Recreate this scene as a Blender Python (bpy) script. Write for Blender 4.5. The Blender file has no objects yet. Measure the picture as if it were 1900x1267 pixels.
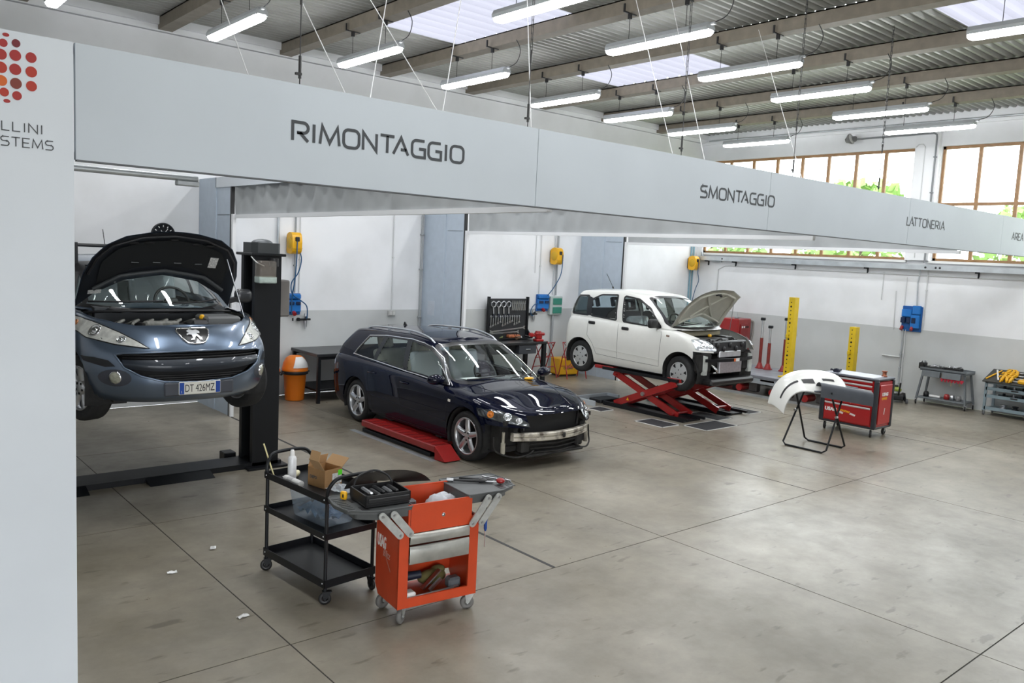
import bpy, bmesh, math, random
from mathutils import Vector as V, Matrix, geometry
from mathutils.bvhtree import BVHTree

sc = bpy.context.scene
col = sc.collection
PI = math.pi
rad = math.radians
random.seed(7)

# ------------------------------------------------------------------ camera
CAM_F, CAM_YAW, CAM_PITCH, CAM_ROLL, CAM_H = 1516.8, rad(49.229), rad(6.0565), rad(-2.821), 2.56
_cy, _sy = math.cos(CAM_YAW), math.sin(CAM_YAW)
_F = V((_cy * math.cos(CAM_PITCH), _sy * math.cos(CAM_PITCH), -math.sin(CAM_PITCH)))
_r = V((_sy, -_cy, 0)); _d = _F.cross(_r)
_cr, _sr = math.cos(CAM_ROLL), math.sin(CAM_ROLL)
_right = _cr * _r + _sr * _d
_down = -_sr * _r + _cr * _d
cam_data = bpy.data.cameras.new('camera')
cam_data.sensor_width = 36.0
cam_data.lens = CAM_F / 1900.0 * 36.0
cam_data.clip_start = 0.05
cam_data.clip_end = 500
cam = bpy.data.objects.new('camera', cam_data)
col.objects.link(cam)
cam.matrix_world = Matrix(((_right.x, -_down.x, -_F.x, 0), (_right.y, -_down.y, -_F.y, 0),
                           (_right.z, -_down.z, -_F.z, CAM_H), (0, 0, 0, 1)))
sc.camera = cam

# ------------------------------------------------------------------ sky and exposure
world = bpy.data.worlds.new('sky'); sc.world = world
world.use_nodes = True
_bg = world.node_tree.nodes['Background']
_bg.inputs[0].default_value = (0.93, 0.96, 1.0, 1)
_bg.inputs[1].default_value = 7.0
LAMP_STRENGTH = 50.0
sc.view_settings.view_transform = 'Standard'
sc.view_settings.look = 'None'
sc.view_settings.exposure = 0.0
sc.view_settings.gamma = 1.0
sc.view_settings.use_curve_mapping = False

# ------------------------------------------------------------------ materials
_mats = {}
def mat(name, c=(0.5, 0.5, 0.5), rough=0.5, metal=0.0, coat=0.0, emit=None, es=0.0, var=0.0, vscale=8.0,
        bump=0.0, bscale=60.0, spec=0.5, dirt=None, dscale=3.0, coat_ior=1.5):
    if name in _mats: return _mats[name]
    m = bpy.data.materials.new(name); m.use_nodes = True
    nt = m.node_tree; b = nt.nodes['Principled BSDF']
    b.inputs['Base Color'].default_value = (*c, 1)
    b.inputs['Roughness'].default_value = rough
    b.inputs['Metallic'].default_value = metal
    b.inputs['Specular IOR Level'].default_value = spec
    if coat: b.inputs['Coat Weight'].default_value = coat; b.inputs['Coat Roughness'].default_value = 0.02; b.inputs['Coat IOR'].default_value = coat_ior
    if emit: b.inputs['Emission Color'].default_value = (*emit, 1); b.inputs['Emission Strength'].default_value = es
    tc = None
    if var or bump or dirt:
        tc = nt.nodes.new('ShaderNodeTexCoord')
    if var or dirt:
        n = nt.nodes.new('ShaderNodeTexNoise'); n.inputs['Scale'].default_value = vscale if not dirt else dscale
        n.inputs['Detail'].default_value = 6
        nt.links.new(tc.outputs['Object'], n.inputs['Vector'])
        r = nt.nodes.new('ShaderNodeValToRGB')
        if dirt:
            r.color_ramp.elements[0].position = 0.42; r.color_ramp.elements[1].position = 0.66
            r.color_ramp.elements[0].color = (*c, 1); r.color_ramp.elements[1].color = (*dirt, 1)
        else:
            r.color_ramp.elements[0].position = 0.3; r.color_ramp.elements[1].position = 0.7
            r.color_ramp.elements[0].color = (*[x * (1 - var) for x in c], 1)
            r.color_ramp.elements[1].color = (*[min(1, x * (1 + var)) for x in c], 1)
        nt.links.new(n.outputs['Fac'], r.inputs['Fac'])
        nt.links.new(r.outputs['Color'], b.inputs['Base Color'])
    if bump:
        n2 = nt.nodes.new('ShaderNodeTexNoise'); n2.inputs['Scale'].default_value = bscale; n2.inputs['Detail'].default_value = 4
        nt.links.new(tc.outputs['Object'], n2.inputs['Vector'])
        bp = nt.nodes.new('ShaderNodeBump'); bp.inputs['Strength'].default_value = bump; bp.inputs['Distance'].default_value = 0.004
        nt.links.new(n2.outputs['Fac'], bp.inputs['Height'])
        nt.links.new(bp.outputs['Normal'], b.inputs['Normal'])
    _mats[name] = m
    return m

def glassmat(name, tint=(0.8, 0.9, 0.88), refl=0.04, haze=0.0, hazecol=(0.8, 0.85, 0.9)):
    if name in _mats: return _mats[name]
    m = bpy.data.materials.new(name); m.use_nodes = True
    nt = m.node_tree; nt.nodes.clear()
    out = nt.nodes.new('ShaderNodeOutputMaterial')
    tr = nt.nodes.new('ShaderNodeBsdfTransparent'); tr.inputs[0].default_value = (*tint, 1)
    gl = nt.nodes.new('ShaderNodeBsdfGlossy'); gl.inputs['Roughness'].default_value = 0.02
    fr = nt.nodes.new('ShaderNodeFresnel'); ge = nt.nodes.new('ShaderNodeNewGeometry'); mr = nt.nodes.new('ShaderNodeMapRange')
    mr.inputs[3].default_value = 1.52; mr.inputs[4].default_value = 1 / 1.52      # thin pane: same index from both sides
    nt.links.new(ge.outputs['Backfacing'], mr.inputs[0]); nt.links.new(mr.outputs[0], fr.inputs[0])
    mx = nt.nodes.new('ShaderNodeMixShader')
    nt.links.new(fr.outputs[0], mx.inputs[0]); nt.links.new(tr.outputs[0], mx.inputs[1]); nt.links.new(gl.outputs[0], mx.inputs[2])
    last = mx
    if haze:
        df = nt.nodes.new('ShaderNodeBsdfDiffuse'); df.inputs[0].default_value = (*hazecol, 1)
        m2 = nt.nodes.new('ShaderNodeMixShader'); m2.inputs[0].default_value = haze
        nt.links.new(mx.outputs[0], m2.inputs[1]); nt.links.new(df.outputs[0], m2.inputs[2]); last = m2
    nt.links.new(last.outputs[0], out.inputs[0])
    _mats[name] = m
    return m

BLACK = mat('black_plastic', (0.012, 0.012, 0.013), 0.45)
BLACKM = mat('black_metal', (0.007, 0.008, 0.010), 0.42, spec=0.35, bump=0.05)
RUBBER = mat('tyre_rubber', (0.018, 0.018, 0.019), 0.75, var=0.25, vscale=20, bump=0.2, bscale=90)
DARK = mat('dark_void', (0.006, 0.006, 0.007), 0.8)
CHROME = mat('chrome', (0.8, 0.8, 0.82), 0.08, 1.0)
STEEL = mat('steel', (0.55, 0.56, 0.58), 0.3, 1.0, var=0.12)
ALLOY = mat('alloy_silver', (0.62, 0.63, 0.65), 0.28, 0.85, var=0.06)
GALV = mat('galvanised', (0.52, 0.55, 0.57), 0.42, 0.7, var=0.15, vscale=5)
GREYP = mat('grey_plastic', (0.10, 0.105, 0.11), 0.5, var=0.15)
RED = mat('red_paint', (0.31, 0.012, 0.012), 0.35, coat=0.3, var=0.1)
REDW = mat('worn_red_paint', (0.46, 0.045, 0.018), 0.42, coat=0.2, var=0.12, vscale=4)
YEL = mat('yellow_paint', (0.72, 0.50, 0.012), 0.4, var=0.08)
YELP = mat('yellow_plastic', (0.80, 0.42, 0.01), 0.35)
BLUEP = mat('blue_plastic', (0.012, 0.16, 0.50), 0.35, var=0.1)
ORANGE = mat('orange_plastic', (0.80, 0.20, 0.012), 0.35)
WHITEP = mat('white_plastic', (0.78, 0.78, 0.76), 0.4)
GREYM = mat('grey_painted_metal', (0.125, 0.14, 0.15), 0.45, var=0.12)
FABRIC = mat('black_fabric', (0.016, 0.016, 0.018), 0.9, bump=0.3, bscale=300)

# ------------------------------------------------------------------ mesh helpers
class MB:
    def __init__(s): s.v = []; s.f = []; s.sm = []; s.mi = []; s.cm = 0
    def add(s, vs, fs, smooth=False, M=None):
        o = len(s.v)
        s.v += [tuple((M @ V(p)) if M is not None else p) for p in vs]
        s.f += [tuple(i + o for i in f) for f in fs]
        s.sm += [smooth] * len(fs); s.mi += [s.cm] * len(fs)
        return s
    def box(s, x0, x1, y0, y1, z0, z1, M=None):
        vs = [(x, y, z) for z in (z0, z1) for y in (y0, y1) for x in (x0, x1)]
        return s.add(vs, [(0, 2, 3, 1), (4, 5, 7, 6), (0, 1, 5, 4), (2, 6, 7, 3), (0, 4, 6, 2), (1, 3, 7, 5)], False, M)
    def cbox(s, c, d, M=None):
        return s.box(c[0] - d[0] / 2, c[0] + d[0] / 2, c[1] - d[1] / 2, c[1] + d[1] / 2, c[2] - d[2] / 2, c[2] + d[2] / 2, M)
    def rbox(s, c, d, b=0.01, M=None, seg=1):
        bm = bmesh.new(); bmesh.ops.create_cube(bm, size=1.0)
        for v in bm.verts: v.co = V((v.co.x * d[0] + c[0], v.co.y * d[1] + c[1], v.co.z * d[2] + c[2]))
        b = min(b, min(d) * 0.49)
        bmesh.ops.bevel(bm, geom=list(bm.edges), offset=b, segments=seg, affect='EDGES', profile=0.5)
        bm.verts.index_update()
        s.add([v.co.copy() for v in bm.verts], [[v.index for v in f.verts] for f in bm.faces], seg > 1, M)
        bm.free(); return s
    def bar(s, p, q, w, h=None, up=(0, 0, 1)):
        p = V(p); q = V(q); h = h or w; d = (q - p); L = d.length; d.normalize()
        u = V(up)
        if abs(d.dot(u)) > 0.98: u = V((1, 0, 0))
        r = d.cross(u).normalized(); u = r.cross(d)
        M = Matrix(((r.x, d.x, u.x, p.x), (r.y, d.y, u.y, p.y), (r.z, d.z, u.z, p.z), (0, 0, 0, 1)))
        return s.box(-w / 2, w / 2, 0, L, -h / 2, h / 2, M)
    def cyl(s, p, q, r0, r1=None, n=14, cap=True, smooth=True):
        p = V(p); q = V(q); r1 = r0 if r1 is None else r1
        d = (q - p).normalized(); u = V((0, 0, 1)) if abs(d.z) < 0.9 else V((1, 0, 0))
        a = d.cross(u).normalized(); b = d.cross(a)
        vs = []
        for c, r in ((p, r0), (q, r1)):
            for i in range(n):
                t = 2 * PI * i / n; vs.append(c + a * (r * math.cos(t)) + b * (r * math.sin(t)))
        s.add(vs, [(i, (i + 1) % n, n + (i + 1) % n, n + i) for i in range(n)], smooth)
        if cap:
            s.add(vs[:n], [tuple(range(n - 1, -1, -1))]); s.add(vs[n:], [tuple(range(n))])
        return s
    def tube(s, pts, r, n=7, closed=False, cap=True):
        pts = [V(p) for p in pts]; m = len(pts); vs = []; prev = None
        for i, p in enumerate(pts):
            if closed: d = pts[(i + 1) % m] - pts[i - 1]
            else: d = pts[min(i + 1, m - 1)] - pts[max(i - 1, 0)]
            if d.length < 1e-9: d = V((0, 0, 1))
            d.normalize()
            if prev is None:
                u = V((0, 0, 1)) if abs(d.z) < 0.9 else V((1, 0, 0))
                a = d.cross(u).normalized()
            else:
                a = (prev - d * prev.dot(d)); a = a.normalized() if a.length > 1e-6 else d.orthogonal().normalized()
            prev = a; b = d.cross(a)
            rr = r[i] if isinstance(r, (list, tuple)) else r
            vs += [p + a * (rr * math.cos(2 * PI * k / n)) + b * (rr * math.sin(2 * PI * k / n)) for k in range(n)]
        fs = []
        for i in range(m if closed else m - 1):
            j = (i + 1) % m
            fs += [(i * n + k, i * n + (k + 1) % n, j * n + (k + 1) % n, j * n + k) for k in range(n)]
        s.add(vs, fs, True)
        if cap and not closed:
            s.add(vs[:n], [tuple(range(n - 1, -1, -1))]); s.add(vs[-n:], [tuple(range(n))])
        return s
    def lathe(s, prof, n=24, M=None, smooth=True, closed=False):
        vs = []; m = len(prof)
        for i in range(n):
            t = 2 * PI * i / n
            vs += [(r * math.cos(t), r * math.sin(t), z) for r, z in prof]
        fs = []
        for i in range(n):
            j = (i + 1) % n
            for k in range(m if closed else m - 1):
                l = (k + 1) % m
                fs.append((i * m + k, j * m + k, j * m + l, i * m + l))
        return s.add(vs, fs, smooth, M)
    def prism(s, poly, z0, z1, M=None, smooth=False):
        n = len(poly)
        if sum(poly[i][0] * poly[(i + 1) % n][1] - poly[(i + 1) % n][0] * poly[i][1] for i in range(n)) < 0: poly = poly[::-1]
        vs = [(p[0], p[1], z0) for p in poly] + [(p[0], p[1], z1) for p in poly]
        s.add(vs, [tuple(range(n - 1, -1, -1)), tuple(range(n, 2 * n))], False, M)
        return s.add(vs, [(i, (i + 1) % n, n + (i + 1) % n, n + i) for i in range(n)], smooth, M)
    def sphere(s, c, r, n=14, m=9, sc_=(1, 1, 1)):
        vs = []; fs = []
        for j in range(m + 1):
            ph = PI * j / m
            for i in range(n):
                t = 2 * PI * i / n
                vs.append((c[0] + r * sc_[0] * math.sin(ph) * math.cos(t), c[1] + r * sc_[1] * math.sin(ph) * math.sin(t), c[2] + r * sc_[2] * math.cos(ph)))
        for j in range(m):
            for i in range(n):
                fs.append((j * n + i, (j + 1) * n + i, (j + 1) * n + (i + 1) % n, j * n + (i + 1) % n))
        return s.add(vs, fs, True)
    def grid(s, rows, smooth=True, flip=False):
        n = len(rows[0]); vs = [p for r in rows for p in r]; fs = []
        for i in range(len(rows) - 1):
            for j in range(n - 1):
                q = (i * n + j, i * n + j + 1, (i + 1) * n + j + 1, (i + 1) * n + j)
                fs.append(q[::-1] if flip else q)
        return s.add(vs, fs, smooth)
    def data(s, name, mats):
        me = bpy.data.meshes.new(name)
        me.from_pydata([tuple(p) for p in s.v], [], s.f)
        me.polygons.foreach_set('use_smooth', s.sm)
        if not isinstance(mats, (list, tuple)): mats = [mats]
        for m in mats: me.materials.append(m)
        if len(mats) > 1: me.polygons.foreach_set('material_index', s.mi)
        me.update(); return me
    def build(s, name, mats, parent=None):
        return link(name, s.data(name, mats), parent)

def link(name, me, parent=None):
    o = bpy.data.objects.new(name, me); col.objects.link(o)
    if parent is not None: o.parent = parent
    return o
def tag(o, label=None, cat=None, group=None, kind=None):
    if label: o['label'] = label
    if cat: o['category'] = cat
    if group: o['group'] = group
    if kind: o['kind'] = kind
    return o
def thing(name, label, cat, loc=(0, 0, 0), rz=0.0, group=None):
    o = bpy.data.objects.new(name, None); col.objects.link(o)
    o.location = loc; o.rotation_euler = (0, 0, rz); o.empty_display_size = 0.1
    return tag(o, label, cat, group)
def copy_tree(o, parent=None):
    c = o.copy(); col.objects.link(c)
    if parent is not None: c.parent = parent
    for ch in list(o.children): copy_tree(ch, c)
    return c
def smoothpath(pts, k=6):
    pts = [V(p) for p in pts]; out = []
    for i in range(len(pts) - 1):
        p0 = pts[max(i - 1, 0)]; p1 = pts[i]; p2 = pts[i + 1]; p3 = pts[min(i + 2, len(pts) - 1)]
        for j in range(k):
            t = j / k
            out.append(0.5 * ((2 * p1) + (p2 - p0) * t + (2 * p0 - 5 * p1 + 4 * p2 - p3) * t * t + (3 * p1 - p0 - 3 * p2 + p3) * t ** 3))
    return out + [pts[-1]]
def arc(cx, cy, r, a0, a1, n=8):
    return [(cx + r * math.cos(rad(a0 + (a1 - a0) * i / n)), cy + r * math.sin(rad(a0 + (a1 - a0) * i / n))) for i in range(n + 1)]
def text_mesh(txt, size, depth=0.001, shear=0.0, bold=0.0, spacing=1.0):
    cu = bpy.data.curves.new('txt', 'FONT'); cu.body = txt; cu.size = size; cu.extrude = depth; cu.shear = shear
    cu.offset = bold; cu.space_character = spacing; cu.resolution_u = 3
    o = bpy.data.objects.new('txt', cu); col.objects.link(o)
    dg = bpy.context.evaluated_depsgraph_get(); dg.update()
    me = bpy.data.meshes.new_from_object(o.evaluated_get(dg))
    bpy.data.objects.remove(o); bpy.data.curves.remove(cu)
    return me
def text_part(name, txt, size, mtx, m, parent, width=None, depth=0.0015, **kw):
    me = text_mesh(txt, size, depth, **kw)
    xs = [v.co.x for v in me.vertices]; ys = [v.co.y for v in me.vertices]
    k = (width / (max(xs) - min(xs))) if width else 1.0
    x0 = min(xs)
    for v in me.vertices: v.co = mtx @ V(((v.co.x - x0) * k, v.co.y, v.co.z))
    me.materials.clear(); me.materials.append(m)
    return link(name, me, parent)
def frame_mtx(o, ux, uy):
    ux = V(ux).normalized(); uy = V(uy).normalized(); uz = ux.cross(uy); o = V(o)
    return Matrix(((ux.x, uy.x, uz.x, o.x), (ux.y, uy.y, uz.y, o.y), (ux.z, uy.z, uz.z, o.z), (0, 0, 0, 1)))
# strokes for the wide rounded sign lettering, unit cap height
def _rr(x0, y0, x1, y1, r, corners):
    pts = []
    for (cx, cy, a) in corners: pts += arc(cx, cy, r, a, a + 90, 5)
    return pts
def _ring(w):
    r = 0.3
    return arc(w - r, 1 - r, r, 90, 0, 6) + arc(w - r, r, r, 0, -90, 6) + arc(r, r, r, 270, 180, 6) + arc(r, 1 - r, r, 180, 90, 6) + [(w - r, 1)]
GL = {
 'I': (0.0, [[(0, 0), (0, 1)]]),
 'L': (0.72, [[(0, 1), (0, 0), (0.72, 0)]]),
 'T': (0.9, [[(0, 1), (0.9, 1)], [(0.45, 1), (0.45, 0)]]),
 'N': (0.85, [[(0, 0), (0, 1), (0.85, 0), (0.85, 1)]]),
 'M': (1.15, [[(0, 0), (0.12, 1), (0.575, 0.1), (1.03, 1), (1.15, 0)]]),
 'A': (1.0, [[(0, 0), (0.5, 1), (1.0, 0)], [(0.5, 0.3), (0.86, 0.3)]]),
 'O': (0.95, [_ring(0.95)]),
 'G': (0.9, [[(0.85, 1)] + arc(0.3, 0.7, 0.3, 90, 180, 6) + arc(0.3, 0.3, 0.3, 180, 270, 6) + [(0.9, 0), (0.9, 0.5), (0.5, 0.5)]]),
 'R': (0.85, [[(0, 0), (0, 1), (0.6, 1)] + arc(0.6, 0.72, 0.28, 90, -90, 8)[1:] + [(0.25, 0.44), (0.42, 0.44), (0.88, 0)]]),
 'S': (0.85, [[(0.85, 1), (0.25, 1)] + arc(0.25, 0.76, 0.24, 90, 270, 8) + [(0.6, 0.52)] + arc(0.6, 0.26, 0.26, 90, -90, 8) + [(0, 0)]]),
 'E': (0.75, [[(0.75, 1), (0, 1), (0, 0), (0.75, 0)], [(0, 0.5), (0.65, 0.5)]]),
 'Y': (0.9, [[(0, 1), (0.45, 0.45), (0.9, 1)], [(0.45, 0.45), (0.45, 0)]]),
}
def ribbon2d(mb, pts, t, M, d=0.003):
    P = [V((p[0], p[1])) for p in pts]; n = len(P); L = []; Rr = []
    for i in range(n):
        a = (P[i] - P[i - 1]).normalized() if i else (P[1] - P[0]).normalized()
        b = (P[i + 1] - P[i]).normalized() if i < n - 1 else a
        na = V((-a.y, a.x)); nb = V((-b.y, b.x)); m = (na + nb)
        m = m.normalized() if m.length > 1e-6 else na
        k = min(1.0 / max(m.dot(na), 0.35), 2.4)
        L.append(P[i] + m * (t / 2 * k)); Rr.append(P[i] - m * (t / 2 * k))
    for i in range(n - 1):
        q = [Rr[i], Rr[i + 1], L[i + 1], L[i]]
        vs = [(p.x, p.y, 0) for p in q] + [(p.x, p.y, d) for p in q]
        mb.add(vs, [(4, 5, 6, 7), (0, 1, 5, 4), (1, 2, 6, 5), (2, 3, 7, 6), (3, 0, 4, 7)], False, M)
def sign_text(txt, x0, x1, z0, z1, y, m, parent, t=0.15, gap=0.3):
    ws = [GL[c][0] for c in txt]
    kern = [(-.30 if a + b in ('TA', 'AT', 'LA', 'LT') else .10 if 'I' in a + b else 0) for a, b in zip(txt, txt[1:])] + [0]
    tot = sum(ws) + gap * (len(txt) - 1) + sum(kern)
    k = (x1 - x0) / tot; h = z1 - z0; x = x0
    for c, w, kn in zip(txt, ws, kern):
        mb = MB()
        for st in GL[c][1]:
            pts = [(p[0] * k, p[1] * h) for p in st]
            ribbon2d(mb, pts, t * h, frame_mtx((x, y, z0), (1, 0, 0), (0, 0, 1)))
        mb.build('letter', m, parent); x += (w + gap + kn) * k
# ================================================================== SETTING
XW0, XW1, YW0, YW1 = -5.2, 17.2, -4.4, 12.9

def floor_material():
    m = bpy.data.materials.new('concrete_floor'); m.use_nodes = True
    nt = m.node_tree; b = nt.nodes['Principled BSDF']; N = nt.nodes.new; L = nt.links.new
    tc = N('ShaderNodeTexCoord')
    n1 = N('ShaderNodeTexNoise'); n1.inputs['Scale'].default_value = 0.55; n1.inputs['Detail'].default_value = 8; n1.inputs['Roughness'].default_value = 0.62
    n2 = N('ShaderNodeTexNoise'); n2.inputs['Scale'].default_value = 3.2; n2.inputs['Detail'].default_value = 8; n2.inputs['Roughness'].default_value = 0.7
    mp = N('ShaderNodeMapping'); mp.inputs['Scale'].default_value = (0.35, 1.0, 1.0); mp.inputs['Rotation'].default_value = (0, 0, 0.35)
    n3 = N('ShaderNodeTexNoise'); n3.inputs['Scale'].default_value = 9.0; n3.inputs['Detail'].default_value = 3
    vo = N('ShaderNodeTexVoronoi'); vo.inputs['Scale'].default_value = 2.6; vo.feature = 'F1'; vo.inputs['Randomness'].default_value = 1
    for n in (n1, n2, vo): L(tc.outputs['Object'], n.inputs['Vector'])
    L(tc.outputs['Object'], mp.inputs['Vector']); L(mp.outputs[0], n3.inputs['Vector'])
    r1 = N('ShaderNodeValToRGB'); e = r1.color_ramp.elements
    e[0].position = 0.28; e[0].color = (0.145, 0.122, 0.084, 1); e[1].position = 0.66; e[1].color = (0.315, 0.286, 0.232, 1)
    L(n1.outputs['Fac'], r1.inputs['Fac'])
    r2 = N('ShaderNodeValToRGB'); e = r2.color_ramp.elements
    e[0].position = 0.30; e[0].color = (0.78, 0.78, 0.78, 1); e[1].position = 0.64; e[1].color = (1.08, 1.07, 1.05, 1)
    L(n2.outputs['Fac'], r2.inputs['Fac'])
    mx = N('ShaderNodeMixRGB'); mx.blend_type = 'MULTIPLY'; mx.inputs[0].default_value = 0.8
    L(r1.outputs[0], mx.inputs[1]); L(r2.outputs[0], mx.inputs[2])
    r3 = N('ShaderNodeValToRGB'); e = r3.color_ramp.elements
    e[0].position = 0.30; e[0].color = (0.35, 0.33, 0.30, 1); e[1].position = 0.36; e[1].color = (1, 1, 1, 1)
    L(n3.outputs['Fac'], r3.inputs['Fac'])
    mx2 = N('ShaderNodeMixRGB'); mx2.blend_type = 'MULTIPLY'; mx2.inputs[0].default_value = 0.55
    L(mx.outputs[0], mx2.inputs[1]); L(r3.outputs[0], mx2.inputs[2])
    r4 = N('ShaderNodeValToRGB'); e = r4.color_ramp.elements
    e[0].position = 0.012; e[0].color = (0.3, 0.28, 0.25, 1); e[1].position = 0.03; e[1].color = (1, 1, 1, 1)
    L(vo.outputs['Distance'], r4.inputs['Fac'])
    mx3 = N('ShaderNodeMixRGB'); mx3.blend_type = 'MULTIPLY'; mx3.inputs[0].default_value = 0.7
    L(mx2.outputs[0], mx3.inputs[1]); L(r4.outputs[0], mx3.inputs[2])
    L(mx3.outputs[0], b.inputs['Base Color'])
    rr = N('ShaderNodeMapRange'); rr.inputs[1].default_value = 0.3; rr.inputs[2].default_value = 0.7; rr.inputs[3].default_value = 0.40; rr.inputs[4].default_value = 0.27
    L(n2.outputs['Fac'], rr.inputs[0]); L(rr.outputs[0], b.inputs['Roughness'])
    bp = N('ShaderNodeBump'); bp.inputs['Strength'].default_value = 0.06; bp.inputs['Distance'].default_value = 0.01
    L(n2.outputs['Fac'], bp.inputs['Height']); L(bp.outputs[0], b.inputs['Normal'])
    b.inputs['Specular IOR Level'].default_value = 0.6
    return m
CONC = floor_material()

def wall_material():
    m = bpy.data.materials.new('two_tone_wall_paint'); m.use_nodes = True
    nt = m.node_tree; b = nt.nodes['Principled BSDF']; N = nt.nodes.new; L = nt.links.new
    tc = N('ShaderNodeTexCoord'); sp = N('ShaderNodeSeparateXYZ'); L(tc.outputs['Object'], sp.inputs[0])
    gt = N('ShaderNodeMath'); gt.operation = 'GREATER_THAN'; gt.inputs[1].default_value = 1.44; L(sp.outputs['Z'], gt.inputs[0])
    mx = N('ShaderNodeMixRGB'); mx.inputs[1].default_value = (0.56, 0.575, 0.57, 1); mx.inputs[2].default_value = (0.80, 0.81, 0.825, 1)
    L(gt.outputs[0], mx.inputs[0])
    n = N('ShaderNodeTexNoise'); n.inputs['Scale'].default_value = 1.3; n.inputs['Detail'].default_value = 6; L(tc.outputs['Object'], n.inputs['Vector'])
    r = N('ShaderNodeValToRGB'); r.color_ramp.elements[0].color = (0.93, 0.93, 0.92, 1); r.color_ramp.elements[1].color = (1.03, 1.03, 1.03, 1)
    r.color_ramp.elements[0].position = 0.3; r.color_ramp.elements[1].position = 0.6
    L(n.outputs['Fac'], r.inputs[0])
    mu = N('ShaderNodeMixRGB'); mu.blend_type = 'MULTIPLY'; mu.inputs[0].default_value = 1; L(mx.outputs[0], mu.inputs[1]); L(r.outputs[0], mu.inputs[2])
    L(mu.outputs[0], b.inputs['Base Color']); b.inputs['Roughness'].default_value = 0.6; b.inputs['Specular IOR Level'].default_value = 0.3
    n2 = N('ShaderNodeTexNoise'); n2.inputs['Scale'].default_value = 40; L(tc.outputs['Object'], n2.inputs['Vector'])
    bp = N('ShaderNodeBump'); bp.inputs['Strength'].default_value = 0.05; L(n2.outputs['Fac'], bp.inputs['Height']); L(bp.outputs[0], b.inputs['Normal'])
    return m
WALL = wall_material()

# floor: concrete bays cast with open joints
fl = MB(); fl.box(XW0, XW1, YW0, YW1, -0.25, -0.003)
floor = tag(fl.build('floor', mat('joint_filler', (0.05, 0.045, 0.04), 0.9)), 'grey polished concrete workshop floor with saw-cut joints', kind='structure')
xs = [XW0] + [2.27 + 3.733 * k for k in range(-2, 5)]; xs = [x for x in xs if XW0 <= x < XW1 - 0.3] + [XW1]
ys = [4.665 + 2.77 * k for k in range(-4, 4)]; ys = [YW0] + [y for y in ys if YW0 < y < YW1 - 0.1] + [YW1]
for i in range(len(xs) - 1):
    for j in range(len(ys) - 1):
        g = 0.005
        MB().box(xs[i] + g, xs[i + 1] - g, ys[j] + g, ys[j + 1] - g, -0.003, 0.0).build('slab', CONC, floor)
SEAM = mat('floor_seam', (0.035, 0.035, 0.035), 0.7)
for x, w in ((4.61, 0.030), (8.78, 0.010), (12.98, 0.010)):
    MB().box(x - w / 2, x + w / 2, 4.67, 11.6, 0.0, 0.002).build('guide_seam', SEAM, floor)

# walls
wb = MB(); wb.box(XW0 - 0.2, XW1 + 0.25, YW1, YW1 + 0.2, 0, 5.55)
wb.box(XW0, XW1, YW1 - 0.05, YW1 + 0.2, 5.56, 5.68); wb.box(XW0, XW1, YW1 - 0.11, YW1 + 0.2, 5.64, 5.80)
tag(wb.build('wall_back', WALL), 'white wall with grey dado behind the work bays', kind='structure')
W1 = (7.64, 12.75); W2 = (2.23, 7.13); WZ = (2.85, 5.12)
wr = MB(); X0, X1 = XW1, XW1 + 0.25
wr.box(X0, X1, YW0, YW1, 0, WZ[0]); wr.box(X0, X1, YW0, YW1, WZ[1], 5.80)
for a, b_ in ((YW0, W2[0]), (W2[1], W1[0]), (W1[1], YW1)): wr.box(X0, X1, a, b_, WZ[0], WZ[1])
tag(MB().box(X0 - 0.05, X0, YW0, YW1, 5.52, 5.58).build('trim_2', WALL), 'thin white ledge above the strip windows', kind='structure')
tag(wr.build('wall_right', WALL), 'white wall with grey dado and two high strip windows', kind='structure')
tag(MB().box(XW1 - 0.10, XW1, W2[1] + 0.02, W1[0] - 0.02, 2.85, 5.5).build('trim_1', WALL), 'white pillar between the two strip windows', kind='structure')
tag(MB().box(XW0 - 0.2, XW0, YW0, YW1, 0, 5.8).build('wall_left', WALL), 'plain white end wall of the hall', kind='structure')
wf_ = MB(); wf_.box(XW0 - 0.2, -4.8, YW0 - 0.2, YW0, 0, 5.8); wf_.box(3.2, XW1 + 0.2, YW0 - 0.2, YW0, 0, 5.8); wf_.box(-4.8, 3.2, YW0 - 0.2, YW0, 3.6, 5.8)
tag(wf_.build('wall_front', WALL), 'white long wall of the hall with an open roller door', kind='structure')
tag(MB().cyl((-4.8, YW0 - 0.1, 3.85), (3.2, YW0 - 0.1, 3.85), 0.22, n=16).build('door_1', mat('roller_door', (0.5, 0.52, 0.54), 0.4, 0.4)), 'rolled-up steel roller door over the yard opening', kind='structure')
tag(MB().box(-40, 40, -60, YW0 - 0.2, -0.3, -0.02).build('yard', mat('yard_concrete', (0.40, 0.39, 0.36), 0.9, var=0.1)), 'pale concrete yard outside the roller door', kind='structure')

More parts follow.
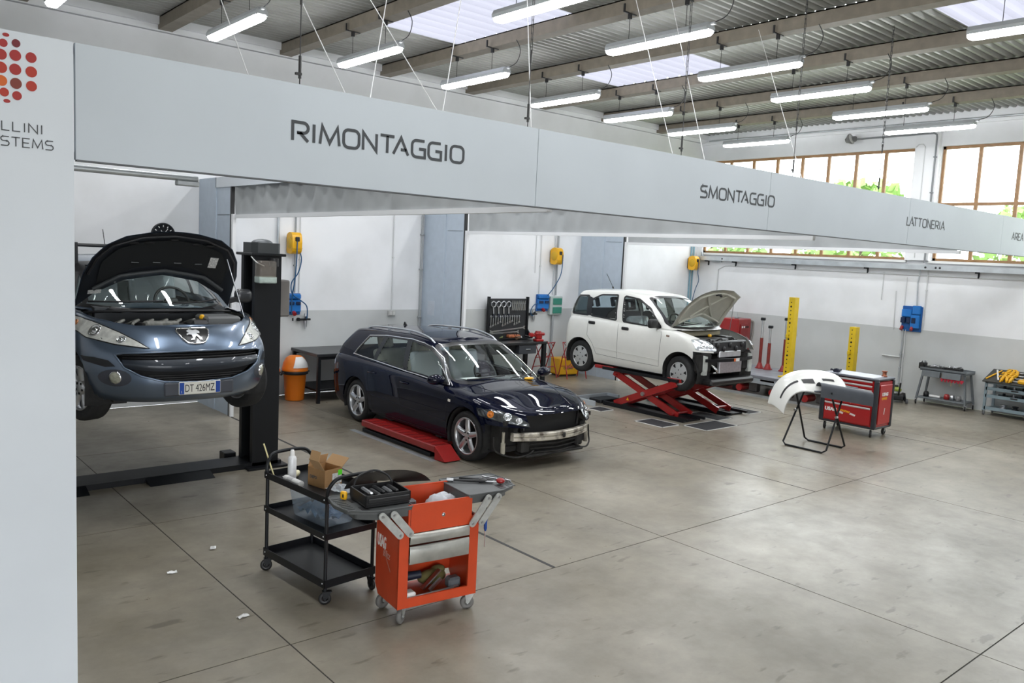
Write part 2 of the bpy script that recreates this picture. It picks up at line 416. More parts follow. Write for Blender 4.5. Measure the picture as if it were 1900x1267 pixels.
BROWN = mat('brown_window_frame', (0.30, 0.165, 0.07), 0.5, var=0.2)
PANE = glassmat('window_glass', (0.96, 0.98, 0.97))
def window(name, y0, y1, n, label):
    f = MB(); x = XW1 + 0.06; d = 0.05; zt = 3.98
    f.box(x, x + d, y0, y1, WZ[0], WZ[0] + 0.055); f.box(x, x + d, y0, y1, WZ[1] - 0.055, WZ[1])
    f.box(x, x + d, y0, y0 + 0.05, WZ[0], WZ[1]); f.box(x, x + d, y1 - 0.05, y1, WZ[0], WZ[1])
    w = tag(f.build(name, BROWN), label, kind='structure')
    st = (y1 - y0) / n
    for k in range(1, n): MB().box(x, x + d, y0 + k * st - 0.032, y0 + k * st + 0.032, WZ[0] + 0.055, WZ[1] - 0.055).build('mullion', BROWN, w)
    MB().box(x + 0.004, x + d - 0.004, y0 + 0.05, y1 - 0.05, zt - 0.03, zt + 0.03).build('transom', BROWN, w)
    for k in range(n):
        for a, b_ in ((WZ[0] + 0.04, zt - 0.02), (zt + 0.02, WZ[1] - 0.04)):
            MB().box(x + 0.02, x + 0.026, y0 + k * st + 0.02, y0 + (k + 1) * st - 0.02, a, b_).build('pane', PANE, w)
    MB().box(XW1 - 0.06, XW1 + 0.06, y0 - 0.03, y1 + 0.03, WZ[0] - 0.05, WZ[0]).build('window_sill', mat('sill_white', (0.75, 0.75, 0.73), 0.5), w)
window('window_1', W1[0], W1[1], 8, 'high strip window with brown mullions above the frame bench')
window('window_2', W2[0], W2[1], 7, 'high strip window with brown mullions above the grey tool carts')

# ceiling: corrugated sheets on purlins
PX = [-3.43, -1.55, 0.32, 2.20, 4.07, 5.95, 7.82, 9.70, 11.58, 13.46, 15.35]
SHEET = mat('corrugated_sheet', (0.33, 0.335, 0.31), 0.45, 0.3, var=0.12, vscale=2.5)
PURL = mat('purlin_paint', (0.21, 0.18, 0.14), 0.6, var=0.12)
def sky_material():
    m = bpy.data.materials.new('translucent_sheet'); m.use_nodes = True
    nt = m.node_tree; nt.nodes.clear(); N = nt.nodes.new; L = nt.links.new
    o = N('ShaderNodeOutputMaterial'); t = N('ShaderNodeBsdfTranslucent'); t.inputs[0].default_value = (0.17, 0.17, 0.195, 1)
    d = N('ShaderNodeBsdfDiffuse'); d.inputs[0].default_value = (0.55, 0.55, 0.60, 1)
    mx = N('ShaderNodeMixShader'); mx.inputs[0].default_value = 0.25
    L(t.outputs[0], mx.inputs[1]); L(d.outputs[0], mx.inputs[2]); L(mx.outputs[0], o.inputs[0])
    return m
SKYM = sky_material()
ZC = 5.775
ce = MB(); ce.box(XW0, XW1 + 0.25, YW1 - 0.02, YW1 + 0.2, 5.80, 5.85)
ceiling = tag(ce.build('ceiling', SHEET), 'corrugated metal roof on brown purlins with translucent sheets', kind='structure')
def corr(x0, x1, y0, y1, m, name, pitch=0.132, amp=0.021):
    n = max(1, round((y1 - y0) / pitch)); p = (y1 - y0) / n; prof = []
    for k in range(n):
        for t, h in ((0, -1), (0.18, -1), (0.36, 1), (0.72, 1), (0.9, -1)):
            prof.append((y0 + (k + t) * p, ZC + amp * h))
    prof.append((y1, ZC - amp))
    mb = MB(); mb.grid([[(x0, y, z) for y, z in prof], [(x1, y, z) for y, z in prof]], smooth=False)
    mb.build(name, m, ceiling)
bx = [XW0] + PX + [XW1 + 0.2]
for i in range(len(bx) - 1):
    x0, x1 = bx[i], bx[i + 1]; sky = []
    if abs(x0 - 5.95) < .1: sky = [(8.08, 10.6)]
    if abs(x0 - 9.70) < .1: sky = [(2.0, 4.56), (8.15, 10.68)]
    y = YW0
    for a, b_ in sky:
        corr(x0, x1, y, a, SHEET, 'roof_sheet'); corr(x0, x1, a, b_, SKYM, 'skylight_sheet', 0.26, 0.021); y = b_
    corr(x0, x1, y, YW1, SHEET, 'roof_sheet')
for x in PX:
    p = MB()
    p.box(x - 0.10, x + 0.10, YW0, YW1 - 0.02, 5.575, 5.60); p.box(x - 0.10, x - 0.075, YW0, YW1 - 0.02, 5.60, 5.75)
    p.box(x - 0.10, x + 0.06, YW0, YW1 - 0.02, 5.735, 5.75); p.box(x + 0.075, x + 0.1, YW0, YW1 - 0.02, 5.60, 5.65)
    p.build('purlin', PURL, ceiling)
# service pipe and conduit under the roof on the right wall
pp = MB(); pp.tube([(17.12, YW0 + .1, 5.60), (17.12, 12.7, 5.60)], 0.018)
tag(pp.build('overhead_pipe', GALV), 'thin steel pipe running along the wall above the windows', 'pipe')

# ---------------------------------------------------------------- strip lights
LAMPM = mat('lamp_diffuser', (0.9, 0.9, 0.9), 0.4, emit=(0.96, 0.98, 1.0), es=LAMP_STRENGTH)
HOUS = mat('lamp_housing', (0.42, 0.44, 0.45), 0.5)
def make_light():
    t = thing('strip_light', 'x', 'light')
    h = MB(); L = 0.775
    h.prism([(-0.072, -0.002), (-0.078, 0.035), (-0.05, 0.085), (0.05, 0.085), (0.078, 0.035), (0.072, -0.002)], -L, L, Matrix(((1, 0, 0, 0), (0, 0, 1, 0), (0, 1, 0, 0), (0, 0, 0, 1))))
    h.rbox((0, -L - 0.03, 0.07), (0.04, 0.06, 0.03), 0.006)
    h.build('housing', HOUS, t)
    d = MB(); prof = [(-0.07, 0.012), (-0.068, -0.025), (-0.045, -0.05), (0.045, -0.05), (0.068, -0.025), (0.07, 0.012)]
    rows = []
    for y, k in ((-L, 0.72), (-L + 0.03, 0.95), (-L + 0.06, 1), (L - 0.06, 1), (L - 0.03, 0.95), (L, 0.72)):
        rows.append([(x * k, y, z * k) for x, z in prof])
    d.grid(rows, smooth=False); d.add(rows[0], [tuple(range(6))]); d.add(rows[-1], [tuple(range(5, -1, -1))])
    d.build('diffuser', LAMPM, t)
    for y in (-0.42, 0.45):
        w = MB(); w.tube([(0, y, 0.085), (0, y, 0.36)], 0.004, 5); w.build('suspension_wire', BLACK, t)
        c = MB(); c.box(-0.018, 0.018, y - 0.02, y + 0.02, 0.34, 0.405); c.box(-0.11, 0.11, y - 0.012, y + 0.012, 0.40, 0.415); c.box(-0.115, -0.1, y - 0.012, y + 0.012, 0.405, 0.5)
        c.build('hanger_clip', BLACK, t)
    c = MB(); c.tube(smoothpath([(0, -L - 0.05, 0.08), (0.01, -L - 0.2, 0.13), (0.0, -L - 0.28, 0.28), (-0.05, -L - 0.24, 0.42)], 4), 0.006, 5); c.build('power_cable', BLACK, t)
    return t
LROWS = ((10.17, 'row nearer the back wall', 'strip lights in the row along the back wall'), (6.62, 'row over the workshop aisle', 'strip lights in the row over the aisle'),
         (3.07, 'third row over the open floor', 'strip lights in the third row'))
ords = ['first', 'second', 'third', 'fourth', 'fifth', 'sixth', 'seventh', 'eighth']
proto = make_light(); first = True
for yi, (y, rl, grp) in enumerate(LROWS):
    for i, x in enumerate([2.2, 4.05, 5.92, 7.75, 9.65, 11.5, 13.4, 15.3][::-1]):
        o = proto if first else copy_tree(proto); first = False
        o.location = (x, y, 5.165)
        tag(o, 'glowing strip light, %s from the window wall in the %s' % (ords[i], rl), 'light', grp)

# ---------------------------------------------------------------- columns, beams, roll curtains between bays
COLM = mat('blue_grey_sheet', (0.46, 0.53, 0.61), 0.45, var=0.04)
BEAMM = mat('pale_beam', (0.62, 0.66, 0.70), 0.45)
CURT = mat('grey_curtain', (0.36, 0.375, 0.38), 0.7, var=0.08, vscale=3)
desc = ['beside the raised blue hatchback', 'behind the dark estate car', 'behind the white hatchback']
for k, x in enumerate((4.60, 8.80, 13.00)):
    t = thing('bay_column', 'pale blue-grey sheet-metal column ' + desc[k], 'column', (x, 12.2, 0))
    MB().box(0, 0.24, 0, 0.69, 0, 3.48).build('pilaster', COLM, t)
    MB().box(0.012, 0.06, -0.55, 0, 0, 3.33).build('side_panel', COLM, t)
    MB().box(0.008, 0.014, -0.50, -0.05, 2.93, 2.936).build('panel_joint', BLACK, t)
    MB().box(-0.003, 0.05, -0.585, -0.55, 0, 3.33).build('guide_gap', BLACK, t)
    MB().box(0.0, 0.05, -0.64, -0.585, 0, 2.94).build('guide_post', mat('white_post', (0.72, 0.73, 0.74), 0.5), t)
    t = thing('roll_curtain', 'grey bay curtain drawn up under its beam, column ' + desc[k], 'curtain', (x, 11.5, 2.89), 0, 'bay divider curtains')
    MB().box(0.0, 0.20, -6.5, 0.72, 0.44, 0.59).build('beam', BEAMM, t)
    cu = MB(); rows = []
    for j in range(6):
        z = 0.04 + 0.40 * j / 5; row = []
        for i in range(131):
            y = -6.45 + 6.5 * i / 130
            row.append((0.05 + 0.018 * math.sin(i * 0.9 + j * 0.35) * (0.3 + j / 5) + 0.012 * math.sin(i * 0.37 + 1), y, z + (0.006 * math.sin(i * 0.9) if j == 0 else 0)))
        rows.append(row)
    cu.grid(rows); cu.build('curtain_cloth', CURT, t)
    b_ = MB(); b_.bar((0.05, 0.05, 0.02), (0.05, -6.5, 0.06 if k == 0 else 0.03), 0.05, 0.05); b_.build('bottom_bar', mat('white_bar', (0.74, 0.75, 0.76), 0.4), t)

# ---------------------------------------------------------------- sign fascia and sign panel
BANN = mat('fascia_board', (0.52, 0.565, 0.60), 0.5, var=0.03, vscale=1.5)
INK = mat('sign_ink', (0.055, 0.06, 0.065), 0.5)
t = thing('sign_fascia', 'long grey hanging fascia board lettered with workshop areas', 'sign', (0, 0, 0))
jx = [1.095, 4.40, 7.71, 11.02, 14.33, 17.15]
for a, b_ in zip(jx[:-1], jx[1:]):
    MB().box(a, b_ - 0.006, 4.90, 4.94, 2.95, 3.555).build('board', BANN, t)
fr = MB(); fr.box(1.1, 17.1, 4.94, 4.98, 2.955, 2.995); fr.box(1.1, 17.1, 4.94, 4.98, 3.51, 3.55); fr.build('back_frame', mat('white_frame', (0.7, 0.7, 0.7), 0.5), t)
MB().box(1.1, 17.1, 4.897, 4.9405, 2.942, 2.9505).build('edge_strip', GREYP, t)
for txt, a, b_, th in (('RIMONTAGGIO', 2.325, 3.665, .15), ('SMONTAGGIO', 6.52, 7.80, .14), ('LATTONERIA', 10.965, 12.15, .13), ('AREA', 14.77, 15.28, .13)):
    sign_text(txt, a, b_, 3.208 if txt[0] == 'R' else 3.20, 3.322 if txt[0] == 'R' else 3.308, 4.8995, INK, t, th * 1.12, 0.26)
DARKW = mat('dark_wire', (0.03, 0.03, 0.03), 0.5)
WW = mat('white_wire', (0.85, 0.85, 0.85), 0.4)
for x in (2.39, 4.32, 6.25, 8.2, 10.2):
    c = MB(); z = 3.55
    c.tube([(x, 4.95, 3.55), (x, 4.95, 4.1)], 0.004, 5)
    c.cyl((x, 4.95, 3.60), (x, 4.95, 3.74), 0.010, n=6); c.cyl((x, 4.95, 4.05), (x, 4.95, 4.15), 0.009, n=6); c.box(x - .03, x + .01, 4.94, 4.96, 3.62, 3.635)
    for q in range(int((5.58 - 4.12) / 0.05)):
        zz = 4.12 + q * 0.05; hx = 0.009 if q % 2 else 0.0; hy = 0.009 - hx
        c.tube([(x - hx, 4.95 - hy, zz), (x - hx, 4.95 - hy, zz + .06), (x + hx, 4.95 + hy, zz + .06), (x + hx, 4.95 + hy, zz)], 0.0035, 4, closed=True)
    c.build('hanging_chain', DARKW, t)
for x, dx, y2 in ((2.06, -0.14, 6.4), (3.5, 0.95, 5.9), (3.46, -0.2, 6.8), (4.36, 0.9, 6.2), (2.9, 0.9, 6.0), (6.13, 0.9, 6.4), (6.62, 0.95, 6.3), (2.72, -0.3, 6.4), (8.4, 0.95, 6.3)):
    MB().tube([(x, 4.95, 3.55), (x + dx, y2, 5.58)], 0.0035, 5).build('stay_wire', WW, t)
MB().tube([(1.1, 5.02, 2.915), (1.78, 5.02, 2.915)], 0.018, 8).build('rail_tube', GALV, t)
MB().rbox((1.72, 5.02, 2.885), (0.13, 0.05, 0.03), 0.005).build('rail_bracket', GALV, t)

t = thing('logo_sign', 'tall pale grey sign panel with a red dotted globe logo', 'sign', (0, 4.9, 0))
MB().box(-1.6, 1.085, 0, 0.06, 0, 3.555).build('board', mat('sign_panel_board', (0.66, 0.70, 0.735), 0.5, var=0.03, vscale=1.5), t)
dots = [(0.781, 3.53, .5), (0.769, 3.488, .72), (0.825, 3.497, .72), (0.759, 3.431, .95), (0.821, 3.437, .98), (0.891, 3.439, .93), (0.758, 3.367, 1), (0.82, 3.368, 1), (0.891, 3.368, .98), (0.759, 3.303, .95), (0.822, 3.299, .98), (0.891, 3.297, .93), (0.77, 3.248, .78), (0.826, 3.239, .8), (0.781, 3.206, .5)]
rc = [mat('logo_red_%d' % i, c, 0.5) for i, c in enumerate([(0.36, 0.022, 0.018), (0.17, 0.014, 0.02), (0.42, 0.03, 0.012), (0.62, 0.12, 0.01), (0.20, 0.035, 0.02)])]
cidx = [0, 0, 1, 0, 0, 0, 2, 0, 2, 3, 4, 2, 2, 0, 0]
for (x, z, k), ci in zip(dots, cidx):
    e = MB(); r = 0.0265 * k; sx = 1.0 if k > .6 else 1.15; sz = 1.05 if k > .6 else .7
    e.prism([(r * sx * math.cos(a * PI / 12), r * sz * math.sin(a * PI / 12)) for a in range(24)], 0, 0.002, frame_mtx((x, 0, z), (1, 0, 0), (0, 0, 1)))
    e.build('logo_dot', rc[ci], t)
for (x, z, k), ci in list(zip(dots, cidx)):
    if x > 0.8:
        e = MB(); r = 0.0265 * k
        e.prism([(r * math.cos(a * PI / 12), r * 1.05 * math.sin(a * PI / 12)) for a in range(24)], 0, 0.002, frame_mtx((1.517 - x, 0, z), (1, 0, 0), (0, 0, 1)))
        e.build('logo_dot', rc[(ci + 2) % 5], t)
sign_text('LLINI', 0.757, 0.935, 3.061, 3.106, 0.0005, INK, t, .11, 0.32)
sign_text('SYSTEMS', 0.655, 0.987, 2.985, 3.030, 0.0005, INK, t, .11, 0.28)

# ---------------------------------------------------------------- greenery outside the windows
random.seed(11)
LEAF = mat('tree_leaves', (0.26, 0.40, 0.12), 0.7, var=0.5, vscale=0.9)
BARK = mat('bark', (0.10, 0.07, 0.05), 0.9)
ground = MB(); ground.box(17.6, 120, -60, 90, -0.4, -0.2)
tag(ground.build('grass_ground', mat('grass', (0.20, 0.235, 0.13), 0.9, var=0.3)), 'grass field outside behind the windows', 'grass', kind='structure')
def tree(x, y, h, w, label):
    t = thing('tree', label, 'tree', (x, y, -0.2), 0, 'trees beyond the windows')
    MB().cyl((0, 0, 0), (0.1, 0, h * 0.6), 0.18, 0.08, 8).build('trunk', BARK, t)
    f = MB()
    for i in range(800):
        a = random.uniform(0, 2 * PI); u = random.random() ** 0.5; zz = random.uniform(0.12, 1.0)
        rr = w * u * math.sin(PI * (0.12 + 0.8 * zz)) ** 0.6
        c = V((rr * math.cos(a), rr * math.sin(a), h * zz)); s_ = random.uniform(0.16, 0.34)
        n = V((random.gauss(0, 1), random.gauss(0, 1), random.gauss(0, 1))).normalized(); p = n.orthogonal().normalized(); q = n.cross(p)
        f.add([c + p * s_, c + (p * .3 + q) * s_ * .7, c - p * s_, c - (q + p * .2) * s_ * .7], [(0, 1, 2, 3)])
    f.build('foliage', LEAF, t)
for i in range(18):
    y = -8 + i * 4.3; x = 36 + (i % 2) * 7.5 + random.uniform(-.6, .6)
    h = random.uniform(5.4, 7.6)
    tree(x, y, h, random.uniform(2.2, 3.2), ('low round' if h < 6.1 else 'tall loose' if h > 6.9 else 'medium bushy') + ' green tree outside beyond the strip windows')
# ================================================================== CARS
def interp(tab, x):
    if not isinstance(tab, (list, tuple)): return tab
    if x <= tab[0][0]: return tab[0][1]
    for (a, b), (c, d) in zip(tab[:-1], tab[1:]):
        if x <= c:
            t = (x - a) / (c - a); t = t * t * (3 - 2 * t) * 0.5 + t * 0.5
            return b + (d - b) * t
    return tab[-1][1]
def half_outline(L, nr=16, ns=64, nf=26):
    w, xf, xr, cf, cr, pf, pr = L['w'], L['xf'], L['xr'], L['cf'], L['cr'], L['nf'], L['nr']
    pts = []
    for i in range(nr):
        th = PI / 2 * i / nr
        pts.append((xr + cr - cr * math.cos(th) ** (2 / pr), w * math.sin(th) ** (2 / pr)))
    a, b = xr + cr, xf - cf
    for i in range(ns): pts.append((a + (b - a) * i / ns, w))
    for i in range(nf + 1):
        th = PI / 2 * i / nf
        pts.append((b + cf * math.sin(th) ** (2 / pf), w * max(0.0, math.cos(th)) ** (2 / pf)))
    sd = L.get('side')
    out = []
    for x, y in pts:
        k = interp(sd, x) if sd else 1.0
        out.append(V((x, y * k, interp(L['z'], x))))
    return out
def cr_interp(rows, sub):
    out = []
    for i in range(len(rows) - 1):
        r0 = rows[max(i - 1, 0)]; r1 = rows[i]; r2 = rows[i + 1]; r3 = rows[min(i + 2, len(rows) - 1)]
        n = sub[i] if isinstance(sub, list) else sub
        for j in range(n):
            t = j / n
            out.append([0.5 * ((2 * b) + (c - a) * t + (2 * a - 5 * b + 4 * c - d) * t * t + (3 * b - a - 3 * c + d) * t ** 3) for a, b, c, d in zip(r0, r1, r2, r3)])
    return out + [rows[-1]]
class Shell:
    """dense skin of a car body, mirrored about y = 0"""
    def __init__(s, levels, crown, sub=4, ncap=16, crownpow=2.0):
        rows = cr_interp([half_outline(L) for L in levels], sub)
        top = rows[-1]
        for i in range(1, ncap + 1):
            k = 1 - i / ncap
            row = []
            for p in top:
                c = interp(crown, p.x)
                row.append(V((p.x, p.y * k, p.z + c * (1 - abs(k) ** crownpow) * min(1, p.y / 0.25))))
            rows.append(row)
        n = len(rows[0]); m = len(rows)
        bm = bmesh.new(); idx = {}
        def vert(i, j, sg):
            p = rows[i][j]
            if abs(p.y) < 1e-5: sg = 1
            key = (i, j, sg)
            if key not in idx: idx[key] = bm.verts.new((p.x, p.y * sg, p.z))
            return idx[key]
        for sg in (1, -1):
            for i in range(m - 1):
                for j in range(n - 1):
                    q = [vert(i, j, sg), vert(i, j + 1, sg), vert(i + 1, j + 1, sg), vert(i + 1, j, sg)]
                    if sg == 1: q = q[::-1]
                    u = []
                    for v in q:
                        if v not in u: u.append(v)
                    if len(u) >= 3:
                        try: bm.faces.new(u)
                        except ValueError: pass
        bmesh.ops.remove_doubles(bm, verts=bm.verts, dist=0.0008)
        bmesh.ops.dissolve_degenerate(bm, edges=bm.edges, dist=0.0005)
        bm.normal_update()
        s.bm = bm
        s.base = bm.copy(); s.base.normal_update(); s.base.faces.ensure_lookup_table()
        s.bvh = BVHTree.FromBMesh(s.base)
        s.lab = bm.faces.layers.int.new('lab'); s.names = ['body']
        s.nrm = {}
    def hit(s, p, axis, sg):
        """project a 2-D point along an axis on the skin: y side (x,z), x front (y,z), z top (x,y)"""
        if axis == 'y': o, d = V((p[0], 3 * sg, p[1])), V((0, -sg, 0))
        elif axis == 'x': o, d = V((4 * sg, p[0], p[1])), V((-sg, 0, 0))
        else: o, d = V((p[0], p[1], 4)), V((0, 0, -1))
        loc, nor, fi, _ = s.bvh.ray_cast(o, d)
        if loc is None:
            loc, nor, fi, _ = s.bvh.find_nearest(o + d * 2.2 if axis != 'z' else o + d * 3)
        f = s.base.faces[fi]
        # smooth normal: inverse-distance blend of corner normals
        acc = V((0, 0, 0))
        for v in f.verts: acc += v.normal / ((v.co - loc).length + 1e-4)
        return loc, acc.normalized()
    def inside(s, f, poly, axis, sg):
        c = f.calc_center_median(); n = f.normal
        if axis == 'y':
            if n.y * sg < 0.12 or c.y * sg < 0: return False
            return inpoly((c.x, c.z), poly)
        if axis == 'x':
            if n.x * sg < 0.10: return False
            return inpoly((c.y, c.z), poly)
        if n.z < 0.25: return False
        return inpoly((c.x, c.y), poly)
    def cut(s, poly, axis, sg=1, both=True):
        sgs = (1, -1) if (axis == 'y' and both) else (sg,)
        bb = [f for f in s.bm.faces if any(s.inside(f, poly, axis, g) for g in sgs)]
        if bb: bmesh.ops.delete(s.bm, geom=bb, context='FACES')
    def cut_if(s, fn):
        bb = [f for f in s.bm.faces if fn(f.calc_center_median(), f.normal)]
        if bb: bmesh.ops.delete(s.bm, geom=bb, context='FACES')
    def snap(s, poly, axis, tol=0.035):
        P = [V(q[:2]) for q in poly]; n = len(P)
        for v in s.bm.verts:
            if not any(e.is_boundary for e in v.link_edges): continue
            q = V((v.co.x, v.co.y)) if axis == 'z' else V((v.co.y, v.co.z)) if axis == 'x' else V((v.co.x, v.co.z))
            best = None
            for i in range(n):
                a, b = P[i], P[(i + 1) % n]; d = b - a
                t = max(0, min(1, (q - a).dot(d) / max(d.length_squared, 1e-9))); r = a + d * t; L = (r - q).length
                if best is None or L < best[0]: best = (L, r)
            if best[0] < tol:
                r = best[1]; loc, no = s.hit(r, axis, 1 if axis != 'y' else (1 if v.co.y > 0 else -1))
                if (loc - v.co).length < tol * 4: v.co = loc
    def label(s, name, poly, axis, sg=1, where=None):
        s.names.append(name); k = len(s.names) - 1
        for f in s.bm.faces:
            if f[s.lab] == 0 and (where(f.calc_center_median(), f.normal) if where else s.inside(f, poly, axis, sg)): f[s.lab] = k
        return k
    def arch(s, cx, cz, r):
        s.cut_if(lambda c, n: (c.x - cx) ** 2 + (c.z - cz) ** 2 < r * r and abs(c.y) > 0.45 and abs(n.y) > 0.05)
        for v in s.bm.verts:
            if any(e.is_boundary for e in v.link_edges) and abs(v.co.y) > 0.45:
                d = V((v.co.x - cx, v.co.z - cz)); L = d.length
                if abs(L - r) < 0.055 and L > 1e-3:
                    v.co.x = cx + d.x / L * r; v.co.z = cz + d.y / L * r
    def parts(s, mats, parent, xform=None):
        """one mesh for each label, with the normals of the whole skin"""
        s.bm.normal_update()
        out = {}
        bn = {}
        for k, nm in enumerate(s.names):
            vs = []; nn = []; vi = {}; fs = []
            for f in s.bm.faces:
                if f[s.lab] != k: continue
                q = []
                for v in f.verts:
                    if v.index not in vi or True:
                        key = id(v) if False else v
                        if key not in vi:
                            vi[key] = len(vs); vs.append(v.co.copy())
                            loc, no, fi, _ = s.bvh.find_nearest(v.co)
                            ff = s.base.faces[fi]; acc = V((0, 0, 0))
                            for w in ff.verts: acc += w.normal / ((w.co - loc).length + 1e-4)
                            nn.append(acc.normalized())
                        q.append(vi[key])
                fs.append(q)
            if not fs: continue
            me = bpy.data.meshes.new(nm)
            if xform and nm in xform:
                Mx = xform[nm]; vs = [Mx @ v for v in vs]; R3 = Mx.to_3x3(); nn = [(R3 @ n).normalized() for n in nn]
            me.from_pydata(vs, [], fs); me.polygons.foreach_set('use_smooth', [True] * len(fs))
            me.materials.append(mats.get(nm, mats['body']) if isinstance(mats, dict) else mats); me.update()
            me.normals_split_custom_set_from_vertices(nn)
            out[nm] = link(nm.rstrip('0123456789').rstrip('_'), me, parent)
        return out
    def patch(s, poly, axis, sg=1, off=0.003, hole=None, step=0.03, name='patch', m=None, parent=None, xform=None):
        P = resample(poly, step); n = len(P)
        ev = [V(p) for p in P]; ed = [(i, (i + 1) % n) for i in range(n)]
        if hole:
            H = resample(hole, step); o = len(ev); ev += [V(p) for p in H]; ed += [(o + i, o + (i + 1) % len(H)) for i in range(len(H))]
        x0 = min(p[0] for p in P); x1 = max(p[0] for p in P); y0 = min(p[1] for p in P); y1 = max(p[1] for p in P)
        if not hole or True:
            yy = y0 + step / 2
            while yy < y1:
                xx = x0 + step / 2
                while xx < x1:
                    if inpoly((xx, yy), P) and not (hole and inpoly((xx, yy), H)): ev.append(V((xx, yy)))
                    xx += step
                yy += step
        vo, eo, fo, *_ = geometry.delaunay_2d_cdt(ev, ed, [], 0, 1e-5)
        fs = []
        for f in fo:
            c = sum((vo[i] for i in f), V((0, 0))) / len(f)
            if inpoly(c, P) and not (hole and inpoly(c, H)): fs.append(list(f))
        vs = []; nn = []
        for p in vo:
            a, b = s.hit(p, axis, sg); vs.append(a + b * off); nn.append(b)
        me = bpy.data.meshes.new(name)
        fx = []
        for f in fs:
            a, b, c = (vs[i] for i in f[:3])
            g = (b - a).cross(c - a)
            fx.append(f if g.dot(nn[f[0]]) > 0 else f[::-1])
        used = sorted({i for f in fx for i in f}); mp = {u: i for i, u in enumerate(used)}
        vs = [vs[u] for u in used]; nn = [nn[u] for u in used]; fx = [[mp[i] for i in f] for f in fx]
        if xform is not None:
            R3 = xform.to_3x3(); vs = [xform @ v for v in vs]; nn = [(R3 @ q).normalized() for q in nn]
        me.from_pydata(vs, [], fx); me.polygons.foreach_set('use_smooth', [True] * len(fx)); me.update()
        me.normals_split_custom_set_from_vertices(nn)
        if m: me.materials.append(m)
        return link(name, me, parent)
    def line(s, pts, axis, sg, r, m, name, parent, off=0.002, closed=False, step=0.04, n=5):
        Q = resample(pts, step) if closed else resample_open(pts, step)
        P = [s.hit(p, axis, sg) for p in Q]
        return MB().tube([a + b * off for a, b in P], r, n, closed).build(name, m, parent)
def inpoly(p, poly):
    x, y = p[0], p[1]; c = False; j = len(poly) - 1
    for i in range(len(poly)):
        xi, yi = poly[i][0], poly[i][1]; xj, yj = poly[j][0], poly[j][1]
        if (yi > y) != (yj > y) and x < (xj - xi) * (y - yi) / (yj - yi) + xi: c = not c
        j = i
    return c
def resample(poly, step):
    out = []; n = len(poly)
    for i in range(n):
        a = V(poly[i][:2]); b = V(poly[(i + 1) % n][:2]); k = max(1, round((b - a).length / step))
        out += [tuple(a + (b - a) * t / k) for t in range(k)]
    return out
def resample_open(pts, step):
    out = []
    for i in range(len(pts) - 1):
        a = V(pts[i][:2]); b = V(pts[i + 1][:2]); k = max(1, round((b - a).length / step))
        out += [tuple(a + (b - a) * t / k) for t in range(k)]
    return out + [tuple(pts[-1][:2])]
def rpoly(pts, r=0.03, n=4):
    """round the corners of a polygon"""
    out = []; m = len(pts)
    for i in range(m):
        p = V(pts[i][:2]); a = V(pts[i - 1][:2]); b = V(pts[(i + 1) % m][:2])
        ra = min(r, (a - p).length * .45, (b - p).length * .45)
        p0 = p + (a - p).normalized() * ra; p1 = p + (b - p).normalized() * ra
        for k in range(n + 1):
            t = k / n; out.append(tuple(p0 * (1 - t) ** 2 + p * (2 * t * (1 - t)) + p1 * t * t))
    return out
def offpoly(poly, d):
    n = len(poly); P = [V(p[:2]) for p in poly]
    ar = sum(P[i].x * P[(i + 1) % n].y - P[(i + 1) % n].x * P[i].y for i in range(n)); sg = 1 if ar > 0 else -1
    out = []
    for i in range(n):
        a = (P[i] - P[i - 1]); b = (P[(i + 1) % n] - P[i])
        if a.length < 1e-7 or b.length < 1e-7: continue
        a.normalize(); b.normalize()
        na = V((a.y, -a.x)) * sg; nb = V((b.y, -b.x)) * sg; m = na + nb
        m = m.normalized() if m.length > 1e-6 else na
        out.append(tuple(P[i] + m * (d / max(m.dot(na), 0.5))))
    return out
def mir(poly): return [(-p[0], p[1]) for p in poly]

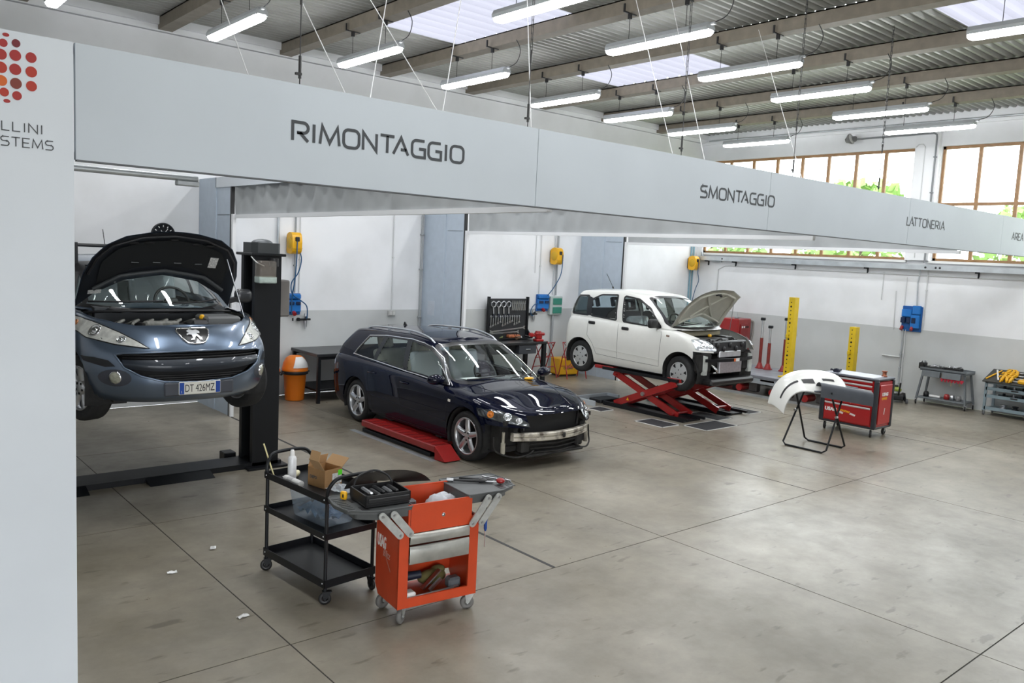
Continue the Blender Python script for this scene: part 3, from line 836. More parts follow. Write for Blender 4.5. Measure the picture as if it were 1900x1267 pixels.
def make_wheel(parent, x, y, z, R, rimr, w, style, sg, steer=0.0, rimm=None):
    """tyre with its rim as sub-part; sg = side (+1 left)"""
    M = Matrix.Translation((x, y, z)) @ Matrix.Rotation(steer, 4, 'Z') @ Matrix.Rotation(-PI / 2 * sg, 4, 'X')   # local z -> outward
    t = MB(); h = w / 2
    prof = [(rimr, -h * .82), (rimr + .012, -h * .95), (rimr + (R - rimr) * .55, -h), (R - .022, -h * .93), (R - .004, -h * .72), (R, -h * .4), (R, h * .4), (R - .004, h * .72), (R - .022, h * .93), (rimr + (R - rimr) * .55, h), (rimr + .012, h * .95), (rimr, h * .82)]
    t.lathe(prof, 40, M)
    for g in (-.45, -.15, .15, .45): t.lathe([(R + .0005, h * g - .006), (R - .004, h * g), (R + .0005, h * g + .006)], 40, M)
    ty = t.build('tyre', RUBBER, parent)
    r = MB(); ri = rimr; rimm = rimm or ALLOY
    # barrel and lip
    r.lathe([(ri + .004, h * .84), (ri + .002, h * .90), (ri - .010, h * .90), (ri - .022, h * .70), (ri - .03, h * .1), (ri - .03, -h * .8), (ri, -h * .84)], 40, M)
    def spoke(a0, prof_):       # prof_: list of (radius, half width, height)
        ca, sa = math.cos(a0), math.sin(a0); L = []; Rr = []; L2 = []; R2 = []; C = []
        for rr, hw, zz in prof_:
            for lst, sgn, dz in ((L, 1, 0), (Rr, -1, 0), (L2, 1.25, -.03), (R2, -1.25, -.03)):
                lst.append((ca * rr - sa * hw * sgn, sa * rr + ca * hw * sgn, zz + dz))
            C.append((ca * rr, sa * rr, zz + .006))
        r.grid([L2, L, C, Rr, R2], True, False and True)
        r.v[-len(L) * 5:] = [tuple(M @ V(p)) for p in r.v[-len(L) * 5:]]
    ho = h * .80
    if style == 'five':
        for k in range(5): spoke(k * 2 * PI / 5 + PI / 2, [(.03, .026, ho - .012), (.07, .030, ho - .008), (ri * .6, .027, ho + .002), (ri - .03, .024, ho), (ri - .008, .028, ho - .004)])
        hubr = .072
    elif style == 'seven':
        for k in range(7): spoke(k * 2 * PI / 7 + PI / 2, [(.03, .024, ho - .02), (.08, .026, ho - .016), (ri * .65, .024, ho - .004), (ri - .01, .034, ho - .004)])
        hubr = .075
    else:
        r.lathe([(0.0, ho + .008), (.05, ho + .008), (.085, ho), (ri * .8, ho + .004), (ri - .012, ho - .002), (ri, ho - .012)], 40, M)
        hubr = .045
    r.lathe([(0.0, ho - .004), (hubr * .5, ho - .004), (hubr * .9, ho - .008), (hubr, ho - .03)], 24, M)
    r.build('rim', rimm, ty)
    d = MB()
    d.lathe([(0.0, -.02 if style != 'cover' else -.05), (ri - .03, -.02 if style != 'cover' else -.05)], 32, M)
    if style == 'cover':
        for k in range(6):
            a = k * PI / 3 + .2; q = []
            for rr, hw in ((ri * .93, .030), (ri * .80, .022), (ri * .62, .006)): q.append((rr, hw))
            pl = [(math.cos(a) * rr - math.sin(a) * hw, math.sin(a) * rr + math.cos(a) * hw) for rr, hw in q] + [(math.cos(a) * rr + math.sin(a) * hw, math.sin(a) * rr - math.cos(a) * hw) for rr, hw in q[::-1]]
            d.prism(pl, ho + .0, ho + .0065, M)
        for k in range(4):
            a = k * PI / 2; d.lathe([(0, ho + .011), (.011, ho + .0105)], 8, M @ Matrix.Translation((.06 * math.cos(a), .06 * math.sin(a), 0)))
    else:
        nb = 5
        for k in range(nb):
            a = k * 2 * PI / nb + PI / 2 + PI / nb; d.lathe([(0, ho + .000), (.011, ho - .001), (.011, ho - .01)], 8, M @ Matrix.Translation((.05 * math.cos(a), .05 * math.sin(a), 0)))
    d.build('brake_and_bolts', DARK, ty)
    return ty

def wheel_well(parent, x, z, r, y0, y1, sg):
    mb = MB(); rows = []
    for i in range(17):
        a = PI * (-0.12 + 1.24 * i / 16); rows.append([(x + r * math.cos(a), sg * y0, z + r * math.sin(a)), (x + r * math.cos(a), sg * y1, z + r * math.sin(a))])
    mb.grid(rows)
    mb.add([(x + r * math.cos(PI * (-0.12 + 1.24 * i / 16)), sg * y1, z + r * math.sin(PI * (-0.12 + 1.24 * i / 16))) for i in range(17)], [tuple(range(17))])
    mb.build('wheel_liner', mat('liner_black', (0.02, 0.02, 0.02), 0.85, var=0.4, vscale=15), parent)

def seat(parent, x, y, z, h=0.58, m=FABRIC, headrest=True, hole=True):
    s = MB()
    s.rbox((x, y, z), (.50, .50, .16), .05, seg=2)
    Mx = Matrix.Translation((x - .24, y, z + .05)) @ Matrix.Rotation(rad(-14), 4, 'Y')
    s.rbox((0, 0, h / 2), (.13, .48, h), .05, Mx, seg=2)
    o = s.build('seat', m, parent)
    if headrest:
        hh = MB(); q = Mx @ Matrix.Translation((0.0, 0, h + .11))
        hh.rbox((0, 0, .075), (.09, .25, .05), .022, q, seg=2); hh.rbox((0, 0, -.07), (.09, .22, .05), .022, q, seg=2)
        hh.rbox((0, .095, 0), (.09, .06, .18), .022, q, seg=2); hh.rbox((0, -.095, 0), (.09, .06, .18), .022, q, seg=2)
        if not hole: hh.rbox((0, 0, 0), (.07, .2, .15), .02, q)
        for g in (-.05, .05): hh.cyl(q @ V((0, g, -.09)), q @ V((0, g, -.18)), .006, n=6)
        hh.build('headrest', m, o)
def interior(parent, xd, zd, wd, xs, zs, xrs, m=FABRIC, dash=BLACK, hole=True, floorz=0.3, xr=-1.6):
    d = MB()
    prof = [(xd + .30, zd - .02), (xd, zd), (xd - .16, zd - .03), (xd - .24, zd - .12), (xd - .20, zd - .42), (xd + .3, zd - .42)]
    d.prism([(p[0], p[1]) for p in prof], -wd, wd, Matrix(((1, 0, 0, 0), (0, 0, 1, 0), (0, 1, 0, 0), (0, 0, 0, 1))))
    d.build('dashboard', dash, parent)
    f = MB(); f.box(xr, xd + .1, -wd, wd, floorz - .03, floorz); f.build('cabin_floor', mat('carpet', (0.03, 0.03, 0.03), 0.95), parent)
    st = MB(); c = V((xd - .38, wd * .5, zd - .02)); Mx = Matrix.Translation(c) @ Matrix.Rotation(rad(62), 4, 'Y')
    st.tube([Mx @ V((.18 * math.cos(a * PI / 12), .18 * math.sin(a * PI / 12), 0)) for a in range(24)], .015, 6, closed=True)
    st.rbox((0, 0, -.02), (.12, .14, .05), .02, Mx); st.bar(Mx @ V((0, -.17, 0)), Mx @ V((0, .17, 0)), .03, .02); st.cyl(Mx @ V((0, 0, -.02)), Mx @ V((0, 0, -.3)), .025, n=8)
    st.build('steering_wheel', BLACK, parent)
    for sg in (1, -1):
        seat(parent, xs, sg * wd * .5, zs, .56, m, True, hole)
    b = MB(); b.rbox((xrs, 0, zs), (.48, wd * 1.75, .16), .05, seg=2)
    Mx = Matrix.Translation((xrs - .24, 0, zs + .05)) @ Matrix.Rotation(rad(-18), 4, 'Y'); b.rbox((0, 0, .28), (.12, wd * 1.7, .56), .05, Mx, seg=2)
    bo = b.build('rear_seat', m, parent)
    for g in (-.5, .5):
        hh = MB(); q = Mx @ Matrix.Translation((0, g * wd, .68))
        hh.rbox((0, 0, .06), (.08, .24, .05), .02, q, seg=2); hh.rbox((0, .09, -.02), (.08, .06, .16), .02, q, seg=2); hh.rbox((0, -.09, -.02), (.08, .06, .16), .02, q, seg=2)
        if not hole: hh.rbox((0, 0, -.02), (.06, .2, .15), .02, q)
        hh.build('headrest', m, bo)

def headlamp(sh, polys, axis, parent, bulbs, lens, amber=None, base=None, off=0.004):
    for sg in (1, -1):
        p = polys if sg == 1 else mir(polys) if axis == 'x' else polys
        a = sg if axis == 'y' else 1
        h = sh.patch(rpoly(p, .02), axis, a, off, name='headlamp', m=base or mat('lamp_reflector', (0.62, 0.63, 0.62), 0.22, 0.6, var=0.2, vscale=25), parent=parent, step=0.025)
        for (q, r, mm) in bulbs:
            c, n = sh.hit((q[0] * (sg if axis == 'x' else 1), q[1]), axis, a)
            u = n.orthogonal().normalized(); w = n.cross(u)
            b = MB(); Mx = Matrix(((u.x, w.x, n.x, c.x + n.x * .006), (u.y, w.y, n.y, c.y + n.y * .006), (u.z, w.z, n.z, c.z + n.z * .006), (0, 0, 0, 1)))
            b.lathe([(r, -.004), (r, .006), (r * .86, .008), (r * .8, .001), (r * .45, -.002), (r * .42, .008), (r * .2, .013), (0, .014)], 20, Mx)
            b.build('lamp_bowl', mm, h)
        sh.patch(rpoly(p, .02), axis, a, off + .018, name='lens', m=lens, parent=h, step=0.03)

def chain_parts(objs, parent):
    for o in objs: o.parent = parent
def engine_lump(t, boxes, parent):
    for nm, c, d, m, b in boxes:
        MB().rbox(c, d, b).build(nm, m, parent)
# ------------------------------------------------------------------ dark estate car
LENS = glassmat('lamp_lens', (0.97, 0.98, 0.98))
CARGLASS = glassmat('car_glass', (0.92, 0.98, 0.965))
AMBER = mat('amber_plastic', (0.75, 0.22, 0.01), 0.2, coat=0.5)
TRIM = mat('black_trim', (0.012, 0.012, 0.013), 0.3, coat=0.3)
GRIME = mat('dirty_black', (0.02, 0.019, 0.018), 0.8, var=0.5, vscale=9)
DIRTYALU = mat('dirty_aluminium', (0.62, 0.58, 0.50), 0.5, 0.4, dirt=(0.10, 0.08, 0.06), dscale=9)
def build_estate():
    navy = mat('navy_car_paint', (0.003, 0.0045, 0.016), 0.5, coat=1.0, spec=0.0, coat_ior=1.4)
    t = thing('estate_car', 'dark navy estate car with its front bumper removed over a red ramp', 'car', (6.89, 9.15, 0), -PI / 2)
    cm = dict(cf=.80, cr=.5, nf=2.5, nr=2.8)
    lv = [dict(w=.80, xf=2.05, xr=-2.10, z=.20, **cm), dict(w=.838, xf=2.15, xr=-2.25, z=.28, **cm),
          dict(w=.856, xf=2.20, xr=-2.30, z=.45, **cm), dict(w=.862, xf=2.18, xr=-2.31, z=[(-2.3, .64), (0, .62), (2.1, .545)], **cm),
          dict(w=.860, xf=2.13, xr=-2.29, z=[(-2.3, .78), (0, .76), (1.3, .70), (2.1, .605)], **cm),
          dict(w=.845, xf=2.09, xr=-2.27, z=[(-2.3, .885), (-1, .865), (0, .845), (.9, .805), (1.4, .772), (2.08, .655)], **cm),
          dict(w=.800, xf=2.05, xr=-2.24, z=[(-2.2, .945), (-1.5, .940), (0, .895), (.9, .845), (1.4, .810), (2.05, .682)], **cm),
          dict(w=.745, xf=2.00, xr=-2.18, z=[(-2.2, .955), (0, .910), (.9, .862), (1.4, .826), (2.03, .695)], **cm)]
    lo = Shell(lv, [(-2, .03), (.9, .075), (1.5, .06), (2.0, .02)], 5)
    gm = dict(cf=.50, cr=.30, nf=3.3, nr=3.0)
    gv = [dict(w=.775, xf=1.12, xr=-2.20, z=[(-2.2, .955), (0, .912), (1.1, .865)], **gm), dict(w=.738, xf=.92, xr=-2.13, z=[(-2.2, 1.08), (0, 1.05), (1, .99)], **gm),
          dict(w=.668, xf=.60, xr=-2.01, z=[(-2.2, 1.22), (0, 1.235), (.6, 1.19)], **gm), dict(w=.612, xf=.38, xr=-1.93, z=[(-2, 1.30), (-1.2, 1.335), (-.2, 1.355), (.4, 1.305)], **gm),
          dict(w=.565, xf=.30, xr=-1.89, z=[(-2, 1.325), (-1.2, 1.372), (-.3, 1.392), (.35, 1.340)], **gm), dict(w=.51, xf=.22, xr=-1.84, z=[(-2, 1.335), (-1.2, 1.386), (-.3, 1.405), (.35, 1.355)], **gm)]
    gh = Shell(gv, .028, 5)
    # window openings
    wr = rpoly([(-1.50, .992), (-1.27, 1.262), (-.90, 1.292), (-.98, .968)], .03)
    wm = rpoly([(-.90, .965), (-.81, 1.296), (-.30, 1.312), (-.20, .936)], .025)
    wf = rpoly([(-.11, .932), (-.20, 1.312), (.08, 1.292), (.26, 1.250), (.50, 1.145), (.83, .885)], .025)
    ws = rpoly([(-.67, .925), (-.70, .96), (-.55, 1.285), (-.3, 1.315), (.3, 1.315), (.55, 1.285), (.70, .96), (.67, .925), (.3, .905), (-.3, .905)], .03)
    rg = rpoly([(-.60, 1.02), (-.50, 1.27), (.50, 1.27), (.60, 1.02)], .05)
    for p in (wr, wm, wf): gh.cut(p, 'y')
    gh.cut(ws, 'x', 1); gh.cut(rg, 'x', -1)
    lo.cut_if(lambda c, n: n.z > .3 and abs(c.y) < .70 and -2.1 < c.x < .86 and c.z > .8)
    lo.arch(1.325, .31, .372); lo.arch(-1.325, .31, .366)
    lo.cut_if(lambda c, n: c.x > 1.70 and c.z < .535)
    lo.cut([(-.46, .45), (-.46, .66), (.46, .66), (.46, .45)], 'x', 1)
    # doors and bonnet as separate panels
    df = [(-.12, .24), (-.15, 1.1), (.86, .95), (.96, .80), (.93, .24)]
    dr = [(-.99, .66), (-.96, 1.1), (-.15, 1.1), (-.12, .24), (-.86, .24), (-.88, .45)]
    bon = [(.93, -.72), (1.3, -.70), (1.75, -.60), (2.0, -.46), (2.08, 0), (2.0, .46), (1.75, .60), (1.3, .70), (.93, .72), (1.02, 0)]
    for sg in (1, -1):
        lo.label('front_door_%d' % (1 if sg > 0 else 2), df, 'y', sg); lo.label('rear_door_%d' % (1 if sg > 0 else 2), dr, 'y', sg)
    lo.label('bonnet', bon, 'z')
    P = lo.parts({'body': navy}, t); P['body'].name = 'body_shell'
    G = gh.parts({'body': navy}, t); G['body'].name = 'roof_and_pillars'
    GAP = mat('panel_gap', (0.002, 0.002, 0.002), 0.8)
    for sg in (1, -1):
        for pl in ([(-.15, .92), (-.12, .24), (.93, .24), (.96, .80), (.92, .86)], [(-.97, .95), (-.99, .66), (-.88, .45), (-.86, .24), (-.12, .24)]):
            lo.line(pl, 'y', sg, .003, GAP, 'panel_gap', t, off=-.001)
        pd = P['front_door_%d' % (1 if sg > 0 else 2)]
        for (hx, hz), pr in (((-.02, .775), pd), ((-.86, .795), P['rear_door_%d' % (1 if sg > 0 else 2)])):
            c, n = lo.hit((hx, hz), 'y', sg)
            h = MB(); h.tube([c + n * .004 + V((-.085, 0, 0)), c + n * .030 + V((-.06, 0, .004)), c + n * .034, c + n * .030 + V((.06, 0, .004)), c + n * .004 + V((.085, 0, 0))], .012, 8)
            h.build('door_handle', navy, pr)
        # crease along the doors
        lo.line([(-.86, .475), (0, .455), (.93, .435)], 'y', sg, .004, navy, 'rubbing_crease', t, off=.002)
        # glass and trims
        for nm, pl in (('quarter_glass', wr), ('rear_door_glass', wm), ('front_door_glass', wf)):
            gh.patch(offpoly(pl, .012), 'y', sg, -.004, name=nm, m=CARGLASS, parent=t, step=.05)
        allw = [(-1.535, .982), (-1.29, 1.275), (-.85, 1.318), (-.20, 1.338), (.09, 1.315), (.275, 1.272), (.52, 1.162), (.875, .868)]
        for pl in (wr, wm, wf): gh.patch(offpoly(pl, .030), 'y', sg, .002, hole=offpoly(pl, -.004), name='window_frame', m=TRIM, parent=t, step=.03)
        gh.patch(rpoly([(-.99, .985), (-.90, 1.3), (-.80, 1.3), (-.89, .975)], .01), 'y', sg, .003, name='pillar_trim', m=TRIM, parent=t)
        gh.patch(rpoly([(-.21, .955), (-.31, 1.32), (-.19, 1.32), (-.10, .95)], .01), 'y', sg, .003, name='pillar_trim', m=TRIM, parent=t)
        gh.line(allw, 'y', sg, .0095, CHROME, 'window_chrome', t, off=.004, closed=True)
        # roof rail
        rr = []
        for q in range(21):
            x = -1.55 + 1.75 * q / 20; e = math.sin(PI * q / 20) ** .35 if 0 < q < 20 else 0
            loc, no = gh.hit((x, sg * .535), 'z', 1); rr.append(loc + V((0, 0, -.01 + .050 * e)))
        ra = MB(); ra.tube(rr, .014, 8)
        for q in (7, 13): ra.box(rr[q].x - .03, rr[q].x + .03, rr[q].y - .012, rr[q].y + .012, rr[q].z - .05, rr[q].z)
        ra.build('roof_rail', mat('satin_rail', (.55, .57, .6), .3, .8), t)
        # mirror
        mi = MB(); Mx = Matrix.Translation((.80, sg * .925, .945)) @ Matrix.Rotation(rad(14 * sg), 4, 'Z')
        mi.sphere((0, 0, 0), 1, 16, 10, (.085, .125, .068)); mi.v = [tuple(Mx @ V((p[0] if p[0] > -.03 else -.03 + (p[0] + .03) * .25, p[1], p[2]))) for p in mi.v]
        mo = mi.build('door_mirror', navy, t)
        MB().bar((.80, sg * .77, .89), (.80, sg * .86, .915), .07, .035).build('mirror_arm', BLACK, mo)
        # side repeater
        lo.patch(rpoly([(.985, .695), (.985, .728), (1.04, .724), (1.04, .692)], .008), 'y', sg, .006, name='side_repeater', m=mat('clear_repeater', (.8, .75, .65), .2), parent=t)
        wheel_well(t, 1.325, .31, .368, .835, .50, sg); wheel_well(t, -1.325, .31, .362, .835, .50, sg)
        make_wheel(t, 1.325, sg * .725, .312, .312, .230, .22, 'five', sg); make_wheel(t, -1.325, sg * .725, .312, .312, .230, .22, 'five', sg)
        # front end innards: washer bottle, bracket, liner
        MB().rbox((1.90, sg * .56, .45), (.16, .07, .12), .02).build('lamp_bracket', GRIME, t)
        b = MB(); b.cyl((1.90, sg * .70, .20), (1.90, sg * .70, .33), .028, n=10); b.cyl((1.90, sg * .70, .33), (1.90, sg * .70, .46), .018, n=8); b.build('washer_pipe', mat('cream_plastic', (.55, .52, .42), .5, dirt=(.12, .1, .08)), t)
        MB().tube(smoothpath([(1.84, sg * .80, .40), (1.86, sg * .80, .26), (1.93, sg * .74, .20), (2.02, sg * .6, .17), (2.06, sg * .45, .19), (2.08, sg * .36, .24)], 4), .011, 6).build('undertray_edge', GRIME, t)
        MB().box(1.69, 1.86, min(sg * .36, sg * .72), max(sg * .36, sg * .72), .20, .56).build('front_liner', GRIME, t)
        li = MB(); li.rbox((1.98, sg * .45, .28), (.12, .13, .15), .02); li.build('air_duct', GRIME, t)
    # windscreen and rear glass
    for pl, sg, nm in ((ws, 1, 'windscreen'), (rg, -1, 'rear_window')):
        gh.patch(offpoly(pl, .012), 'x', sg, -.003, name=nm, m=CARGLASS, parent=t, step=.05)
        gh.patch(offpoly(pl, .028), 'x', sg, .002, hole=offpoly(pl, -.008), name='glass_seal', m=TRIM, parent=t, step=.03)
    # wipers
    for a, b in (((-.55, .935), (.05, .955)), ((.12, .925), (.66, .955))):
        q = [gh.hit((a[0] + (b[0] - a[0]) * k / 6, a[1] + (b[1] - a[1]) * k / 6), 'x', 1) for k in range(7)]
        MB().tube([l + n * .014 for l, n in q], .008, 5).build('wiper', BLACK, t)
    # cowl
    MB().prism([(.86, -.72), (.86, .72), (1.0, .62), (1.10, .25), (1.12, 0), (1.10, -.25), (1.0, -.62)], .855, .872).build('scuttle_panel', BLACK, t)
    lo.line(bon, 'z', 1, .003, GAP, 'panel_gap', t, off=-.001, closed=True)
    # hood creases
    for sg in (1, -1):
        lo.line([(.98, sg * .55), (1.4, sg * .49), (1.95, sg * .36)], 'z', 1, .006, navy, 'bonnet_crease', P['bonnet'], off=-.002)
    # headlamps
    hl = [(.842, .702), (.845, .625), (.74, .585), (.47, .537), (.475, .572), (.56, .648), (.70, .698)]
    headlamp(lo, hl, 'x', t, [((.66, .640), .050, CHROME), ((.565, .600), .040, CHROME), ((.785, .655), .042, AMBER)], LENS, base=mat('lamp_dark_chrome', (.30, .31, .32), .12, .9, var=.3, vscale=30))
    for sg in (1, -1):
        lo.line(hl if sg > 0 else mir(hl), 'x', 1, .006, BLACK, 'lamp_seal', t, closed=True)
        # tail lamp
        lo.patch([(-2.02, .62), (-2.0, .80), (-2.12, .93), (-2.22, .90), (-2.22, .62)], 'y', sg, .004, name='tail_lamp', m=mat('tail_red', (.25, .006, .006), .15, coat=1), parent=t)
    # crash beam and radiator
    cb = MB(); rows = []
    for k in range(15):
        y = -.62 + 1.24 * k / 14; x = 2.155 - .17 * (y / .62) ** 2
        rows.append([(x, y, .455), (x + .012, y, .445), (x + .012, y, .415), (x - .004, y, .405), (x + .012, y, .395), (x + .012, y, .365), (x, y, .355), (x - .05, y, .355), (x - .05, y, .455), (x, y, .455)])
    cb.grid(rows, False); cb.add(rows[0][:-1], [tuple(range(9))]); cb.add(rows[-1][:-1], [tuple(range(8, -1, -1))])
    cb.build('crash_beam', DIRTYALU, t)
    MB().rbox((2.155, .05, .405), (.04, .05, .06), .01).build('tow_bracket', GRIME, t)
    rd = MB(); rd.box(1.93, 1.96, -.48, .48, .36, .665); rd.build('radiator', mat('radiator_mesh', (.012, .012, .013), .6, bump=.5, bscale=200), t)
    fr = MB(); fr.tube([(1.97, -.45, .47), (1.985, -.45, .655), (2.02, 0, .665), (1.985, .45, .655), (1.97, .45, .47)], .018, 6); fr.build('lock_carrier', BLACK, t)
    lp = MB()
    for z in (.20, .25, .30): lp.tube([(2.02, -.38, z), (2.10, 0, z), (2.02, .38, z)], .010, 5)
    lp.box(1.9, 1.95, -.4, .4, .17, .36); lp.build('lower_grille', GRIME, t)
    sp = MB(); sp.rbox((1.97, 0, .175), (.24, .95, .03), .01); sp.build('undertray', GRIME, t)
    MB().box(-2.0, 1.9, -.70, .70, .22, .28).build('underbody', GRIME, t)
    MB().box(1.68, 1.95, -.72, .72, .55, .60).build('inner_wing', GRIME, t)
    interior(t, .62, .90, .64, -.05, .48, -.95, mat('beige_leather', (.28, .27, .22), .55, var=.1), mat('grey_dash', (.08, .085, .085), .6), False, .28, -2.0)
    # white cover left on the front seats
    for sg in (1, -1):
        c = MB(); Mx = Matrix.Translation((-.22, sg * .33, .56)) @ Matrix.Rotation(rad(-14), 4, 'Y'); c.rbox((.035, 0, .30), (.10, .50, .60), .05, Mx, seg=2); c.build('seat_cover', glassmat('clear_film', (.9, .95, .95), haze=.35), t)
    # dashboard papers
    MB().prism([(.62, -.42), (.80, -.40), (.78, -.15), (.62, -.18)], .905, .907).build('paper_sheet', WHITEP, t)
    # aerial and badge sticker
    a = MB(); loc, no = gh.hit((-1.35, 0.0), 'z', 1); a.prism([(-.05, 0), (.05, 0), (-.01, .05), (-.025, .055)], -.008, .008, Matrix.Translation(loc) @ Matrix.Rotation(PI / 2, 4, 'X')); a.build('roof_aerial', BLACK, t)
    lo.patch([(-1.98 + .045 * math.cos(k * PI / 8), .82 + .045 * math.sin(k * PI / 8)) for k in range(16)], 'y', -1, .005, name='round_sticker', m=mat('sticker_grey', (.45, .45, .55), .5), parent=t)
    loc, no = lo.hit((1.06, .42), 'z', 1)
    MB().sphere(loc + V((0, 0, .015)), .05, 10, 6, (1, 1.6, .4)).build('yellow_sticker', YELP, t)
    return t
build_estate()
# ------------------------------------------------------------------ white small hatchback on the scissor lift
def build_white():
    wp = mat('white_car_paint', (.74, .74, .70), .35, coat=.7, var=.02)
    t = thing('small_hatchback', 'white small hatchback with open bonnet raised on a scissor lift', 'car', (11.44, 9.32, .49), -PI / 2)
    cm = dict(cf=.55, cr=.30, nf=2.5, nr=3.2)
    lv = [dict(w=.72, xf=1.60, xr=-1.56, z=.22, **cm), dict(w=.752, xf=1.70, xr=-1.64, z=.30, **cm), dict(w=.772, xf=1.74, xr=-1.68, z=.45, **cm),
          dict(w=.780, xf=1.75, xr=-1.68, z=.62, **cm), dict(w=.776, xf=1.72, xr=-1.66, z=[(-1.7, .82), (.8, .78), (1.7, .72)], **cm),
          dict(w=.765, xf=1.66, xr=-1.63, z=[(-1.7, .94), (-.3, .92), (.6, .89), (1.1, .86), (1.6, .79)], **cm),
          dict(w=.735, xf=1.60, xr=-1.60, z=[(-1.6, 1.01), (-.3, .985), (.6, .955), (1.0, .93), (1.55, .845)], **cm),
          dict(w=.68, xf=1.55, xr=-1.56, z=[(-1.6, 1.02), (-.3, 1.0), (.6, .975), (1.0, .955), (1.52, .865)], **cm)]
    lo = Shell(lv, [(-1.5, .02), (.8, .06), (1.5, .035)], 5)
    gm = dict(cf=.46, cr=.22, nf=3.2, nr=3.4)
    gv = [dict(w=.728, xf=1.03, xr=-1.60, z=[(-1.6, 1.0), (0, .985), (.9, .965)], **gm), dict(w=.708, xf=.83, xr=-1.57, z=[(-1.6, 1.16), (0, 1.15), (.8, 1.13)], **gm),
          dict(w=.662, xf=.55, xr=-1.51, z=[(-1.6, 1.32), (0, 1.33), (.6, 1.31)], **gm), dict(w=.615, xf=.37, xr=-1.46, z=[(-1.5, 1.43), (-.5, 1.455), (.4, 1.425)], **gm),
          dict(w=.565, xf=.28, xr=-1.40, z=[(-1.5, 1.475), (-.5, 1.51), (.3, 1.475)], **gm), dict(w=.49, xf=.19, xr=-1.32, z=[(-1.4, 1.49), (-.5, 1.532), (.25, 1.495)], **gm)]
    gh = Shell(gv, .022, 5)
    wq = rpoly([(-1.42, 1.065), (-1.40, 1.375), (-1.10, 1.39), (-1.02, 1.06)], .03)
    wr = rpoly([(-.95, 1.058), (-1.0, 1.33), (-.80, 1.425), (-.42, 1.445), (-.34, 1.028)], .03)
    wf = rpoly([(-.17, 1.018), (-.25, 1.438), (.08, 1.405), (.36, 1.27), (.66, .985)], .03)
    ws = rpoly([(-.64, 1.02), (-.66, 1.06), (-.52, 1.43), (-.3, 1.46), (.3, 1.46), (.52, 1.43), (.66, 1.06), (.64, 1.02), (.3, 1.0), (-.3, 1.0)], .03)
    rg = rpoly([(-.56, 1.08), (-.50, 1.40), (.50, 1.40), (.56, 1.08)], .04)
    for p in (wq, wr, wf): gh.cut(p, 'y')
    gh.cut(ws, 'x', 1); gh.cut(rg, 'x', -1)
    lo.cut_if(lambda c, n: n.z > .3 and abs(c.y) < .66 and -1.52 < c.x < .80 and c.z > .85)
    lo.arch(1.13, .285, .355); lo.arch(-1.16, .285, .350)
    lo.cut_if(lambda c, n: c.x > 1.38 and c.z < .675)
    lo.cut([(-.56, .55), (-.56, .95), (.56, .95), (.56, .55)], 'x', 1)
    lo.cut_if(lambda c, n: c.x > 1.50 and abs(c.y) < .55)
    df = [(-.23, .36), (-.25, 1.1), (.68, 1.0), (.72, .88), (.69, .34)]; dr = [(-.98, .70), (-.97, 1.1), (-.25, 1.1), (-.23, .36), (-.74, .38), (-.84, .56)]
    bon = [(.74, -.68), (1.2, -.66), (1.48, -.60), (1.60, -.3), (1.62, 0), (1.60, .3), (1.48, .60), (1.2, .66), (.74, .68), (.88, .4), (.98, 0), (.88, -.4)]
    for k, sg in ((1, 1), (2, -1)):
        lo.label('front_door_%d' % k, df, 'y', sg); lo.label('rear_door_%d' % k, dr, 'y', sg)
    lo.cut(bon, 'z'); lo.snap(bon, 'z')
    piv = Matrix.Translation((.80, 0, 1.02)) @ Matrix.Rotation(rad(-62), 4, 'Y') @ Matrix.Translation((-.80, 0, -1.0))
    P = lo.parts({'body': wp}, t); P['body'].name = 'body_shell'
    P['bonnet'] = lo.patch(bon, 'z', 1, 0, name='bonnet', m=wp, parent=t, xform=piv, step=.04)
    G = gh.parts({'body': wp}, t); G['body'].name = 'roof_and_pillars'
    cream = mat('bonnet_inner_paint', (.50, .49, .42), .45, var=.06)
    inner = lo.patch(offpoly(bon, -.012), 'z', 1, -.014, name='bonnet_inner', m=cream, parent=P['bonnet'], xform=piv, step=.05)
    rb = MB()
    def hp(x, y, o): 
        l, n = lo.hit((x, y), 'z', 1); return piv @ (l - n * o)
    for pl in ([(.88, -.58), (1.25, -.58), (1.45, -.48), (1.52, -.2), (1.52, .2), (1.45, .48), (1.25, .58), (.88, .58), (1.06, 0)],):
        rb.tube([hp(x, y, .022) for x, y in resample(pl, .06)], .022, 6, closed=True)
    for a, b in (((1.0, -.30), (1.50, .30)), ((1.0, .30), (1.50, -.30)), ((1.02, 0), (1.30, 0))):
        rb.tube([hp(a[0] + (b[0] - a[0]) * k / 8, a[1] + (b[1] - a[1]) * k / 8, .022) for k in range(9)], .018, 6)
    rb.build('bonnet_rib', cream, P['bonnet'])
    k = MB(); k.rbox(hp(1.50, 0, .03), (.05, .12, .04), .01); k.rbox(hp(1.47, .1, .03), (.03, .05, .03), .008); k.build('bonnet_catch', BLACKM, P['bonnet'])
    GAP = mat('panel_gap_grey', (.05, .05, .05), .8)
    for k, sg in ((1, 1), (2, -1)):
        for pl in ([(-.25, 1.0), (-.23, .36), (.69, .34), (.72, .88), (.68, .965)], [(-.97, 1.02), (-.98, .70), (-.84, .56), (-.74, .38), (-.23, .36)]):
            lo.line(pl, 'y', sg, .0035, GAP, 'panel_gap', t, off=-.001)
        for (hx, hz), pr in (((-.08, .895), P['front_door_%d' % k]), ((-.88, .925), P['rear_door_%d' % k])):
            c, n = lo.hit((hx, hz), 'y', sg); h = MB()
            h.rbox(c + n * .006, (.16, .03, .055), .012); h.build('door_handle', BLACK, pr)
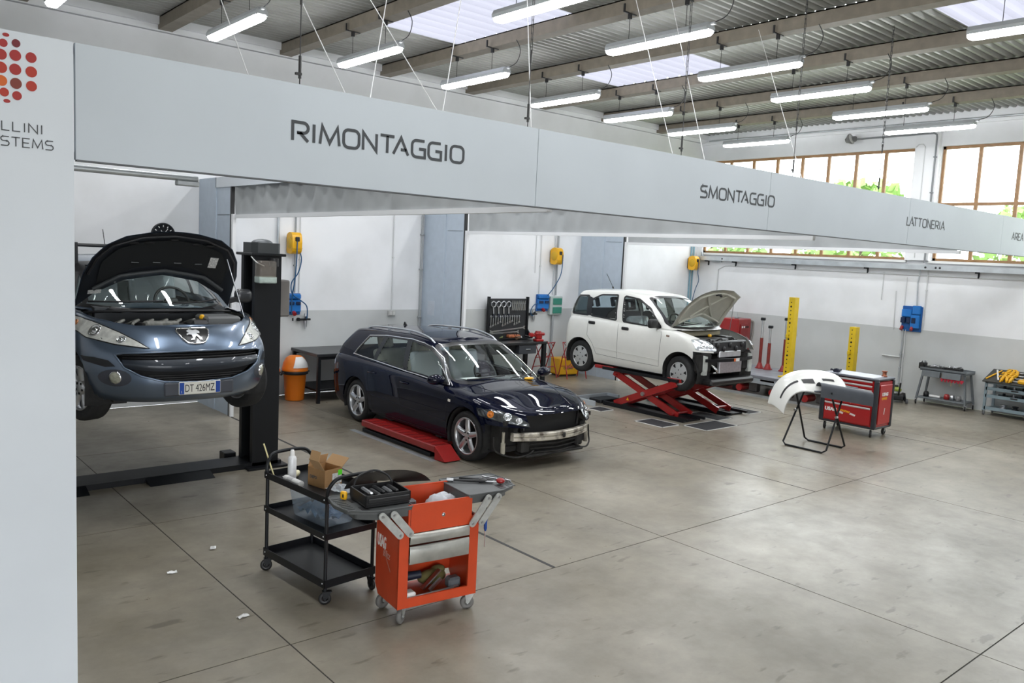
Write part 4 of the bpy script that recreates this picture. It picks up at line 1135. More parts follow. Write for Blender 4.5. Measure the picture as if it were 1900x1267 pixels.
        for nm, pl, gm_ in (('quarter_glass', wq, glassmat('tinted_car_glass', (.22, .26, .26))), ('rear_door_glass', wr, CARGLASS), ('front_door_glass', wf, CARGLASS)):
            gh.patch(offpoly(pl, .012), 'y', sg, -.004, name=nm, m=gm_, parent=t, step=.05)
            gh.patch(offpoly(pl, .024), 'y', sg, .002, hole=offpoly(pl, -.006), name='window_frame', m=TRIM, parent=t, step=.03)
        gh.patch([(-1.06, 1.05), (-1.13, 1.40), (-.98, 1.36), (-.94, 1.05)], 'y', sg, .003, name='pillar_trim', m=TRIM, parent=t)
        mi = MB(); mi.rbox((.60, sg * .86, 1.05), (.10, .20, .15), .035, seg=2); mi.bar((.60, sg * .70, 1.0), (.60, sg * .8, 1.02), .08, .05); mi.build('door_mirror', BLACK, t)
        lo.patch(rpoly([(.82, .855), (.82, .885), (.89, .88), (.89, .85)], .006), 'y', sg, .006, name='side_repeater', m=mat('dark_repeater', (.18, .12, .09), .3), parent=t)
        lo.line([(-.8, .50), (0, .47), (.68, .45)], 'y', sg, .004, wp, 'door_crease', t, off=.002)
        wheel_well(t, 1.13, .285, .352, .755, .42, sg); wheel_well(t, -1.16, .285, .347, .755, .42, sg)
        make_wheel(t, 1.10, sg * .66, .275, .29, .185, .165, 'cover', sg, rad(-6), mat('hubcap_silver', (.55, .56, .56), .35, .4)); make_wheel(t, -1.16, sg * .66, .285, .29, .185, .165, 'cover', sg, 0, mat('hubcap_silver', (.55, .56, .56), .35, .4))
        # exposed front corner: inner wing, reservoir
        MB().rbox((1.43, sg * .56, .49), (.16, .30, .34), .04).build('inner_wing', GRIME, t)
        rs = MB(); rs.prism([(-.04, .0), (.045, .0), (.055, .12), (.04, .30), (-.05, .32)], -.035, .035, frame_mtx((1.50, sg * .62, .30), (0, 1, 0), (0, 0, 1))); rs.build('washer_bottle', mat('milky_plastic', (.55, .58, .55), .45, var=.2), t)
        MB().bar((.78, sg * .66, .25), (-.85, sg * .66, .25), .10, .09).build('sill_beam', GRIME, t)
    for pl, sg, nm in ((ws, 1, 'windscreen'), (rg, -1, 'rear_window')):
        gh.patch(offpoly(pl, .012), 'x', sg, -.003, name=nm, m=CARGLASS, parent=t, step=.05)
        gh.patch(offpoly(pl, .026), 'x', sg, .002, hole=offpoly(pl, -.008), name='glass_seal', m=TRIM, parent=t, step=.03)
    for a, b in (((-.50, 1.03), (.02, 1.06)), ((.08, 1.03), (.58, 1.06))):
        q = [gh.hit((a[0] + (b[0] - a[0]) * k / 6, a[1] + (b[1] - a[1]) * k / 6), 'x', 1) for k in range(7)]
        MB().tube([l + n * .014 for l, n in q], .008, 5).build('wiper', BLACK, t)
    MB().prism([(.80, -.66), (.80, .66), (.95, .60), (1.03, 0), (.95, -.60)], .955, .975).build('scuttle_panel', BLACK, t)
    hl = [(.735, .855), (.745, .70), (.52, .69), (.50, .74), (.56, .85), (.62, .868)]
    headlamp(lo, hl, 'x', t, [((.66, .775), .052, CHROME), ((.575, .765), .042, CHROME)], LENS, base=mat('silver_lamp', (.70, .72, .75), .15, .7, var=.25, vscale=22))
    # engine bay and front end
    MB().box(.80, 1.50, -.62, .62, .42, .50).build('engine_bay_floor', GRIME, t)
    MB().box(.78, .82, -.64, .64, .45, .98).build('bulkhead', GRIME, t)
    engine_lump(t, [('engine_cover', (1.18, .0, .78), (.34, .55, .14), mat('engine_black', (.02, .02, .021), .5, bump=.3), .03), ('battery', (1.1, .42, .77), (.26, .20, .20), BLACK, .015), ('air_box', (1.2, -.38, .80), (.3, .22, .12), BLACK, .03),
                    ('bay_crossmember', (.90, 0, .90), (.10, 1.1, .10), mat('tan_panel', (.30, .27, .18), .6), .02), ('oil_cap', (1.08, .06, .875), (.06, .06, .05), YELP, .015)], t)
    pw = MB(); random.seed(4)
    for i in range(9):
        y = -.45 + i * .11; pw.tube(smoothpath([(1.30, y, .80), (1.42, y + .05, .86 - (i % 3) * .03), (1.50, y - .03, .74)], 4), .013, 6)
    pw.build('hose', BLACK, t)
    fr = MB(); fr.rbox((1.50, .02, .74), (.07, .92, .20), .02); fr.build('radiator_panel', mat('black_front', (.02, .02, .022), .35, bump=.4, bscale=30), t)
    for i in range(5): MB().sphere((1.545, -.34 + i * .17, .74 + .03 * (-1) ** i), .045, 10, 7, (.35, 1, 1)).build('panel_recess', BLACK, t)
    pl = MB(); pl.rbox((1.52, .02, .625), (.05, .60, .10), .01); pl.build('upper_beam_plate', mat('bare_aluminium', (.65, .66, .68), .35, .7, var=.15), t)
    rd = MB(); rd.rbox((1.54, .02, .415), (.05, .62, .20), .008); rd.build('radiator', mat('radiator_alu', (.52, .52, .55), .4, .7, var=.15, vscale=30), t)
    cb = MB(); rows = []
    for k in range(13):
        y = -.64 + 1.28 * k / 12; x = 1.66 - .10 * (y / .64) ** 2
        rows.append([(x, y, .565), (x, y, .515), (x - .04, y, .515), (x - .04, y, .565), (x, y, .565)])
    cb.grid(rows, False); cb.add(rows[0][:-1], [(0, 1, 2, 3)]); cb.add(rows[-1][:-1], [(3, 2, 1, 0)]); cb.build('crash_beam', BLACKM, t)
    MB().rbox((1.664, .05, .54), (.006, .12, .05), .002).build('beam_sticker', mat('sticker_white', (.8, .8, .78), .4), t)
    MB().rbox((1.666, -.02, .54), (.006, .05, .05), .002).build('beam_sticker', mat('sticker_orange', (.75, .15, .03), .4), t)
    MB().rbox((1.38, 0, .185), (.55, 1.2, .10), .03).build('undershield', BLACK, t)
    ht = MB(); ht.tube(smoothpath([(1.50, -.42, .44), (1.56, -.40, .40), (1.57, -.36, .34), (1.52, -.38, .32)], 4), .022, 8); ht.build('horn_pipe', CHROME, t)
    MB().box(-1.5, 1.2, -.60, .60, .20, .27).build('underbody', GRIME, t)
    st = MB(); q = hp(1.40, .52, .02); st.tube([(1.1, .58, .86), q], .006, 5); st.build('bonnet_prop', STEEL, t)
    interior(t, .58, 1.02, .60, -.02, .58, -.85, FABRIC, BLACK, True, .34, -1.5)
    a = MB(); a.tube([(-1.12, 0, 1.55), (-1.30, 0, 1.80)], .005, 5); a.cyl((-1.11, 0, 1.535), (-1.13, 0, 1.565), .016, n=8); a.build('roof_aerial', BLACK, t)
    c = MB(); Mx = Matrix.Translation((-.02, -.30, .66)) @ Matrix.Rotation(rad(-14), 4, 'Y'); c.rbox((-.1, 0, .25), (.16, .5, .45), .06, Mx, seg=2); c.build('seat_cover', glassmat('clear_film2', (.9, .95, .95), haze=.25), t)
build_white()
# ------------------------------------------------------------------ slate blue hatchback on the two-post lift
def build_blue():
    bp = mat('slate_blue_metallic', (.13, .175, .245), .32, .7, coat=1.0)
    t = thing('hatchback_car', 'slate blue hatchback with open bonnet raised on the black two-post lift', 'car', (2.645, 9.47, .87), -PI / 2)
    cm = dict(cf=.94, cr=.40, nf=2.75, nr=3.0); cu = dict(cf=.98, cr=.40, nf=2.35, nr=3.0)
    lv = [dict(w=.76, xf=1.97, xr=-1.80, z=.22, **cm), dict(w=.815, xf=2.07, xr=-1.88, z=.29, **cm), dict(w=.845, xf=2.115, xr=-1.92, z=.41, **cm),
          dict(w=.860, xf=2.105, xr=-1.92, z=.55, **cm), dict(w=.862, xf=2.06, xr=-1.90, z=[(-2, .74), (1.2, .70), (2.1, .68)], **cm),
          dict(w=.852, xf=1.985, xr=-1.86, z=[(-2, .90), (.8, .87), (1.3, .84), (2.0, .79)], **cu),
          dict(w=.81, xf=1.90, xr=-1.84, z=[(-2, 1.0), (.6, .965), (1.1, .945), (1.5, .915), (1.9, .855)], **cu),
          dict(w=.745, xf=1.83, xr=-1.80, z=[(-2, 1.02), (.6, .985), (1.1, .965), (1.5, .935), (1.85, .885)], **cu)]
    lo = Shell(lv, [(-1.5, .02), (1.0, .05), (1.6, .04), (1.85, .015)], 5)
    gm = dict(cf=.78, cr=.25, nf=2.15, nr=3.2)
    gv = [dict(w=.765, xf=1.30, xr=-1.84, z=[(-2, 1.01), (0, .985), (1.1, .965)], **gm), dict(w=.738, xf=1.05, xr=-1.78, z=[(-2, 1.13), (0, 1.12), (1, 1.10)], **gm),
          dict(w=.68, xf=.70, xr=-1.66, z=[(-2, 1.26), (0, 1.28), (.6, 1.26)], **gm), dict(w=.62, xf=.42, xr=-1.56, z=[(-1.6, 1.36), (-.4, 1.395), (.4, 1.375)], **gm),
          dict(w=.56, xf=.24, xr=-1.50, z=[(-1.5, 1.40), (-.4, 1.445), (.3, 1.42)], **gm), dict(w=.48, xf=.14, xr=-1.42, z=[(-1.5, 1.415), (-.4, 1.462), (.2, 1.44)], **gm)]
    gh = Shell(gv, .022, 5)
    wr = rpoly([(-1.30, 1.07), (-1.05, 1.33), (-.38, 1.375), (-.30, 1.05)], .03); wf = rpoly([(-.22, 1.05), (-.28, 1.378), (.12, 1.36), (.44, 1.24), (.84, 1.02)], .03)
    ws = rpoly([(-.70, 1.02), (-.71, 1.07), (-.54, 1.37), (-.3, 1.40), (.3, 1.40), (.54, 1.37), (.71, 1.07), (.70, 1.02), (.3, .99), (-.3, .99)], .03)
    rg = rpoly([(-.56, 1.08), (-.48, 1.34), (.48, 1.34), (.56, 1.08)], .04)
    for p in (wr, wf): gh.cut(p, 'y')
    gh.cut(ws, 'x', 1); gh.cut(rg, 'x', -1)
    lo.cut_if(lambda c, n: n.z > .3 and abs(c.y) < .68 and -1.7 < c.x < .80 and c.z > .85)
    lo.arch(1.27, .30, .362); lo.arch(-1.27, .30, .355)
    bon = [(.82, -.745), (1.25, -.73), (1.45, -.68), (1.62, -.585), (1.74, -.44), (1.80, -.2), (1.81, 0), (1.80, .2), (1.74, .44), (1.62, .585), (1.45, .68), (1.25, .73), (.82, .745), (.98, .60), (1.14, .35), (1.21, 0), (1.14, -.35), (.98, -.60)]
    gr = [(-.66, .655), (-.60, .545), (-.48, .475), (-.30, .425), (0, .41), (.30, .425), (.48, .475), (.60, .545), (.66, .655), (.60, .672), (.3, .685), (0, .688), (-.3, .685), (-.60, .672)]
    lo.cut(offpoly(gr, -.004), 'x', 1); lo.snap(gr, 'x')
    df = [(-.24, .30), (-.24, 1.15), (.86, 1.05), (.88, .30)]
    for k, sg in ((1, 1), (2, -1)): lo.label('front_door_%d' % k, df, 'y', sg)
    lo.cut(bon, 'z'); lo.snap(bon, 'z')
    lo.label('front_bumper', None, None, where=lambda c, n: c.x > 1.45 and c.z < .80)
    piv = Matrix.Translation((.86, 0, 1.03)) @ Matrix.Rotation(rad(-54), 4, 'Y') @ Matrix.Translation((-.86, 0, -.985))
    P = lo.parts({'body': bp}, t); P['body'].name = 'body_shell'
    P['bonnet'] = lo.patch(bon, 'z', 1, 0, name='bonnet', m=bp, parent=t, xform=piv, step=.04)
    gh.parts({'body': bp}, t)['body'].name = 'roof_and_pillars'
    liner = mat('bonnet_liner', (.010, .011, .012), .75, bump=.3, bscale=120)
    lo.patch(offpoly(bon, -.004), 'z', 1, -.010, name='bonnet_inner', m=mat('dark_inner_paint', (.014, .016, .02), .4, coat=.3), parent=P['bonnet'], xform=piv, step=.05)
    def hp(x, y, o):
        l, n = lo.hit((x, y), 'z', 1); return piv @ (l - n * o)
    lo.patch(rpoly([(1.12, -.60), (1.40, -.60), (1.58, -.48), (1.68, -.25), (1.70, 0), (1.68, .25), (1.58, .48), (1.40, .60), (1.12, .60), (1.32, .3), (1.36, 0), (1.32, -.3)], .04), 'z', 1, -.022, name='bonnet_liner', m=liner, parent=P['bonnet'], xform=piv, step=.05)
    rb = MB(); rb.tube([hp(x, y, .028) for x, y in resample_open([(1.06, -.62), (1.22, -.40), (1.29, 0), (1.22, .40), (1.06, .62)], .06)], .022, 6)
    rb.build('bonnet_rib', mat('rib_grey', (.05, .055, .058), .5), P['bonnet'])
    r2 = MB(); r2.tube([hp(x, y, .018) for x, y in resample_open([(1.25, -.69), (1.45, -.64), (1.62, -.53), (1.73, -.3), (1.76, 0), (1.73, .3), (1.62, .53), (1.45, .64), (1.25, .69)], .05)], .013, 6); r2.build('bonnet_edge_seal', mat('rib_dark', (.02, .02, .022), .4), P['bonnet'])
    for x, y in ((1.66, -.22), (1.66, -.36), (1.66, .22), (1.66, .36), (1.71, 0)):
        MB().sphere(hp(x, y, .02), .03, 8, 6, (.5, 1.6, .5)).build('bonnet_slot', DARK, P['bonnet'])
    def sticker(x0, x1, y0, y1, nm, m):
        return lo.patch([(x0, y0), (x1, y0), (x1, y1), (x0, y1)], 'z', 1, -.027, name=nm, m=m, parent=P['bonnet'], xform=piv, step=.05)
    sticker(1.36, 1.50, .40, .48, 'warning_label', mat('label_print', (.62, .62, .6), .5, var=.35, vscale=70))
    sticker(1.00, 1.05, -.66, -.54, 'warning_label', mat('label_print', (.62, .62, .6), .5))
    for y in (-.3, -.1, .1, .3): MB().rbox(hp(1.40, y, .03), (.02, .07, .012), .003).build('liner_clip', GREYP, P['bonnet'])
    # windows, trim, mirrors, wheels
    for k, sg in ((1, 1), (2, -1)):
        lo.line([(-.24, 1.0), (-.24, .30), (.88, .30), (.87, .96)], 'y', sg, .0035, mat('panel_gap_blue', (.004, .004, .005), .8), 'panel_gap', t, off=-.001)
        for nm, pl in (('rear_side_glass', wr), ('front_door_glass', wf)):
            gh.patch(offpoly(pl, .012), 'y', sg, -.004, name=nm, m=CARGLASS, parent=t, step=.05)
            gh.patch(offpoly(pl, .030), 'y', sg, .002, hole=offpoly(pl, -.006), name='window_frame', m=TRIM, parent=t, step=.03)
        c, n = lo.hit((-.05, .92), 'y', sg); MB().rbox(c + n * .012, (.18, .03, .035), .012).build('door_handle', bp, P['front_door_%d' % k])
        mi = MB(); mi.rbox((.80, sg * .93, 1.10), (.11, .19, .15), .05, seg=3); mo = mi.build('door_mirror', mat('mirror_dark', (.02, .022, .026), .3, coat=.5), t)
        MB().bar((.80, sg * .74, 1.04), (.80, sg * .87, 1.07), .08, .05).build('mirror_arm', BLACK, mo)
        wheel_well(t, 1.27, .30, .36, .835, .48, sg); wheel_well(t, -1.27, .30, .353, .835, .48, sg)
        make_wheel(t, 1.27, sg * .735, .28, .305, .205, .195, 'seven', sg, rad(17)); make_wheel(t, -1.27, sg * .735, .28, .305, .205, .195, 'seven', sg)
        # fog lamp in its recess, side vent
        fy = sg * .655
        lo.patch([(fy + .105 * math.cos(a * PI / 10), .455 + .075 * math.sin(a * PI / 10)) for a in range(20)], 'x', 1, .003, name='fog_recess', m=mat('fog_recess', (.05, .055, .07), .45), parent=t, step=.02)
        c, n = lo.hit((fy, .46), 'x', 1); u = n.orthogonal().normalized(); w = n.cross(u); f = MB()
        Mx = Matrix(((u.x, w.x, n.x, c.x), (u.y, w.y, n.y, c.y), (u.z, w.z, n.z, c.z), (0, 0, 0, 1)))
        f.lathe([(.056, 0), (.056, .016), (.050, .018)], 24, Mx); fo = f.build('fog_lamp', CHROME, t)
        MB().lathe([(.051, .012), (.04, .018), (.02, .022), (0, .023)], 20, Mx).build('fog_glass', mat('fog_glass', (.45, .45, .36), .12, .3, var=.3, vscale=40), fo)
        vp = [(sg * y, z) for y, z in ((.84, .615), (.78, .62), (.70, .605), (.655, .555), (.72, .545), (.83, .575))]
        lo.patch(vp, 'x', 1, .003, name='bumper_vent', m=mat('vent_dark', (.008, .009, .012), .4), parent=t, step=.02)
    for pl, sg, nm in ((ws, 1, 'windscreen'), (rg, -1, 'rear_window')):
        gh.patch(offpoly(pl, .012), 'x', sg, -.003, name=nm, m=CARGLASS, parent=t, step=.05)
        gh.patch(offpoly(pl, .026), 'x', sg, .002, hole=offpoly(pl, -.008), name='glass_seal', m=TRIM, parent=t, step=.03)
    for a, b in (((-.62, 1.035), (-.02, 1.055)), ((.05, 1.03), (.60, 1.055))):
        q = [gh.hit((a[0] + (b[0] - a[0]) * k / 6, a[1] + (b[1] - a[1]) * k / 6), 'x', 1) for k in range(7)]
        MB().tube([l + n * .016 for l, n in q], .009, 5).build('wiper', BLACK, t)
    MB().prism([(.70, -.74), (.70, .74), (.95, .66), (1.16, .4), (1.27, 0), (1.16, -.4), (.95, -.66)], .955, .975).build('scuttle_panel', BLACK, t)
    MB().tube(smoothpath([(1.02, -.70, .95), (1.18, -.5, .975), (1.30, 0, .985), (1.18, .5, .975), (1.02, .70, .95)], 6), .014, 6).build('scuttle_seal', BLACK, t)
    # headlamps
    hl = [(.845, .925), (.85, .84), (.80, .775), (.64, .738), (.40, .712), (.47, .765), (.585, .838), (.72, .905), (.80, .935)]
    headlamp(lo, hl, 'x', t, [((.735, .835), .062, CHROME), ((.585, .775), .040, CHROME), ((.815, .885), .026, mat('amber_soft', (.55, .22, .08), .3))], LENS, base=mat('lamp_silver_beige', (.74, .73, .68), .3, .25, var=.2, vscale=18))
    for sg in (1, -1): lo.line(hl if sg > 0 else mir(hl), 'x', 1, .006, BLACK, 'lamp_seal', t, closed=True)
    # grille mouth: dark back, rim, bars
    lo.patch(offpoly(gr, .01), 'x', 1, -.07, name='grille_back', m=DARK, parent=t, step=.04)
    lo.line(gr, 'x', 1, .010, bp, 'grille_rim', t, off=-.002, closed=True)
    g = MB()
    for z in (.655, .63, .475, .455, .435): 
        w = .60 if z > .6 else .42 - (.475 - z) * 3
        g.tube([lo.hit((-w + 2 * w * k / 16, z), 'x', 1)[0] - V((.03, 0, 0)) for k in range(17)], .006, 5)
    g.build('grille_slat', BLACK, t)
    bar = MB(); rows = []
    for k in range(25):
        y = -.61 + 1.22 * k / 24; rr = []; e = abs(y) / .61
        for j in range(7):
            z = .615 - .105 * (1 - .35 * e ** 3) * j / 6; loc = lo.hit((y, z), 'x', 1)[0]; rr.append(loc + V((-.012 + .018 * math.sin(PI * j / 6), 0, 0)))
        rows.append(rr)
    bar.grid(rows, True, True); bar.build('grille_crossbar', mat('crossbar_dark', (.018, .024, .034), .4, .2, coat=.4), t)
    # emblem: shield with a rearing beast
    sh = [(-.135, .868), (.135, .868), (.145, .85), (.115, .79), (.075, .752), (0, .744), (-.075, .752), (-.115, .79), (-.145, .85)]
    lo.patch(rpoly(sh, .012), 'x', 1, .004, name='emblem_shield', m=TRIM, parent=t, step=.02)
    lo.line(rpoly(sh, .02), 'x', 1, .0085, CHROME, 'emblem_rim', t, off=.006, closed=True)
    for pl in ([(-.06, .845), (-.03, .858), (0, .85), (.03, .855), (.055, .84), (.05, .825), (.02, .828), (.045, .80), (.06, .785), (.06, .772), (.035, .775), (.03, .79), (.012, .806), (-.005, .79), (-.01, .775), (-.045, .772), (-.04, .782), (-.02, .79), (-.025, .815), (-.05, .818), (-.07, .81), (-.066, .824), (-.04, .83), (-.055, .835)],):
        lo.patch(pl, 'x', 1, .012, name='emblem_beast', m=mat('emblem_silver', (.72, .73, .75), .35, .5), parent=t, step=.02)
    # number plate
    c = lo.hit((0, .36), 'x', 1)[0] + V((.012, 0, 0))
    pt = MB(); pt.rbox((c.x, 0, .36), (.012, .375, .118), .006); po = pt.build('number_plate', mat('plate_white', (.70, .69, .62), .4), t)
    for y in (-.162, .162): MB().box(c.x + .0062, c.x + .0072, y - .020, y + .020, .308, .412).build('plate_band', mat('plate_blue', (.01, .06, .32), .4), po)
    text_part('plate_text', 'DT 426MZ', .098, frame_mtx((c.x + .0068, -.132, .326), (0, 1, 0), (0, 0, 1)), mat('plate_ink', (.02, .02, .02), .5), po, width=.262, depth=.0008)
    text_part('plate_text', 'I', .03, frame_mtx((c.x + .0074, -.165, .318), (0, 1, 0), (0, 0, 1)), WHITEP, po, depth=.0008)
    MB().rbox((c.x - .01, 0, .355), (.02, .62, .12), .01).build('plate_plinth', mat('plinth_grey', (.055, .06, .075), .5), t)
    # engine bay
    MB().box(.95, 1.80, -.66, .66, .55, .62).build('engine_bay_floor', GRIME, t)
    MB().box(.94, 1.0, -.66, .66, .55, .955).build('bulkhead', GRIME, t)
    grm = mat('engine_grey', (.20, .20, .18), .6, var=.4, vscale=25, bump=.4, bscale=50)
    engine_lump(t, [('engine_cover', (1.45, -.12, .83), (.40, .42, .10), mat('engine_black', (.02, .02, .021), .5, bump=.3), .03), ('injector_rail', (1.60, -.18, .885), (.12, .30, .06), grm, .015), ('battery_box', (1.42, .42, .87), (.34, .34, .16), mat('battery_grey', (.12, .125, .125), .5), .02),
                    ('fuse_box', (1.58, .17, .86), (.16, .18, .12), BLACK, .03), ('filter_box', (1.3, -.50, .78), (.3, .2, .16), BLACK, .03), ('oil_cap', (1.46, .25, .935), (.05, .05, .05), YELP, .015), ('lock_panel', (1.74, 0, .80), (.06, .8, .06), grm, .01)], t)
    hs = MB()
    for i in range(8):
        y = -.5 + i * .13; hs.tube(smoothpath([(1.16, y, .84), (1.36, y + .06, .905), (1.56, y - .05, .88), (1.68, y, .80)], 4), .014, 6)
    hs.build('hose', grm, t)
    st = MB(); st.tube([(1.45, .68, .92), hp(1.50, .56, .03)], .006, 5); st.build('bonnet_prop', STEEL, t)
    MB().box(-1.7, 1.7, -.62, .62, .20, .27).build('underbody', GRIME, t)
    interior(t, .78, 1.02, .62, .0, .56, -.90, mat('grey_seat', (.12, .14, .14), .8, var=.1), mat('dash_grey', (.05, .055, .06), .6), False, .32, -1.6)
    for sg in (1, -1):
        c_ = MB(); Mx = Matrix.Translation((-.18, sg * .31, .62)) @ Matrix.Rotation(rad(-14), 4, 'Y'); c_.rbox((.03, 0, .34), (.10, .5, .66), .05, Mx, seg=2); c_.build('seat_cover', glassmat('clear_film', (.9, .95, .95), haze=.35), t)
    # roof bars and aerial
    for x in (.02, -.85):
        zr = gh.hit((x, 0), 'z', 1)[0].z + .10
        b = MB(); b.rbox((x, 0, zr), (.035, 1.36, .028), .008); ro = b.build('roof_bar', BLACK, t)
        for sg in (1, -1):
            f = MB(); zz = gh.hit((x, sg * .56), 'z', 1)[0].z; f.prism([(-.05, 0), (.05, 0), (.035, zr - zz + .05), (-.035, zr - zz + .05)], -.05, .05, frame_mtx((x, sg * .58, zz - .02), (1, 0, 0), (0, 0, 1))); f.build('bar_foot', BLACK, ro)
    a = MB(); q = gh.hit((.05, -.25), 'z', 1)[0]; a.tube([q, q + V((-.16, 0, .30))], .004, 5); a.cyl(q - V((0, 0, .005)), q + V((-.01, 0, .03)), .014, n=8); a.build('roof_aerial', BLACK, t)
build_blue()
# ================================================================== WORKSHOP EQUIPMENT
# ---------------------------------------------------------------- two-post lift
BROWNP = mat('lift_inner_plate', (.10, .088, .072), .6, var=.25, vscale=6)
def lift():
    t = thing('two_post_lift', 'black two-post car lift with oil tank under its motor cap', 'car lift', (2.645, 8.95, 0))
    for sg in (1, -1):
        p = MB(); a, b = sg * 1.10, sg * 1.41
        x0, x1 = min(a, b), max(a, b); bk = sg * 1.38
        p.box(x0, x1, -.19, -.165, 0, 2.41); p.box(x0, x1, .165, .19, 0, 2.41); p.box(min(bk, b), max(bk, b), -.165, .165, 0, 2.41)
        for yy in (-.165, .12): p.box(min(a, sg * 1.13), max(a, sg * 1.13), yy, yy + .045, 0, 2.41)
        po = p.build('post', BLACKM, t)
        for yy in (-.075, .005): MB().box(min(sg * 1.28, sg * 1.30), max(sg * 1.28, sg * 1.30), yy, yy + .076, .12, 2.15).build('inner_plate', BROWNP, po)
        MB().box(x0 - .08, x1 + .08, -.30, .34, 0, .025).build('base_plate', BLACKM, po)
        MB().rbox((sg * 1.02, .32, .05), (.14, .16, .10), .008).build('anchor_block', BLACKM, po)
        MB().rbox((sg * 1.25, 0, 2.425), (.40, .46, .03), .006).build('top_plate', BLACKM, po)
        c = MB(); c.rbox((sg * 1.18, 0, .98), (.14, .26, .40), .01); ca = c.build('carriage', BLACKM, po)
        for (px, py) in ((.70, -.32), (.70, 1.05)):
            ar = MB(); ar.bar((sg * 1.14, .1 if py > 0 else -.1, 1.0), (sg * px, py, 1.0), .10, .07); ar.cyl((sg * px, py, 1.0), (sg * px, py, 1.068), .055, n=16)
            ar.build('lift_arm', BLACKM, t)
    m = MB(); m.prism([(-.17, -.10), (-.12, -.17), (.12, -.17), (.17, -.10), (.17, .12), (-.17, .12)], 2.44, 2.555, Matrix.Translation((1.26, 0, 0)))
    mo = m.build('motor_housing', mat('motor_grey', (.045, .05, .052), .5), t)
    MB().sphere((1.26, 0, 2.55), .12, 16, 8, (1, 1, .4)).build('motor_dome', mat('motor_dome', (.16, .17, .18), .4, .3, var=.2, vscale=20), mo)
    tk = MB(); tk.rbox((1.19, -.27, 2.24), (.20, .14, .24), .02, seg=2); to = tk.build('oil_tank', glassmat('tank_plastic', (.75, .72, .68), haze=.3, hazecol=(.4, .36, .32)), t)
    MB().rbox((1.19, -.27, 2.15), (.205, .145, .075), .01).build('tank_label', mat('tank_label', (.42, .50, .46), .5, var=.2, vscale=20), to)
    MB().cyl((1.28, -.28, 2.30), (1.28, -.28, 2.39), .05, n=12).build('pump_cap', BLACK, to)
    MB().tube(smoothpath([(1.05, -.2, 2.40), (1.08, -.28, 2.34), (1.16, -.30, 2.30)], 5), .006, 6).build('oil_hose', WHITEP, to)
    MB().rbox((1.49, -.02, 1.93), (.13, .20, .42), .015).build('control_box', mat('control_grey', (.14, .13, .12), .5), t)
    MB().box(-1.45, 1.45, -.19, .19, 0, .06).build('base_frame', BLACKM, t)
    for x0, x1 in ((-.05, .62), (-1.3, -.62)):
        r = MB(); r.add([(x0, -.19, 0), (x1, -.19, 0), (x1, -.36, 0), (x0, -.36, 0), (x0, -.19, .055), (x1, -.19, .055)], [(0, 3, 2, 1), (3, 2, 5, 4), (0, 4, 3), (1, 2, 5), (0, 1, 5, 4)]); r.build('crossing_ramp', BLACKM, t)
lift()

# ---------------------------------------------------------------- low red ramp under the estate car
def low_ramp():
    t = thing('ramp_lift', 'low red lifting ramp lying under the dark estate car', 'car lift', (6.89, 9.0, 0))
    gr = mat('red_grip', (.40, .010, .008), .5, bump=.9, bscale=90)
    for sg in (1, -1):
        s = lambda a, b: (min(sg * a, sg * b), max(sg * a, sg * b))
        p = MB(); x0, x1 = s(.87, 1.11); p.rbox(((x0 + x1) / 2, -.05, .125), (x1 - x0, 1.78, .09), .012); x2, x3 = s(.50, .87); p.box(x2, x3, -.72, .78, .10, .16)
        p.build('platform', RED, t)
        w = MB(); w.add([(x0, -.94, .165), (x1, -.94, .165), (x1, -1.16, .015), (x0, -1.16, .015), (x0, -.94, .0), (x1, -.94, .0)], [(0, 1, 2, 3)[::-1], (0, 3, 4), (1, 5, 2), (4, 5, 1, 0), (3, 2, 5, 4)]); w.build('end_ramp', gr, t)
        for k in range(11): MB().box(x0 + .02, x1 - .02, -.86 + k * .155, -.80 + k * .155, .1695, .173).build('grip_bar', gr, t)
        b = MB(); b.box(*s(.55, 1.08), -.80, .85, 0, .05); b.build('base_frame', BLACKM, t)
        for y in (-.55, .62): MB().rbox((sg * .72, y, .187), (.14, .12, .045), .008).build('rubber_block', BLACK, t)
        MB().box(*s(1.12, 1.20), -1.0, 1.0, 0, .006).build('floor_edge', GALV, t)
low_ramp()

